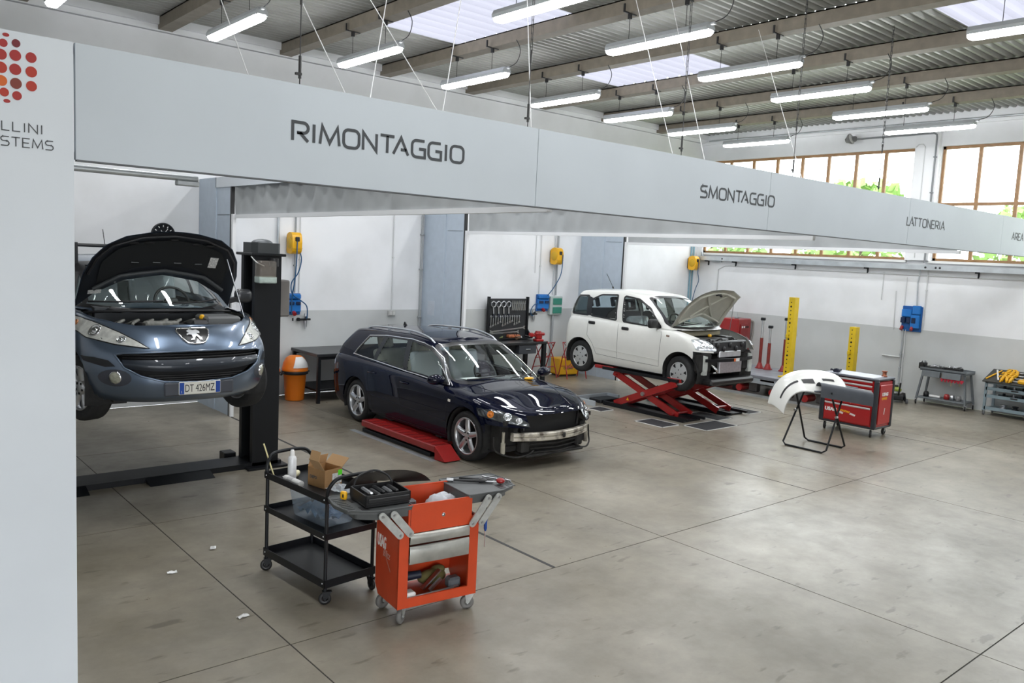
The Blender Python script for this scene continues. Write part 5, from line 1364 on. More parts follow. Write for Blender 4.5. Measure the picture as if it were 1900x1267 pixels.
# ---------------------------------------------------------------- scissor lift under the white car
def scissor():
    t = thing('scissor_lift', 'red scissor lift raising the white hatchback above black floor plates', 'car lift', (11.44, 9.0, 0))
    WE = mat('white_edge', (.62, .62, .60), .5, var=.15); MAT = mat('black_mat', (.025, .025, .028), .8, bump=.4, bscale=80)
    for sg in (1, -1):
        xa, xb = .42, .78
        for x in (xa, xb):
            for o, nm in ((0, 'arm'),):
                dx = .0 if x == xa else .0
                a1 = MB(); a1.bar((sg * x, .52, .06), (sg * x, -.78, .60), .035, .11); a1.build('scissor_arm', RED, t)
                a2 = MB(); a2.bar((sg * (x - .05), -.82, .06), (sg * (x - .05), .62, .60), .035, .11); a2.build('scissor_arm', RED, t)
        pv = MB(); pv.cyl((sg * .34, -.12, .33), (sg * .83, -.12, .33), .035, n=14); pv.build('pivot_pin', STEEL, t)
        for (y, z) in ((-.72, .56), (.55, .56), (-.75, .10), (.46, .10)): MB().cyl((sg * .40, y, z), (sg * .80, y, z), .022, n=10).build('cross_rod', RED, t)
        hy = MB(); hy.cyl((sg * .58, .45, .10), (sg * .58, .05, .32), .04, n=12); hy.cyl((sg * .58, .05, .32), (sg * .58, -.25, .46), .022, n=10); hy.build('hydraulic_ram', BLACKM, t)
        pf = MB(); pf.box(min(sg * .40, sg * .80), max(sg * .40, sg * .80), -.80, .85, .62, .665); pf.build('platform', BLACKM, t)
        for y0, y1 in ((-1.0, -.55), (.65, 1.10)): MB().rbox((sg * .66, (y0 + y1) / 2, .645), (.16, y1 - y0, .06), .008).build('extension_pad', RED, t)
        for y in (-.52, .75): MB().cyl((sg * .66, y, .665), (sg * .66, y, .68), .045, n=14).build('support_disc', BLACK, t)
        b = MB(); b.box(min(sg * .36, sg * .84), max(sg * .36, sg * .84), -1.0, .75, .002, .03); b.box(sg * .38 - .02, sg * .38 + .02, -1.1, .75, .03, .07); b.box(sg * .82 - .02, sg * .82 + .02, -1.1, .75, .03, .07); b.build('base_frame', BLACKM, t)
    for x0, x1, y0, y1 in ((-1.46, -1.02, -1.10, -.52), (-.14, .29, -1.18, -.52), (-1.00, -.16, -1.60, -1.14), (-1.38, -1.04, .28, .63), (.90, 1.3, -1.1, -.5)):
        MB().box(x0 + .02, x1 - .02, y0 + .02, y1 - .02, 0, .004).build('floor_plate', MAT, t)
        e = MB()
        for a in ((x0, x1, y0, y0 + .02), (x0, x1, y1 - .02, y1), (x0, x0 + .02, y0, y1), (x1 - .02, x1, y0, y1)): e.box(*a, 0, .006)
        e.build('plate_edging', WE, t)
    e = MB(); e.box(-1.10, -.20, 1.22, 1.26, 0, .09); e.box(-1.12, -1.08, .70, 1.26, 0, .09); e.box(-.22, -.18, .95, 1.26, 0, .09); e.build('raised_frame', mat('pale_frame', (.55, .60, .64), .4, .3), t)
    MB().rbox((-.55, .98, .03), (.5, .3, .06), .01).build('hose_box', BLACKM, t)
    lb = MB(); lb.prism([(-.03, -.022), (.03, -.022), (0, .03)], 0, .002, frame_mtx((-.818, .20, .19), (0, -1, 0), (0, 0, 1))); lb.build('warning_label', YELP, t)
scissor()

# ---------------------------------------------------------------- swing-lid bins
def bin_(x, y, label):
    t = thing('swing_bin', label, 'bin', (x, y, 0), -.1, 'orange swing bins')
    b = MB(); b.lathe([(0, .004), (.150, .004), (.155, .02), (.185, .47), (.205, .475), (.208, .50)], 28); b.build('bucket', ORANGE, t)
    bg = MB(); bg.lathe([(.19, .435), (.212, .44), (.218, .475), (.214, .49)], 28); bg.tube([(-.19, -.05, .465), (-.24, -.06, .45), (-.25, -.04, .43)], .015, 6); bg.tube([(.2, -.02, .48), (.235, -.03, .47)], .015, 6); bg.build('bin_liner', BLACK, t)
    l = MB(); l.lathe([(.212, .495), (.214, .53), (.205, .545), (.19, .62), (.15, .70), (.10, .735), (0, .745)], 28); lo_ = l.build('lid', ORANGE, t)
    f = MB(); rows = []
    for i in range(9):
        u = i / 8; row = []
        for j in range(9):
            w = (j / 8 - .5) * 2; ang = -PI / 2 + w * .72 * (1 - .25 * u) + .25
            zz = .555 + .17 * u; r = .214 * math.sqrt(max(0.02, 1 - ((zz - .53) / .225) ** 2.2)) + .006
            row.append((r * math.cos(ang), r * math.sin(ang), zz))
        rows.append(row)
    f.grid(rows); f.build('swing_flap', WHITEP, lo_)
bin_(6.02, 12.42, 'orange bin with white swing flap beside the black table leg')
bin_(5.54, 12.45, 'orange bin with white swing flap half behind the black lift post')

# ---------------------------------------------------------------- black steel table
def black_table():
    t = thing('steel_table', 'plain black steel table against the wall beside the orange bin', 'table', (7.1, 12.38, 0))
    MB().rbox((0, 0, .79), (1.90, .96, .05), .006).build('table_top', mat('black_top', (.022, .023, .026), .3, var=.2), t)
    for sx in (-.90, .90):
        for sy in (-.44, .44): MB().box(sx - .025, sx + .025, sy - .025, sy + .025, 0, .765).build('leg', BLACKM, t)
    MB().rbox((0, .05, .20), (1.8, .80, .03), .005).build('shelf', BLACKM, t)
    a = MB()
    for sy in (-.44, .44): a.box(-.9, .9, sy - .012, sy + .012, .72, .765)
    a.build('apron', BLACKM, t)
black_table()

# ---------------------------------------------------------------- workbench with tool board
def workbench():
    t = thing('workbench', 'black workbench with drawer and a tall tool board', 'workbench', (10.65, 12.48, 0))
    MB().rbox((0, 0, .80), (1.60, .66, .05), .006).build('bench_top', mat('bench_top', (.02, .021, .023), .3, var=.2), t)
    for sx in (-.74, .74):
        for sy in (-.28, .28): MB().box(sx - .04, sx + .04, sy - .035, sy + .035, 0, .775).build('leg', BLACKM, t)
    d = MB(); d.rbox((.28, -.05, .68), (.46, .52, .18), .006); do = d.build('drawer', mat('drawer_grey', (.05, .055, .065), .4), t)
    MB().rbox((.28, -.318, .68), (.12, .02, .025), .006).build('drawer_handle', STEEL, do)
    MB().box(-.72, .0, -.25, .25, .60, .77).build('cupboard', BLACKM, t)
    b = MB(); b.box(-.30, .72, .28, .31, .83, 1.66); bo = b.build('tool_board', mat('tool_board', (.018, .019, .021), .5), t)
    for x in (-.31, .73): MB().box(x - .02, x + .02, .25, .31, .83, 1.70).build('board_post', BLACKM, bo)
    MB().box(-.34, .78, .12, .31, .84, .862).build('board_shelf', BLACKM, bo)
    br = MB()
    br.add([(.74, .28, .86), (.76, .28, .86), (.76, .10, .86), (.74, .10, .86), (.74, .28, 1.05), (.76, .28, 1.05)], [(0, 4, 3), (1, 2, 5), (3, 4, 5, 2), (0, 3, 2, 1)]); br.build('board_gusset', BLACKM, bo)
    # hanging tools, each its own thing
    def tool(name, label, cat, x, z, grp, fn):
        q = thing(name, label, cat, (10.65 + x, 12.745, z), 0, grp); fn(q)
    def ringspanner(q):
        m = MB(); m.tube([(.062 * math.cos(k * PI / 3 + .5), 0, .062 * math.sin(k * PI / 3 + .5)) for k in range(6)], .013, 6, closed=True); m.bar((0, 0, -.07), (.012, 0, -.20), .03, .012, (0, 1, 0)); m.build('ring', STEEL, q)
        g = MB(); g.bar((.01, 0, -.19), (.02, 0, -.27), .026, .02, (0, 1, 0)); g.build('grip', mat('grip_blue', (.01, .012, .03), .5), q)
    for i in range(4): tool('filter_wrench', 'ring-headed filter wrench in the top row of the tool board', 'wrench', -.20 + i * .135, 1.545, 'filter wrenches on the tool board', ringspanner)
    def spanner(L):
        def f(q):
            m = MB(); m.bar((0, 0, 0), (0, 0, -L), .016, .007, (0, 1, 0)); m.lathe([(.011, -.006), (.020, -.006), (.020, .006), (.011, .006)], 10, Matrix.Translation((0, 0, .01)) @ Matrix.Rotation(PI / 2, 4, 'X'), closed=True)
            m.prism([(-.022, -.02), (-.008, -.012), (-.006, .004), (.006, .004), (.008, -.012), (.022, -.02), (.02, .022), (-.02, .022)], -.005, .005, Matrix.Translation((0, 0, -L)) @ Matrix.Rotation(PI / 2, 4, 'X') @ Matrix.Rotation(.4, 4, 'Z')); m.build('spanner_body', STEEL, q)
        return f
    for i in range(13): tool('spanner', 'chrome spanner in the long middle row of the tool board', 'spanner', -.25 + i * .063, 1.29, 'spanners on the tool board', spanner(.20 - (i % 5) * .018 - i * .004))
    def plier(q):
        m = MB(); m.bar((-.004, 0, 0), (-.016, 0, -.15), .012, .01, (0, 1, 0)); m.bar((.004, 0, 0), (.018, 0, -.15), .012, .01, (0, 1, 0)); m.cyl((0, -.006, 0), (0, .006, 0), .017, n=10); m.bar((0, 0, 0), (0, 0, .05), .016, .01, (0, 1, 0)); m.build('plier_body', STEEL, q)
    for i in range(7): tool('pliers', 'small pliers hanging at the end of the top row of the tool board', 'pliers', .31 + i * .055, 1.57, 'pliers on the tool board', plier)
    def bigs(L, tilt):
        def f(q):
            m = MB(); m.bar((-L / 2, 0, -tilt), (L / 2, 0, tilt), .026, .01, (0, 1, 0)); m.prism([(0, -.03), (.05, -.035), (.03, -.01), (.03, .01), (.05, .035), (0, .03)], -.006, .006, Matrix.Translation((L / 2, 0, tilt)) @ Matrix.Rotation(PI / 2, 4, 'X')); m.prism([(0, -.03), (-.05, -.035), (-.03, -.01), (-.03, .01), (-.05, .035), (0, .03)], -.006, .006, Matrix.Translation((-L / 2, 0, -tilt)) @ Matrix.Rotation(PI / 2, 4, 'X')); m.build('bar_body', STEEL, q)
        return f
    tool('long_wrench', 'longest chrome wrench lying slanted across the tool board', 'wrench', .20, 1.025, 'long wrenches on the tool board', bigs(.86, .035))
    tool('long_wrench', 'shorter chrome wrench lying below the longest on the tool board', 'wrench', .14, .965, 'long wrenches on the tool board', bigs(.66, .012))
    # loose things on the bench
    v = thing('bench_vise', 'bright red vise on the right end of the black workbench', 'vise', (11.28, 12.26, .825), -.25)
    a = MB(); a.rbox((0, 0, .025), (.18, .17, .05), .015); a.rbox((0, 0, .09), (.13, .12, .10), .02); a.rbox((.02, .0, .15), (.22, .11, .06), .02); a.cyl((-.01, 0, .155), (-.01, 0, .21), .07, .06, 14); a.build('vise_body', RED, v)
    b2 = MB(); b2.rbox((-.17, 0, .13), (.09, .10, .09), .02); b2.rbox((-.08, 0, .12), (.16, .06, .05), .01); b2.build('sliding_jaw', RED, v)
    MB().cyl((-.25, -.10, .11), (-.25, .10, .11), .009, n=8).build('screw_handle', STEEL, v)
    v = thing('anvil', 'small black anvil standing on the workbench', 'anvil', (10.12, 12.25, .825), .2)
    a = MB(); a.prism([(-.13, 0), (.13, 0), (.06, .07), (.05, .11), (.20, .15), (.22, .18), (-.18, .18), (-.20, .15), (-.06, .11), (-.06, .07)], -.06, .06, Matrix.Rotation(PI / 2, 4, 'X')); a.build('anvil_body', BLACKM, v)
    v = thing('angle_grinder', 'brown corded grinder lying behind the vise on the workbench', 'grinder', (11.05, 12.62, .825), .5)
    a = MB(); a.cyl((-.10, 0, .04), (.08, 0, .045), .032, .036, 12); a.build('grinder_body', mat('tool_brown', (.16, .09, .05), .5), v)
    MB().cyl((.10, 0, .02), (.10, 0, .07), .05, .04, 14).build('grinder_head', STEEL, v)
    MB().tube(smoothpath([(-.10, 0, .04), (-.16, .02, .10), (-.10, .05, .14), (.0, .03, .09)], 5), .006, 6).build('grinder_cord', BLACK, v)
    v = thing('parts_tray', 'orange-brown parts tray on the tool board shelf', 'tray', (10.98, 12.70, .862), 0)
    MB().rbox((0, 0, .03), (.30, .12, .06), .015).build('tray_body', mat('copper_orange', (.50, .16, .07), .4, var=.3, vscale=30), v)
    v = thing('gauge_case', 'grey-green case on the left of the tool board shelf', 'case', (10.55, 12.70, .862), 0)
    MB().rbox((0, 0, .045), (.22, .12, .09), .015).build('case_body', mat('case_green', (.22, .24, .10), .5), v)
workbench()

# ---------------------------------------------------------------- red tube trestles and yellow box
def trestle(x, y, rz, label):
    t = thing('tube_trestle', label, 'stand', (x, y, 0), rz, 'red tube trestles'); R_ = .012
    for k, (y0, y1) in enumerate(((-.18, .10), (.18, -.10))):
        f = MB(); f.tube([(-.24, y0, .01), (-.24, y0 * .3, .45), (-.22, y1, .76), (.22, y1, .76), (.24, y0 * .3, .45), (.24, y0, .01)], R_, 7); f.tube([(-.24, y0 * .6, .25), (.24, y0 * .6, .25)], R_ * .8, 6); f.tube([(-.24, y0 * .3, .45), (.24, y0 * .3, .45)], R_ * .8, 6)
        f.tube([(-.20, y1, .76), (-.14, y1, .69), (-.08, y1, .76)], R_ * .7, 6); f.tube([(.20, y1, .76), (.14, y1, .69), (.08, y1, .76)], R_ * .7, 6)
        f.build('tube_frame', RED, t)
    MB().tube([(-.24, -.12, .22), (.24, .12, .5)], R_ * .7, 6).build('brace', RED, t)
trestle(11.70, 12.50, .2, 'red tube trestle partly behind the workbench leg')
trestle(12.30, 12.24, -.2, 'red tube trestle in front of the yellow box')
t = thing('yellow_toolbox', 'yellow box with dark lettering behind the white car wheel', 'box', (12.46, 12.66, 0), -.12)
MB().rbox((0, 0, .21), (.52, .34, .36), .02).build('box_body', YELP, t)
MB().rbox((0, 0, .018), (.46, .30, .036), .01).build('box_foot', BLACK, t)
text_part('lettering', 'CAR', .085, frame_mtx((-.06, -.1715, .15), (1, 0, 0), (0, 0, 1)), INK, t, depth=.001, bold=.002)
MB().lathe([(.016, 0), (.026, 0), (.026, .003), (.016, .003)], 16, frame_mtx((-.12, -.171, .18), (1, 0, 0), (0, 0, 1)), closed=True).build('logo_ring', INK, t)
MB().tube(smoothpath([(.1, -.05, .39), (.16, -.1, .62), (.12, -.02, .80), (.17, .06, .5), (.2, .0, .39)], 5), .012, 6).build('hose_loop', BLACK, t)

# ---------------------------------------------------------------- yellow towers, jack stands, frame bench
def tower(x, y, z, h, label, rz=0):
    t = thing('yellow_tower', label, 'tower', (x, y, z), rz, 'yellow pulling towers')
    c = MB(); w, d = .15, .13
    c.box(-w / 2, w / 2, -d / 2, -d / 2 + .012, 0, h); c.box(-w / 2, w / 2, d / 2 - .012, d / 2, 0, h); c.box(-w / 2, -w / 2 + .012, -d / 2 + .012, d / 2 - .012, 0, h); c.box(w / 2 - .012, w / 2, -d / 2 + .012, d / 2 - .012, 0, h); c.box(-w / 2 + .01, w / 2 - .01, -d / 2 + .01, d / 2 - .01, h - .01, h - .002)
    co = c.build('column', YEL, t)
    n = int(h / .085)
    for k in range(n):
        hh = MB(); hh.cyl((-w / 2 - .0015, .01, .12 + k * .08), (-w / 2 + .001, .01, .12 + k * .08), .012 if k % 4 else .02, n=8); hh.build('pin_hole', DARK, co)
    MB().rbox((0, 0, .012), (.30, .26, .024), .004).build('foot_plate', YEL, t)
    MB().rbox((-.10, .03, h * .52), (.05, .05, .08), .01).build('side_lug', YEL, t)
    hk = MB(); hk.tube(smoothpath([(.075, 0, h * .55), (.16, 0, h * .56), (.20, 0, h * .52), (.17, 0, h * .49)], 4), .012, 6); hk.build('hook', STEEL, t)
tower(14.60, 8.55, .42, 1.58, 'tall yellow perforated tower standing on the frame bench')
tower(15.52, 7.74, .42, 1.06, 'shorter yellow perforated tower behind the red tool chest')
tower(9.52, 12.62, 0, 1.32, 'yellow perforated tower by the wall behind the estate car')
def jackstand(x, y, z, h, label):
    t = thing('jack_stand', label, 'stand', (x, y, z), .3, 'red telescopic stands')
    b = MB(); b.cyl((0, 0, 0), (0, 0, .02), .095, n=20); b.cyl((0, 0, .02), (0, 0, .12), .075, .04, 12)
    b.build('foot', RED, t); MB().cyl((0, 0, .08), (0, 0, h * .6), .034, n=14).build('outer_tube', mat('brown_red', (.22, .025, .018), .5, var=.2), t)
    MB().cyl((0, 0, h * .6), (0, 0, h - .06), .024, n=12).build('inner_tube', STEEL, t)
    h_ = MB(); h_.rbox((0, 0, h - .03), (.09, .09, .06), .01); h_.build('saddle', BLACKM, t)
    MB().tube(smoothpath([(.03, 0, h * .6), (.075, 0, h * .57), (.07, .01, h * .48), (.035, 0, h * .45)], 4), .004, 5).build('pin_chain', BLACK, t)
jackstand(15.27, 9.62, .42, 1.08, 'dark red telescopic stand next to the white car bumper area')
jackstand(15.26, 9.42, .42, .93, 'shortest red telescopic stand between the other two')
jackstand(15.33, 9.10, .42, 1.12, 'red telescopic stand right beside the tall yellow tower')
def frame_bench():
    t = thing('frame_bench', 'long low steel straightening bench carrying stands and towers', 'bench', (14.95, 9.55, 0))
    MB().rbox((0, 0, .39), (1.5, 4.5, .06), .008).build('bench_top', mat('bench_steel', (.22, .23, .26), .4, .4, var=.25, vscale=4), t)
    for x in (-.70, .70): MB().box(x - .05, x + .05, -2.2, 2.2, .26, .36).build('side_rail', mat('rail_pale', (.42, .46, .50), .4, .4), t)
    for y in (-1.9, -1.2, -.45, .3, 1.1, 1.9):
        MB().rbox((-.62, y, .19), (.16, .18, .24), .02).build('clamp', mat('clamp_dark', (.05, .045, .045), .5, var=.3), t)
        MB().cyl((-.72, y + .3, .12), (-.42, y + .3, .12), .07, n=12).build('roller', RED if y != .3 else BLACKM, t)
    for x in (-.6, .6):
        for y in (-2.1, 0, 2.1): MB().rbox((x, y, .17), (.10, .10, .26), .01).build('leg', BLACKM, t)
    for x in (-.78, .78): MB().box(x - .03, x + .03, -2.3, 2.3, 0, .045).build('floor_rail', GALV, t)
    for y in (-1.5, -.8, 0.1, .8): MB().rbox((-.70, y, .335), (.10, .32, .05), .006).build('red_block', RED, t)
frame_bench()
t = thing('welder_trolley', 'red welding machine trolley behind the raised bonnet of the white car', 'trolley', (16.75, 11.30, 0), .1)
MB().rbox((0, 0, .72), (.62, .50, 1.20), .02).build('cabinet', RED, t)
MB().rbox((-.05, -.262, 1.05), (.34, .02, .30), .006).build('front_panel', mat('panel_darkred', (.25, .01, .012), .4), t)
for k in range(4): MB().rbox((-.15 + k * .09, -.275, 1.13), (.05, .02, .05), .008).build('switch', WHITEP if k < 2 else BLACK, t)
for x in (-.25, .25):
    for y in (-.2, .2): MB().cyl((x - .02, y, .06), (x + .02, y, .06), .06, n=12).build('castor', BLACK, t)
MB().box(-.3, .3, -.24, .24, .10, .125).build('chassis', BLACKM, t)
MB().rbox((-.16, -.12, 1.345), (.10, .08, .05), .01).build('gauge_block', STEEL, t)
MB().tube([(-.16, -.12, 1.36), (-.16, -.12, 1.46)], .008, 6).build('gauge_stem', STEEL, t)
MB().tube(smoothpath([(.30, -.2, 1.25), (.42, -.25, 1.22), (.40, -.25, .9), (.33, -.2, .6)], 5), .025, 8).build('torch_cable', mat('torch_grey', (.3, .28, .26), .5, .3), t)

# ---------------------------------------------------------------- bumper on folding stand
def bumper_stand():
    st = thing('folding_stand', 'black tube folding stand with crossed legs under the bumper', 'stand', (11.0, 5.93, 0), 0)
    for k, sg in enumerate((1, -1)):
        x0, x1 = -.30 * sg, .17 * sg; f = MB(); yw = .335 - .02 * k
        pts = [(x1, -yw + .04, .84), (x0 + .02 * sg, -yw, .05), (x0, -yw + .05, .014), (x0, yw - .05, .014), (x0 + .02 * sg, yw, .05), (x1, yw - .04, .84)]
        f.tube(pts, .014, 8); f.build('leg_frame', BLACKM, st)
        MB().tube([(x1, -yw + .02, .845), (x1, yw - .02, .845)], .016, 8).build('top_bar', BLACKM, st)
    for y in (-.32, .32): MB().cyl((-.05, y - .02, .50) if False else (-.065, y, .50), (-.02, y, .50), .018, n=8).build('pivot', STEEL, st)
    b = thing('car_bumper', 'white plastic car bumper with grey lower valance lying on the folding stand', 'bumper', (11.0, 5.93, .86), rad(-40.8))
    wp = mat('bumper_white', (.78, .78, .74), .3, coat=.6)
    rows = []; prof = [(-.66, -.26), (-.63, -.12), (-.57, .02), (-.47, .13), (-.33, .205), (-.15, .245), (.05, .255), (.22, .235), (.34, .18), (.40, .11)]
    P2 = [V((p[0], 0, p[1])) for p in prof]; P2 = smoothpath(P2, 3)
    for p in P2:
        row = []; fr = (p.x + .66) / 1.06
        for j in range(13):
            v = -.30 + .62 * j / 12; e = (2 * j / 12 - 1)
            tt = 1 - j / 12; row.append((p.x * (1 - .10 * tt) + .05 * tt, (.27 - .50 * tt) * (0.75 + .25 * math.sin(PI * min(1, fr * 1.1))), p.z - .02 * (1 - tt) ** 4 - .27 * tt ** 1.7 * (.35 + .65 * min(1, fr * 2.2))))
        rows.append(row)
    s = MB(); s.grid(rows); s.grid([[(x * .985, y * .97, z - .014) for x, y, z in r] for r in rows], True, True); bo = s.build('bumper_skin', wp, b)
    def strip(i0, i1, j0, j1, m, nm):
        q = MB(); q.grid([[(x, y, z + .004) for x, y, z in rows[i][j0:j1 + 1]] for i in range(i0, i1 + 1)]); q.build(nm, m, bo)
    strip(3, 11, 4, 4 + 1, BLACK, 'impact_strip'); strip(12, 15, 3, 5, BLACK, 'lamp_opening'); strip(17, 20, 4, 5, BLACK, 'lamp_opening')
    v = MB(); pr = smoothpath([(-.34, 0, -.04), (-.33, 0, .10), (-.27, 0, .145), (-.17, 0, .12), (-.06, 0, .02), (.06, 0, .0), (.18, 0, .07), (.27, 0, .13), (.33, 0, .10)], 4)
    R_ = []
    for k in range(8):
        u = -.10 + .76 * k / 7; R_.append([(u, p.x * (1 - .10 * k / 7), p.z - .02 - .015 * k) for p in pr])
    v.grid(R_); v.grid([[(x, y, z - .012) for x, y, z in r] for r in R_], True, True)
    v.build('lower_valance', mat('valance_grey', (.065, .072, .085), .5, var=.1), b)
    MB().rbox((.10, -.02, -.012), (.5, .5, .018), .006).build('valance_floor', mat('valance_grey', (.065, .072, .085), .5), b)
bumper_stand()

# ---------------------------------------------------------------- castors
def castor(parent, x, y, r=.06, w=.03, rz=.4, m=BLACK, fork=STEEL, top=.13):
    Mx = Matrix.Translation((x, y, 0)) @ Matrix.Rotation(rz, 4, 'Z')
    c = MB(); c.lathe([(r * .35, -w / 2), (r * .8, -w / 2), (r, -w * .3), (r, w * .3), (r * .8, w / 2), (r * .35, w / 2)], 22, Mx @ Matrix.Translation((0, 0, r)) @ Matrix.Rotation(PI / 2, 4, 'X'), closed=True)
    o = c.build('castor_wheel', m, parent)
    f = MB()
    for s in (-1, 1): f.prism([(-.012, 0), (.012, 0), (.035 + r * .3, top - r), (-.02, top - r)], s * (w / 2 + .004) - .002, s * (w / 2 + .004) + .002, Mx @ Matrix.Translation((0, 0, r)) @ Matrix.Rotation(PI / 2, 4, 'X'))
    f.box(-.02, .035 + r * .3, -w / 2 - .008, w / 2 + .008, top - .006, top, Mx); f.cyl(Mx @ V((0, -w / 2 - .01, r)), Mx @ V((0, w / 2 + .01, r)), .008, n=8)
    f.build('castor_fork', fork, o)

# ---------------------------------------------------------------- big red tool chest
def chest():
    t = thing('tool_chest', 'red roller tool chest with black corners and grey drawer handles', 'tool chest', (12.70, 6.20, 0))
    W, D = .28, .46   # half x, half y
    MB().rbox((0, 0, .52), (2 * W - .03, 2 * D - .03, .72), .01).build('carcass', mat('chest_red', (.48, .010, .012), .3, coat=.4), t)
    for sx in (-1, 1):
        for sy in (-1, 1): MB().rbox((sx * (W - .022), sy * (D - .03), .52), (.06, .075, .76), .015).build('corner_post', mat('chest_black', (.025, .028, .034), .4), t)
    MB().rbox((0, 0, .915), (2 * W + .01, 2 * D + .01, .035), .01).build('top_rim', mat('chest_slate', (.10, .11, .13), .45), t)
    MB().rbox((-.02, .02, .93), (2 * W - .10, 2 * D - .16, .012), .004).build('top_sheet', mat('pale_sheet', (.62, .64, .70), .35, .2), t)
    MB().rbox((0, 0, .15), (2 * W, 2 * D, .03), .008).build('bottom_rim', mat('chest_black', (.025, .028, .034), .4), t)
    zs = [(.825, .885), (.755, .815), (.685, .745), (.615, .675), (.475, .605), (.18, .465)]
    for i, (a, b) in enumerate(zs):
        d = MB(); d.rbox((-W - .001, 0, (a + b) / 2), (.024, 2 * D - .16, b - a - .008), .006); do = d.build('drawer', mat('drawer_red', (.36, .010, .012), .3, coat=.4), t)
        MB().rbox((-W - .014, 0, b - .014), (.014, 2 * D - .17, .026), .004).build('drawer_handle', mat('handle_grey', (.55, .55, .54), .4, .4), do)
        if i == 5:
            text_part('lettering', 'USAG', .075, frame_mtx((-W - .0145, .36, .325), (0, -1, 0), (0, 0, 1)), WHITEP, do, width=.20, bold=.004)
            for m_, y0, y1, z_, n_ in ((YELP, .14, -.06, .35, 9), (WHITEP, .12, .05, .315, 4), (WHITEP, -.06, -.15, .312, 5)):
                k_ = MB()
                for i_ in range(n_):
                    yy = y0 + (y1 - y0) * i_ / n_; zz = z_ - .02 * i_ / n_
                    k_.bar((-W - .0135, yy, zz), (-W - .0135, yy - .014, zz + .028), .013, .0015, (1, 0, 0))
                k_.build('script_print', m_, do)
    sp = MB(); sp.rbox((0, -D - .002, .52), (.40, .012, .62), .006); so = sp.build('side_panel', mat('chest_red', (.48, .010, .012), .3), t)
    text_part('lettering', 'USAG', .07, frame_mtx((-.13, -D - .009, .66), (1, 0, 0), (0, 0, 1)), WHITEP, so, width=.20, bold=.004)
    k_ = MB()
    for i_ in range(8): k_.bar((-.13 + i_ * .022, -D - .0085, .605 - (i_ % 2) * .012), (-.118 + i_ * .022, -D - .0085, .635), .015, .0012, (0, 1, 0))
    k_.build('script_print', YELP, so)
    MB().bar((-.02, -D - .0085, .36), (.0, -D - .0085, .46), .02, .0012, (0, 1, 0)).build('stripe_print', WHITEP, so)
    MB().tube([(W + .0, -D + .05, .80), (W + .06, -D + .05, .82), (W + .06, D - .05, .82), (W, D - .05, .80)], .012, 7).build('push_handle', BLACK, t)
    for sx, sy, a in ((-1, -1, .5), (1, -1, 0), (-1, 1, .3), (1, 1, .2)): castor(t, sx * (W - .06), sy * (D - .08), .06, .032, a, BLACK, STEEL, .14)
    c = thing('copper_spool', 'small copper-brown spool on the corner of the red tool chest', 'spool', (12.86, 5.86, .9325))
    s = MB(); s.lathe([(0, 0), (.045, 0), (.045, .012), (.03, .018), (.032, .07), (.045, .078), (.045, .09), (0, .09)], 18); s.build('spool_body', mat('copper', (.30, .10, .05), .35, .6, var=.3, vscale=30), c)
    g = thing('work_glove', 'dark navy work glove lying on the red tool chest', 'glove', (12.58, 6.50, .937), .4)
    m = MB(); m.rbox((0, 0, .02), (.12, .10, .035), .015, seg=2)
    for k in range(4): m.tube([(.05, -.04 + k * .026, .02), (.10, -.045 + k * .03, .028), (.135, -.05 + k * .032, .018)], .012, 7)
    m.tube([(-.02, .05, .02), (.02, .09, .03), (.05, .10, .02)], .013, 7); m.tube([(-.06, 0, .02), (-.12, .01, .02)], .045, 8); m.build('glove_body', mat('navy_cloth', (.012, .014, .03), .85), g)
    e = thing('air_hose', 'thin black hose trailing behind the red tool chest', 'hose', (13.3, 7.0, 0))
    MB().tube(smoothpath([(0, 0, .012), (.3, .25, .012), (.75, .15, .012), (1.2, .3, .012), (1.8, .1, .012)], 6), .010, 6).build('hose_body', BLACK, e)
chest()

# ---------------------------------------------------------------- floor jack
t = thing('floor_jack', 'low black trolley jack with green top by the conduit wall', 'jack', (16.62, 7.30, 0), .55)
b = MB()
for s in (-1, 1): b.prism([(-.32, .04), (.30, .05), (.34, .10), (.10, .17), (-.20, .20), (-.34, .12)], s * .13 - .008, s * .13 + .008, Matrix.Rotation(PI / 2, 4, 'X'))
b.rbox((-.10, 0, .10), (.30, .24, .10), .02); b.build('jack_frame', BLACKM, t)
MB().rbox((.05, 0, .235), (.28, .16, .07), .02).build('lift_arm', mat('jack_green', (.32, .38, .06), .4), t)
MB().cyl((.16, 0, .27), (.16, 0, .30), .05, n=14).build('saddle', BLACK, t)
for x in (-.28, .28):
    for y in (-.16, .16): MB().cyl((x, y - .02, .05), (x, y + .02, .05), .05, n=14).build('wheel', GREYP, t)
MB().tube([(-.30, 0, .16), (-.42, 0, .38), (-.44, 0, .42)], .016, 7).build('handle', BLACK, t)

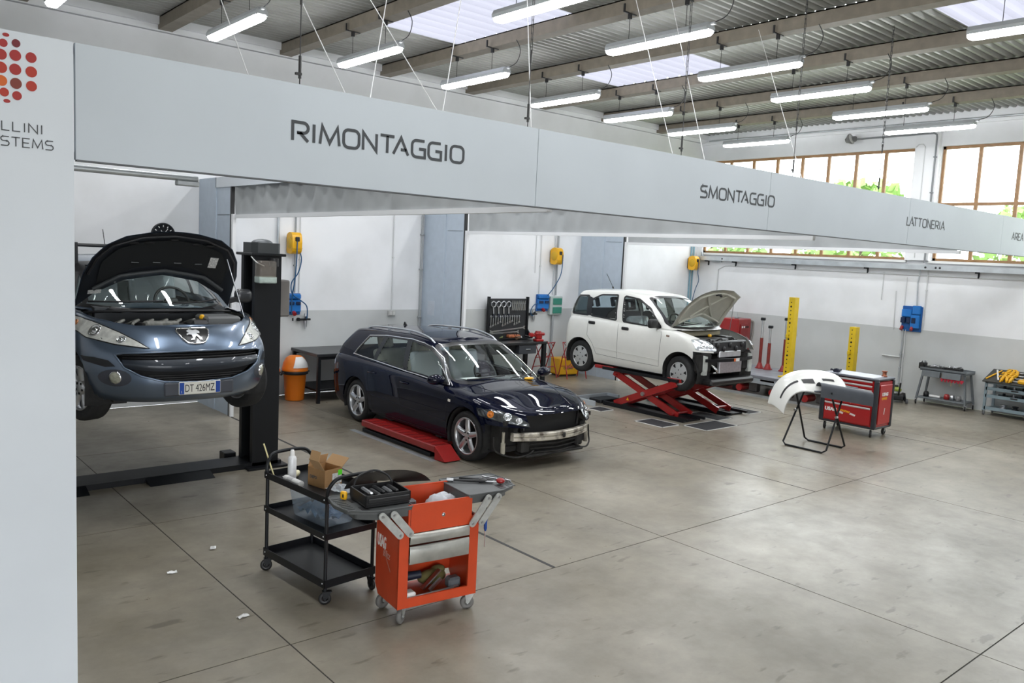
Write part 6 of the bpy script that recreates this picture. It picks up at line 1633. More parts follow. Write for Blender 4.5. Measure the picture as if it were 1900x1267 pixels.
# ---------------------------------------------------------------- grey tool carts by the right wall
def cart_a():
    t = thing('tool_cart', 'grey splayed-leg tool cart with black tools on top and red clip rail', 'cart', (16.92, 6.49, 0), 0, 'grey carts by the window wall')
    for sy in (-1, 1):
        for sx in (-1, 1):
            MB().bar((sx * .20, sy * .46, .10), (sx * .15, sy * .38, .70), .035, .035).build('leg', GREYM, t)
            castor(t, sx * .20, sy * .46, .045, .028, .3, BLACK, STEEL, .10)
    tp = MB(); tp.rbox((0, 0, .70), (.44, .86, .04), .008); tp.box(-.22, -.205, -.43, .43, .70, .75); tp.box(.205, .22, -.43, .43, .70, .75); tp.build('top_tray', GREYM, t)
    for y in (-.18, .20): MB().prism([(-.02, 0), (.0, .11), (.06, .11), (.06, 0)], y - .17, y + .17, Matrix(((1, 0, 0, -.26), (0, 0, 1, 0), (0, 1, 0, .58), (0, 0, 0, 1)))).build('tilt_bin', GREYM, t)
    MB().rbox((0, 0, .14), (.42, .90, .03), .006).build('bottom_shelf', GREYM, t)
    rl = MB(); rl.box(-.235, -.215, -.40, .02, .545, .58)
    for k in range(7): rl.rbox((-.235, -.37 + k * .06, .545), (.03, .03, .06), .006)
    rl.build('clip_rail', mat('pink_red', (.55, .03, .06), .4), t)
    names = (('socket_tray', 'black socket tray on the wall side of the splayed-leg cart', (-.02, .20, .72), (.26, .34, .05)), ('ratchet_case', 'open black ratchet case on the splayed-leg cart top', (.03, -.12, .72), (.24, .24, .06)), ('drill_body', 'chunky black tool hanging over the end of the splayed-leg cart', (-.02, .46, .66), (.18, .10, .12)))
    for nm, lb, c, d in names:
        q = thing(nm, lb, 'tool', (16.92 + c[0], 6.49 + c[1], c[2] if nm != 'drill_body' else .70))
        m = MB(); m.rbox((0, 0, d[2] / 2), d, .01)
        m.build('case_body', BLACK, q); s = MB(); random.seed(hash(nm) % 100 if False else len(nm))
        for k in range(9): s.cyl((random.uniform(-d[0], d[0]) * .4, random.uniform(-d[1], d[1]) * .4, d[2]), (random.uniform(-d[0], d[0]) * .4, random.uniform(-d[1], d[1]) * .4, d[2] + .025), .014, n=8)
        s.build('socket_set', STEEL, q)
    for k, (y, L) in enumerate(((.34, .10), (.26, .08), (.02, .13), (-.06, .16), (-.16, .22), (-.26, .14), (-.32, .20))):
        q = thing('hanging_chisel', 'steel chisel hanging under the tray of the splayed-leg cart', 'chisel', (16.74, 6.49 + y, .68 - L - .02), 0, 'chisels under the cart tray')
        MB().bar((0, 0, 0), (0, 0, L), .022, .012).build('blade', mat('brass_steel', (.45, .40, .28), .4, .6), q)
    for k, (y, m, lb) in enumerate(((.16, WHITEP, 'white tube lying on the bottom shelf of the splayed-leg cart'), (-.06, RED, 'red can on the bottom shelf of the splayed-leg cart'), (-.16, STEEL, 'steel pot on the bottom shelf of the splayed-leg cart'), (-.28, mat('dull_grey', (.2, .2, .2), .5), 'dull grey tin on the bottom shelf of the splayed-leg cart'), (.33, BLACK, 'black motor lump on the bottom shelf of the splayed-leg cart'))):
        q = thing('shelf_item', lb, 'container', (16.86, 6.49 + y, .155)); s = MB()
        if k == 0: s.cyl((0, -.10, .025), (0, .10, .025), .025, n=12)
        else: s.lathe([(0, 0), (.05, 0), (.052, .06), (.04, .10), (.03, .105), (0, .105)], 16)
        s.build('container_body', m, q)
cart_a()
def cart_b():
    t = thing('tool_trolley', 'pale grey three-shelf trolley with a tilted board of yellow tools', 'trolley', (16.92, 5.22, 0), 0, 'grey carts by the window wall')
    GB = mat('blue_grey_trolley', (.17, .225, .25), .42, var=.12)
    for sy in (-1, 1):
        for sx in (-1, 1):
            MB().bar((sx * .22, sy * .47, .09), (sx * .22, sy * .47, .66), .045, .03).build('upright', GB, t); castor(t, sx * .22, sy * .47, .04, .028, .6, GREYP, STEEL, .09)
    for z in (.13, .36, .50, .62):
        s = MB(); s.rbox((0, 0, z), (.46, .94, .025), .005); s.box(-.235, -.222, -.47, .47, z - .02, z + .04); s.build('shelf', GB, t)
    for z in (.38, .52): MB().rbox((-.242, -.02, z), (.014, .12, .022), .004).build('pull_handle', BLACK, t)
    bd = MB(); Mx = Matrix.Translation((-.02, 0, .735)) @ Matrix.Rotation(rad(-20), 4, 'Y'); bd.rbox((0, 0, 0), (.56, 1.06, .03), .006, Mx); bd.box(-.03, .05, -.40, -.36, .62, .73); bd.box(-.03, .05, .36, .40, .62, .73); bo = bd.build('tilted_board', mat('board_dark', (.04, .04, .035), .5), t)
    random.seed(3)
    def on(name, label, cat, u, v, grp, fn, m):
        p = V((16.92, 5.22, 0)) + Mx @ V((u, v, .016)); q = thing(name, label, cat, p, random.uniform(-.5, .5), grp); q.rotation_euler = (0, rad(-20), random.uniform(-.4, .4)); s = MB(); fn(s); s.build(name + '_body', m, q)
    def clampf(s):
        s.rbox((0, 0, .03), (.13, .05, .055), .01); s.tube([(.06, 0, .03), (.11, .025, .04), (.12, .06, .035), (.07, .075, .03)], .016, 6); s.cyl((-.06, 0, .03), (-.12, 0, .035), .015, n=8)
    for k in range(9): on('yellow_clamp', 'yellow hand clamp in the heap on the tilted board', 'clamp', -.18 + (k % 3) * .15, .22 - (k // 3) * .075, 'yellow clamps on the board', clampf, YELP)
    for k in range(10): on('yellow_hook', 'yellow pulling hook at the outer end of the tilted board', 'hook', -.2 + (k % 4) * .12, -.20 - (k // 4) * .09, 'yellow hooks on the board', clampf, YELP)
    on('yellow_box', 'plain yellow box on the lower edge of the tilted board', 'box', -.20, -.12, None, lambda s: s.rbox((0, 0, .03), (.09, .13, .06), .01), YELP)
    for k in range(12): on('steel_bit', 'small steel fitting in the middle of the tilted board', 'fitting', -.2 + (k % 4) * .12, .02 - (k // 4) * .05, 'steel fittings on the board', lambda s: s.cyl((0, -.03, .015), (.01, .03, .015), .013, n=8), STEEL)
    for k, (v, m) in enumerate(((.42, YELP), (.36, WHITEP))): on('flat_bar', ('yellow' if k == 0 else 'white') + ' flat bar along the end of the tilted board', 'bar', 0, v, None, lambda s: s.rbox((0, 0, .012), (.42, .03, .02), .005), m)
    for k, (z, y, r, lb) in enumerate(((.1425, .20, .07, 'steel disc stack on the bottom shelf of the three-shelf trolley'), (.1425, 0.0, .06, 'dark round tin on the bottom shelf of the three-shelf trolley'), (.1425, -.22, .08, 'shiny steel bowl on the bottom shelf of the three-shelf trolley'))):
        q = thing('disc_stack', lb, 'disc', (16.88, 5.22 + y, z)); s = MB(); s.lathe([(0, 0), (r, 0), (r, .02), (r * .6, .025), (r * .6, .05), (r * .9, .055), (r * .9, .075), (0, .08)], 18); s.build('disc_body', STEEL if k != 1 else BLACKM, q)
    for z in (.3725, .5125):
        for k in range(8):
            q = thing('shelf_socket', ('upper' if z > .4 else 'middle') + ' shelf dark socket in the row of the three-shelf trolley', 'socket', (16.80 + (k % 2) * .10, 5.52 - k * .08, z), 0, 'sockets on the trolley shelves'); MB().cyl((0, 0, 0), (0, 0, .06 if k % 2 else .04), .025, n=10).build('socket_body', BLACKM if k % 3 else STEEL, q)
cart_b()
# ================================================================== WALL FITTINGS
def pipe(name, label, pts, r, m, clips=()):
    t = thing(name, label, 'pipe', pts[0]); o = V(pts[0])
    MB().tube([V(p) - o for p in pts], r, 8).build('tube', m, t)
    for c in clips: MB().rbox(V(c) - o, (r * 3.2, r * 3.2, .025), .004).build('clip', m, t)
PIPEG = mat('grey_pvc', (.33, .35, .36), .5); PIPEW = mat('pale_conduit', (.62, .63, .63), .5)
pipe('wall_pipe', 'thick grey pipe running down the wall behind the orange bins', [(5.89, 12.865, 4.6), (5.89, 12.865, .02)], .022, GALV, [(5.89, 12.865, 2.2), (5.89, 12.865, .9), (5.89, 12.865, 3.6)])
pipe('wall_pipe', 'grey pipe feeding the socket panel under the first yellow reel', [(6.20, 12.87, 4.6), (6.20, 12.87, 1.74)], .016, PIPEG, [(6.20, 12.87, 2.2), (6.20, 12.87, 3.4)])
pipe('wall_pipe', 'thin pale conduit right of the first yellow reel', [(6.29, 12.885, 4.6), (6.29, 12.885, 1.74)], .009, PIPEW, [(6.29, 12.885, 2.3)])
pipe('wall_pipe', 'pale conduit running down to the small grey socket', [(8.13, 12.88, 4.6), (8.13, 12.88, 1.43)], .011, PIPEW, [(8.13, 12.88, 2.4)])
pipe('wall_pipe', 'grey pipe beside the column behind the estate car', [(8.74, 12.86, 4.6), (8.74, 12.86, .02)], .020, PIPEG, [(8.74, 12.86, 2.85), (8.74, 12.86, 2.2), (8.74, 12.86, 1.3)])
pipe('wall_pipe', 'thin pale conduit above the tool board', [(11.66, 12.885, 4.6), (11.66, 12.885, 2.2)], .007, PIPEW)
pipe('wall_pipe', 'pale conduit feeding the socket panel beside the tool board', [(11.80, 12.88, 4.6), (11.80, 12.88, 1.76)], .010, PIPEW, [(11.80, 12.88, 2.35)])
pipe('wall_pipe', 'thin steel pipe behind the second yellow reel', [(12.19, 12.875, 4.6), (12.19, 12.875, 1.74)], .008, GALV)
pipe('wall_pipe', 'thick grey pipe right of the second yellow reel', [(12.27, 12.86, 4.6), (12.27, 12.86, 1.73)], .020, PIPEG, [(12.27, 12.86, 3.2)])
pipe('wall_pipe', 'thick grey pipe below the green switch box', [(12.22, 12.86, 1.30), (12.22, 12.86, .02)], .026, PIPEG)
pipe('wall_pipe', 'blue-grey pipe below the third yellow reel', [(16.93, 12.87, 4.6), (16.93, 12.87, .02)], .020, mat('blue_pipe', (.20, .36, .44), .4))
pipe('wall_pipe', 'second blue-grey pipe below the third yellow reel', [(17.03, 12.87, 4.6), (17.03, 12.87, .02)], .020, mat('blue_pipe', (.20, .36, .44), .4))

def reel(x, label, hose=True):
    t = thing('hose_reel', label, 'hose reel', (x, 12.86, 2.39), 0, 'yellow hose reels')
    prof = rpoly([(0, .02), (-.16, .0), (-.22, .05), (-.235, .22), (-.20, .34), (-.12, .37), (0, .33)], .05, 5)
    c = MB(); c.prism([(p[0], p[1]) for p in prof], -.085, .085, Matrix(((0, 0, 1, 0), (1, 0, 0, 0), (0, 1, 0, 0), (0, 0, 0, 1))), smooth=True); co = c.build('reel_case', YELP, t)
    for s in (-1, 1): MB().lathe([(0, .010), (.085, .010), (.095, 0), (.095, -.004)], 24, Matrix.Translation((s * .086, -.115, .185)) @ Matrix.Rotation(s * PI / 2, 4, 'Y')).build('side_disc', mat('reel_dark_yellow', (.62, .36, .01), .4), co)
    MB().rbox((.0, -.232, .25), (.075, .03, .075), .01).build('hose_outlet', BLACK, co)
    MB().box(-.09, .09, -.238, -.20, .095, .10).build('case_seam', mat('reel_dark_yellow', (.62, .36, .01), .4), co)
    MB().box(-.06, .06, 0, .04, .05, .30).build('wall_bracket', BLACKM, t)
    return t
BLUEH = mat('blue_hose', (.012, .085, .20), .45)
r1 = reel(6.12, 'yellow hose reel on the wall above the orange bins')
MB().tube(smoothpath([(-.01, -.245, .22), (-.02, -.25, -.10), (-.03, -.22, -.45), (-.04, -.16, -.68), (-.03, -.12, -1.0)], 6), .010, 7).build('hose', BLUEH, r1)
MB().tube(smoothpath([(.07, -.2, .02), (.09, -.20, -.10), (.05, -.18, -.30), (-.05, -.14, -.48), (-.02, -.12, -.66), (.12, -.12, -.76), (.24, -.12, -.86), (.27, -.10, -1.02), (.26, -.08, -1.08)], 6), .010, 7).build('hose', BLUEH, r1)
r2 = reel(12.14, 'yellow hose reel on the wall beside the tool board')
MB().tube(smoothpath([(.05, -.245, .22), (.05, -.24, -.05), (.02, -.22, -.25), (-.08, -.14, -.50), (-.20, -.10, -.66)], 6), .010, 7).build('hose', BLUEH, r2)
r3 = reel(16.90, 'yellow hose reel in the far corner beside the windows')
MB().tube(smoothpath([(.02, -.245, .22), (.02, -.24, -.05), (.10, -.22, -.25), (.14, -.10, -.5), (.05, -.08, -.9)], 6), .010, 7).build('hose', BLUEH, r3)

def sockets(name, label, o, ux, w, h, variant=0):
    """blue socket panel; ux = direction to the viewer's right, panel faces -uy"""
    rz = math.atan2(ux[1], ux[0]); t = thing(name, label, 'socket panel', o, rz, 'blue socket panels')
    MB().rbox((0, -.02, h / 2), (w, .035, h), .008).build('back_box', mat('dark_blue_plastic', (.01, .10, .34), .4), t)
    if variant == 0:
        MB().rbox((0, -.065, h * .86), (w * .86, .09, h * .25), .02).build('breaker_cover', BLUEP, t)
        MB().rbox((0, -.05, h * .42), (w * .94, .06, h * .58), .012).build('front_cover', BLUEP, t)
        for x in (-.24, .24): MB().rbox((x * w, -.09, h * .55), (w * .34, .03, h * .15), .008).build('socket_cap', mat('navy_cap', (.005, .02, .07), .4), t)
        MB().cyl((-.02, -.07, h * .12), (-.02, -.125, h * .04), .034, n=12).build('red_socket', RED, t)
    else:
        MB().rbox((-.22 * w, -.06, h * .72), (w * .50, .08, h * .30), .012).build('breaker_cover', BLUEP, t)
        MB().rbox((.25 * w, -.06, h * .86), (w * .40, .08, h * .34), .012).build('breaker_cover', BLUEP, t)
        MB().rbox((.22 * w, -.06, h * .40), (w * .46, .08, h * .52), .012).build('front_cover', BLUEP, t)
        for x in (-.38, -.1, .16): MB().rbox((x * w, -.08, h * .44), (w * .22, .06, h * .22), .01).build('socket_cap', mat('navy_cap', (.005, .02, .07), .4), t)
        for x in (-.4, .1): MB().cyl((x * w, -.07, h * .18), (x * w, -.12, h * .06), .032, n=12).build('red_socket', RED, t)
    return t
sockets('power_outlet_box', 'blue socket panel below the hose reel above the orange bins', (6.19, 12.9, 1.37), (1, 0), .24, .36)
sockets('power_outlet_box', 'blue socket panel between tool board and green switch box', (11.90, 12.9, 1.39), (1, 0), .34, .36)
sockets('power_outlet_box', 'largest blue socket panel on the wall under the windows', (17.2, 7.38, 1.39), (0, -1), .40, .52, 1)
t = thing('switch_box', 'grey switch box with two green hinged windows on the wall', 'switch box', (12.27, 12.9, 1.31))
MB().rbox((0, -.045, .20), (.36, .085, .40), .012).build('box_body', mat('box_grey', (.45, .52, .50), .5), t)
for z in (.10, .29): MB().rbox((.02, -.095, z), (.27, .02, .14), .012).build('hinged_window', mat('green_window', (.03, .22, .15), .2, coat=.6), t)
def regulator(x, z, label):
    t = thing('air_regulator', label, 'regulator', (x, 12.90, z), 0, 'air regulators')
    a = MB(); a.cyl((-.13, -.05, 0), (.12, -.05, 0), .018, n=10); a.rbox((-.10, -.05, 0), (.05, .05, .06), .01); a.rbox((-.2, -.05, .0), (.02, .02, .05), .004); a.box(-.1, .08, -.04, 0, -.01, .01); a.build('manifold', BLACKM, t)
    b = MB(); b.cyl((.03, -.05, -.13), (.03, -.05, -.02), .025, .03, 12); b.cyl((.03, -.05, .02), (.03, -.05, .10), .026, .022, 12); b.cyl((.03, -.05, -.16), (.03, -.05, -.13), .010, n=8); b.build('filter_bowl', STEEL, t)
    MB().cyl((.03, -.09, .03), (.03, -.075, .03), .025, n=14).build('pressure_gauge', BLACK, t)
regulator(6.37, 1.29, 'small air regulator beside the first blue socket panel')
regulator(11.62, 1.33, 'small air regulator beside the tool board socket panel')
MB_ = thing('air_hose', 'short blue hose looping from panel to regulator beside the tool board', 'hose', (11.62, 12.85, 1.36))
MB().tube(smoothpath([(.18, 0, .22), (.0, -.03, .16), (-.08, -.03, .05), (-.05, -.02, -.05), (.0, -.02, -.06)], 6), .010, 7).build('hose_body', BLUEH, MB_)
t = thing('wall_socket', 'small grey double socket on the wall above the table', 'socket', (8.13, 12.9, 1.33))
MB().rbox((0, -.03, .05), (.15, .055, .10), .01).build('socket_body', mat('socket_grey', (.45, .45, .44), .5), t)
for x in (-.035, .035): MB().rbox((x, -.06, .05), (.05, .012, .06), .004).build('flap', mat('socket_pale', (.6, .6, .58), .5), t)
t = thing('wall_clock', 'round black wall clock half hidden behind the open bonnet', 'clock', (4.06, 12.9, 2.43))
MB().lathe([(0, .03), (.150, .03), (.152, .045), (.172, .045), (.175, .03), (.172, 0)], 36, frame_mtx((0, 0, .175), (1, 0, 0), (0, 0, 1))).build('clock_case', mat('clock_black', (.012, .014, .018), .35), t)
for k in range(12):
    a = k * PI / 6; MB().box(-.006, .006, -.014, .014, 0, .002, frame_mtx((.125 * math.sin(a), -.031, .175 + .125 * math.cos(a)), (math.cos(a), 0, -math.sin(a)), (math.sin(a), 0, math.cos(a)))).build('hour_mark', WHITEP, t)
for a, L in ((-.5, .075), (.65, .11)): MB().box(-.004, .004, -.01, L, 0, .002, frame_mtx((0, -.033, .175), (math.cos(a), 0, -math.sin(a)), (math.sin(a), 0, math.cos(a)))).build('clock_hand', WHITEP, t)
t = thing('notice_sheet', 'faded paper notice stuck to the column behind the estate car', 'paper', (8.799, 12.57, 1.36))
MB().box(-.004, 0, -.11, .11, 0, .27).build('sheet', mat('faded_paper', (.52, .57, .64), .6, var=.06), t)

# right wall services
t = thing('cable_tray', 'long galvanised cable tray on brackets under the strip windows', 'cable tray', (17.185, 7.5, 2.66))
c = MB(); c.box(-.16, -.03, -5.3, 5.25, 0, .008); c.box(-.166, -.158, -5.3, 5.25, 0, .10); c.box(-.035, -.028, -5.3, 5.25, 0, .10); c.build('tray', GALV, t)
for y in (-4.5, -2.9, -1.3, .9, 2.6, 4.2, 5.0):
    b = MB(); b.box(-.17, 0, y - .015, y + .015, -.03, 0); b.box(-.02, 0, y - .015, y + .015, -.12, 0); b.build('bracket', BLACKM, t)
for y in (-.35, -.55, -.63, 4.5): MB().cyl((-.17, y, .05), (-.160, y, .05), .022, n=10).build('cable_port', BLACK, t)
MB().tube(smoothpath([(-.05, 5.2, .2), (-.06, 5.1, .06), (-.04, 4.8, -.02), (-.03, 4.6, -.02)], 5), .025, 7).build('pipe_bend', GALV, t)
pipe('wall_pipe', 'thin pale pipe along the wall just under the cable tray', [(17.18, 12.2, 1.6), (17.18, 12.2, 2.45), (17.18, 12.0, 2.55), (17.18, 7.4, 2.55), (17.18, 2.3, 2.55)], .012, PIPEW, [(17.18, 10, 2.55), (17.18, 8.6, 2.55)])
pipe('wall_pipe', 'steel conduit from the cable tray down to the largest socket panel', [(17.17, 7.30, 2.66), (17.17, 7.33, 2.4), (17.17, 7.30, 1.88)], .013, GALV)
pipe('wall_pipe', 'pale pipe passing right of the largest socket panel', [(17.18, 7.15, 2.66), (17.18, 7.15, 1.45)], .011, PIPEW, [(17.18, 7.15, 2.25)])
pipe('wall_pipe', 'thin pale pipe passing left of the largest socket panel', [(17.185, 7.56, 2.5), (17.185, 7.56, 1.85)], .008, PIPEW)
pipe('wall_pipe', 'short pale pipe stub hanging from the tray pipe', [(17.185, 8.05, 2.58), (17.185, 8.05, 2.0)], .008, PIPEW)
pipe('wall_pipe', 'pale pipe ending beside the largest socket panel', [(17.185, 7.76, 2.2), (17.185, 7.74, 1.40)], .010, PIPEW)
pipe('wall_pipe', 'steel pipe dropping from the largest socket panel to the floor', [(17.17, 7.53, 1.42), (17.17, 7.53, .02)], .014, GALV, [(17.17, 7.53, .62), (17.17, 7.53, .9), (17.17, 7.53, .30)])
pipe('wall_pipe', 'second steel pipe dropping from the largest socket panel', [(17.17, 7.48, 1.42), (17.17, 7.48, .02)], .010, PIPEW)
pipe('wall_pipe', 'short white pipe branch at knee height by the floor pipes', [(17.17, 7.55, .84), (17.17, 7.92, .84)], .016, PIPEW)
pipe('wall_pipe', 'grey conduit from the floodlight down the pillar between the windows', [(17.07, 8.85, 5.37), (17.07, 7.26, 5.37), (17.07, 7.21, 5.34), (17.07, 7.20, 5.28), (17.07, 7.20, 2.80)], .018, mat('dark_conduit', (.20, .21, .22), .5), [(17.07, 7.20, 4.9), (17.07, 7.20, 4.2)])
pipe('wall_pipe', 'thin pale conduit arching onto the pillar between the windows', [(17.09, 7.60, 5.12), (17.09, 7.55, 5.17), (17.09, 7.46, 5.17), (17.09, 7.42, 5.12), (17.09, 7.42, 2.9)], .010, PIPEW)
t = thing('flood_light', 'old grey bulkhead floodlight high on the wall above the windows', 'light fitting', (17.08, 8.98, 5.30))
f = MB(); f.lathe([(0, -.06), (.05, -.06), (.07, -.02), (.11, .03), (.115, .06), (0, .065)], 20, Matrix.Translation((-.06, .03, .06)) @ Matrix.Rotation(rad(70), 4, 'X')); f.rbox((0, -.06, .08), (.10, .09, .11), .02); f.build('lamp_body', mat('old_grey', (.18, .18, .18), .6, var=.2), t)
MB().box(0.02, .12, -.04, .04, .04, .09).build('wall_arm', BLACKM, t)
MB().lathe([(0, .069), (.10, .066), (.105, .06)], 20, Matrix.Translation((-.06, .03, .06)) @ Matrix.Rotation(rad(70), 4, 'X')).build('lamp_glass', mat('dull_glass', (.6, .6, .58), .2), t)

# ================================================================== FOREGROUND TROLLEYS
def black_cart():
    ox, oy, rz = 2.894, 5.51, .097
    t = thing('service_cart', 'black three-tier steel service cart with looped end handles', 'cart', (ox, oy, 0), rz)
    W, L = .205, .41
    for sx in (-1, 1):
        for sy in (-1, 1):
            p = MB(); p.cyl((sx * W, sy * L, .10), (sx * W, sy * L, .80), .014, n=10)
            p.build('post', BLACKM, t); castor(t, sx * W, sy * L, .045, .024, .5 + sx, BLACK, BLACKM, .10)
    for z0, z1, nm in ((.125, .185, 'bottom_tray'), (.48, .525, 'middle_tray'), (.745, .795, 'top_tray')):
        s = MB(); s.box(-W - .015, W + .015, -L - .015, L + .015, z0, z0 + .006)
        for a in ((-W - .018, -W - .012, -L - .018, L + .018), (W + .012, W + .018, -L - .018, L + .018), (-W - .018, W + .018, -L - .018, -L - .012), (-W - .018, W + .018, L + .012, L + .018)): s.box(*a, z0, z1)
        so = s.build(nm, BLACKM, t)
        for sx in (-1, 1):
            for sy in (-1, 1): MB().sphere((sx * (W + .018), sy * (L - .01), (z0 + z1) / 2), .006, 8, 5).build('bolt', STEEL, so)
    for sy in (-1, 1):
        h = MB(); h.tube(smoothpath([(-W, sy * L, .74), (-W, sy * (L + .01), .84), (-W + .05, sy * (L + .03), .915), (-.06, sy * (L + .04), .93), (.06, sy * (L + .04), .93), (W - .05, sy * (L + .03), .915), (W, sy * (L + .01), .84), (W, sy * L, .74)], 4), .014, 8); h.build('handle', BLACKM, t)
    def loc(x, y, z): 
        c, s = math.cos(rz), math.sin(rz); return (ox + c * x - s * y, oy + s * x + c * y, z)
    q = thing('spray_can', 'white spray can standing in the top tray of the black cart', 'spray can', loc(-.09, .25, .751))
    MB().lathe([(0, 0), (.031, 0), (.033, .006), (.033, .165), (.028, .178), (.018, .188)], 22).build('can_body', mat('can_white', (.72, .73, .74), .35, .1, var=.08, vscale=30), q)
    MB().lathe([(.018, .186), (.0175, .215), (.012, .232), (0, .234)], 18).build('cap', WHITEP, q)
    q = thing('sealant_tube', 'white sealant cartridge lying along the black cart rim', 'tube', loc(-.155, .13, .751), rz + PI / 2)
    s = MB(); s.cyl((-.12, 0, .026), (.10, 0, .026), .025, n=16); s.cyl((.10, 0, .026), (.115, 0, .026), .025, .010, 12); s.cyl((.115, 0, .026), (.14, 0, .026), .009, .006, 10); s.build('cartridge', WHITEP, q)
    MB().cyl((-.02, 0, .026), (.05, 0, .026), .0256, n=16).build('label_band', mat('grey_print', (.5, .5, .5), .5), q)
    q = thing('cream_bottle', 'small cream bottle lying behind the white spray can', 'bottle', loc(-.03, .29, .751), .6)
    MB().lathe([(0, -.05), (.025, -.05), (.028, .0), (.02, .03), (.012, .045), (0, .05)], 14, Matrix.Translation((0, 0, .028)) @ Matrix.Rotation(PI / 2, 4, 'Y')).build('bottle_body', mat('cream', (.62, .58, .38), .5), q)
    # open cardboard box
    CB = mat('cardboard', (.36, .20, .08), .8, var=.12); CBi = mat('cardboard_inner', (.44, .27, .13), .8)
    q = thing('cardboard_box', 'open brown cardboard box with a green sticker in the black cart', 'box', loc(.03, -.02, .751), rz + .12)
    w, d, h = .085, .095, .14
    b = MB(); b.box(-w, w, -d, d, 0, .003)
    for a in ((-w, -w + .003, -d, d), (w - .003, w, -d, d), (-w, w, -d, -d + .003), (-w, w, d - .003, d)): b.box(*a, 0, h)
    b.build('carton', CB, q)
    for M_, sz, nm in ((Matrix.Translation((-w, 0, h)) @ Matrix.Rotation(rad(-35), 4, 'Y'), (.0, -.13, d * .95), 0), (Matrix.Translation((0, d, h)) @ Matrix.Rotation(rad(20), 4, 'X'), None, 1), (Matrix.Translation((w, 0, h)) @ Matrix.Rotation(rad(48), 4, 'Y'), None, 2)):
        f = MB()
        if nm == 0: f.box(-.0015, .0015, -d, d * .2, 0, .10, M_); f.box(-.0015, .0015, -d, d * .1, 0, .07, M_ @ Matrix.Translation((0, 0, .10)) @ Matrix.Rotation(rad(50), 4, 'Y'))
        elif nm == 1: f.box(-w, w, -.0015, .0015, 0, .08, M_)
        else: f.box(-.0015, .0015, -d, d, 0, .09, M_)
        f.build('box_flap', CBi, q)
    MB().box(-.0005, .0005, 0, .09, 0, .08, Matrix.Translation((0, -d - .001, .025)) @ Matrix.Rotation(-PI / 2, 4, 'Z') @ Matrix.Translation((0, -.01, 0))).build('shipping_label', mat('label_print', (.62, .62, .6), .5), q)
    MB().box(.045, .085, -d - .002, -d - .0012, .085, .125).build('green_sticker', mat('green_sticker', (.12, .85, .03), .5), q)
    text_part('lettering', 'DEPO', .032, frame_mtx((-w - .0012, .07, .06), (0, -1, 0), (0, 0, 1)), INK, q, depth=.0006, bold=.0008)
    q = thing('film_wrap', 'crumpled clear film beside the cardboard box in the black cart', 'film', loc(.06, -.25, .751), .3)
    s = MB(); random.seed(5); rows = []
    for i in range(9): rows.append([((i - 4) * .022, (j - 5) * .026, .01 + .035 * random.random() * (1 - abs(i - 4) / 5)) for j in range(11)])
    s.grid(rows, False); s.build('film_sheet', glassmat('film_white', (.85, .9, .95), haze=.4), q)
    q = thing('clear_bin', 'clear plastic storage bin on the middle tray of the black cart', 'bin', loc(.035, .0, .487), rz + .03)
    rows = []; ws = [(.125, .21, .0), (.13, .215, .012), (.152, .248, .20), (.152, .248, .215)]
    CLR = glassmat('clear_plastic', (.88, .92, .96), haze=.20, hazecol=(.62, .72, .82))
    s = MB()
    for a, b_, z in ws:
        rp = rpoly([(-a, -b_), (a, -b_), (a, b_), (-a, b_)], .035, 4); rows.append([(p[0], p[1], z) for p in rp] + [(rp[0][0], rp[0][1], z)])
    s.grid(rows); s.add(rows[0][:-1], [tuple(range(len(rows[0]) - 2, -1, -1))]); s.build('bin_shell', CLR, q)
    r_ = MB(); rp = rpoly([(-.157, -.253), (.157, -.253), (.157, .253), (-.157, .253)], .035, 4); r_.tube([(p[0], p[1], .215) for p in rp], .007, 6, closed=True); r_.build('bin_rim', CLR, q)
    fl_ = MB(); random.seed(9); rows = []
    for i in range(9): rows.append([((i - 4) * .029, (j - 6) * .033, .035 + .06 * random.random()) for j in range(13)])
    fl_.grid(rows, True); fl_.build('blue_bags', mat('blue_film', (.10, .22, .38), .4, var=.5, vscale=20), q)
    q = thing('measuring_rod', 'pale yellow rod leaning in the end handle of the black cart', 'rod', loc(-.16, .475, 0.752), 0)
    MB().tube([(0, -.10, .004), (-.045, -.0, .25)], .006, 6).build('rod_body', mat('pale_yellow', (.65, .58, .30), .5), q)
black_cart()

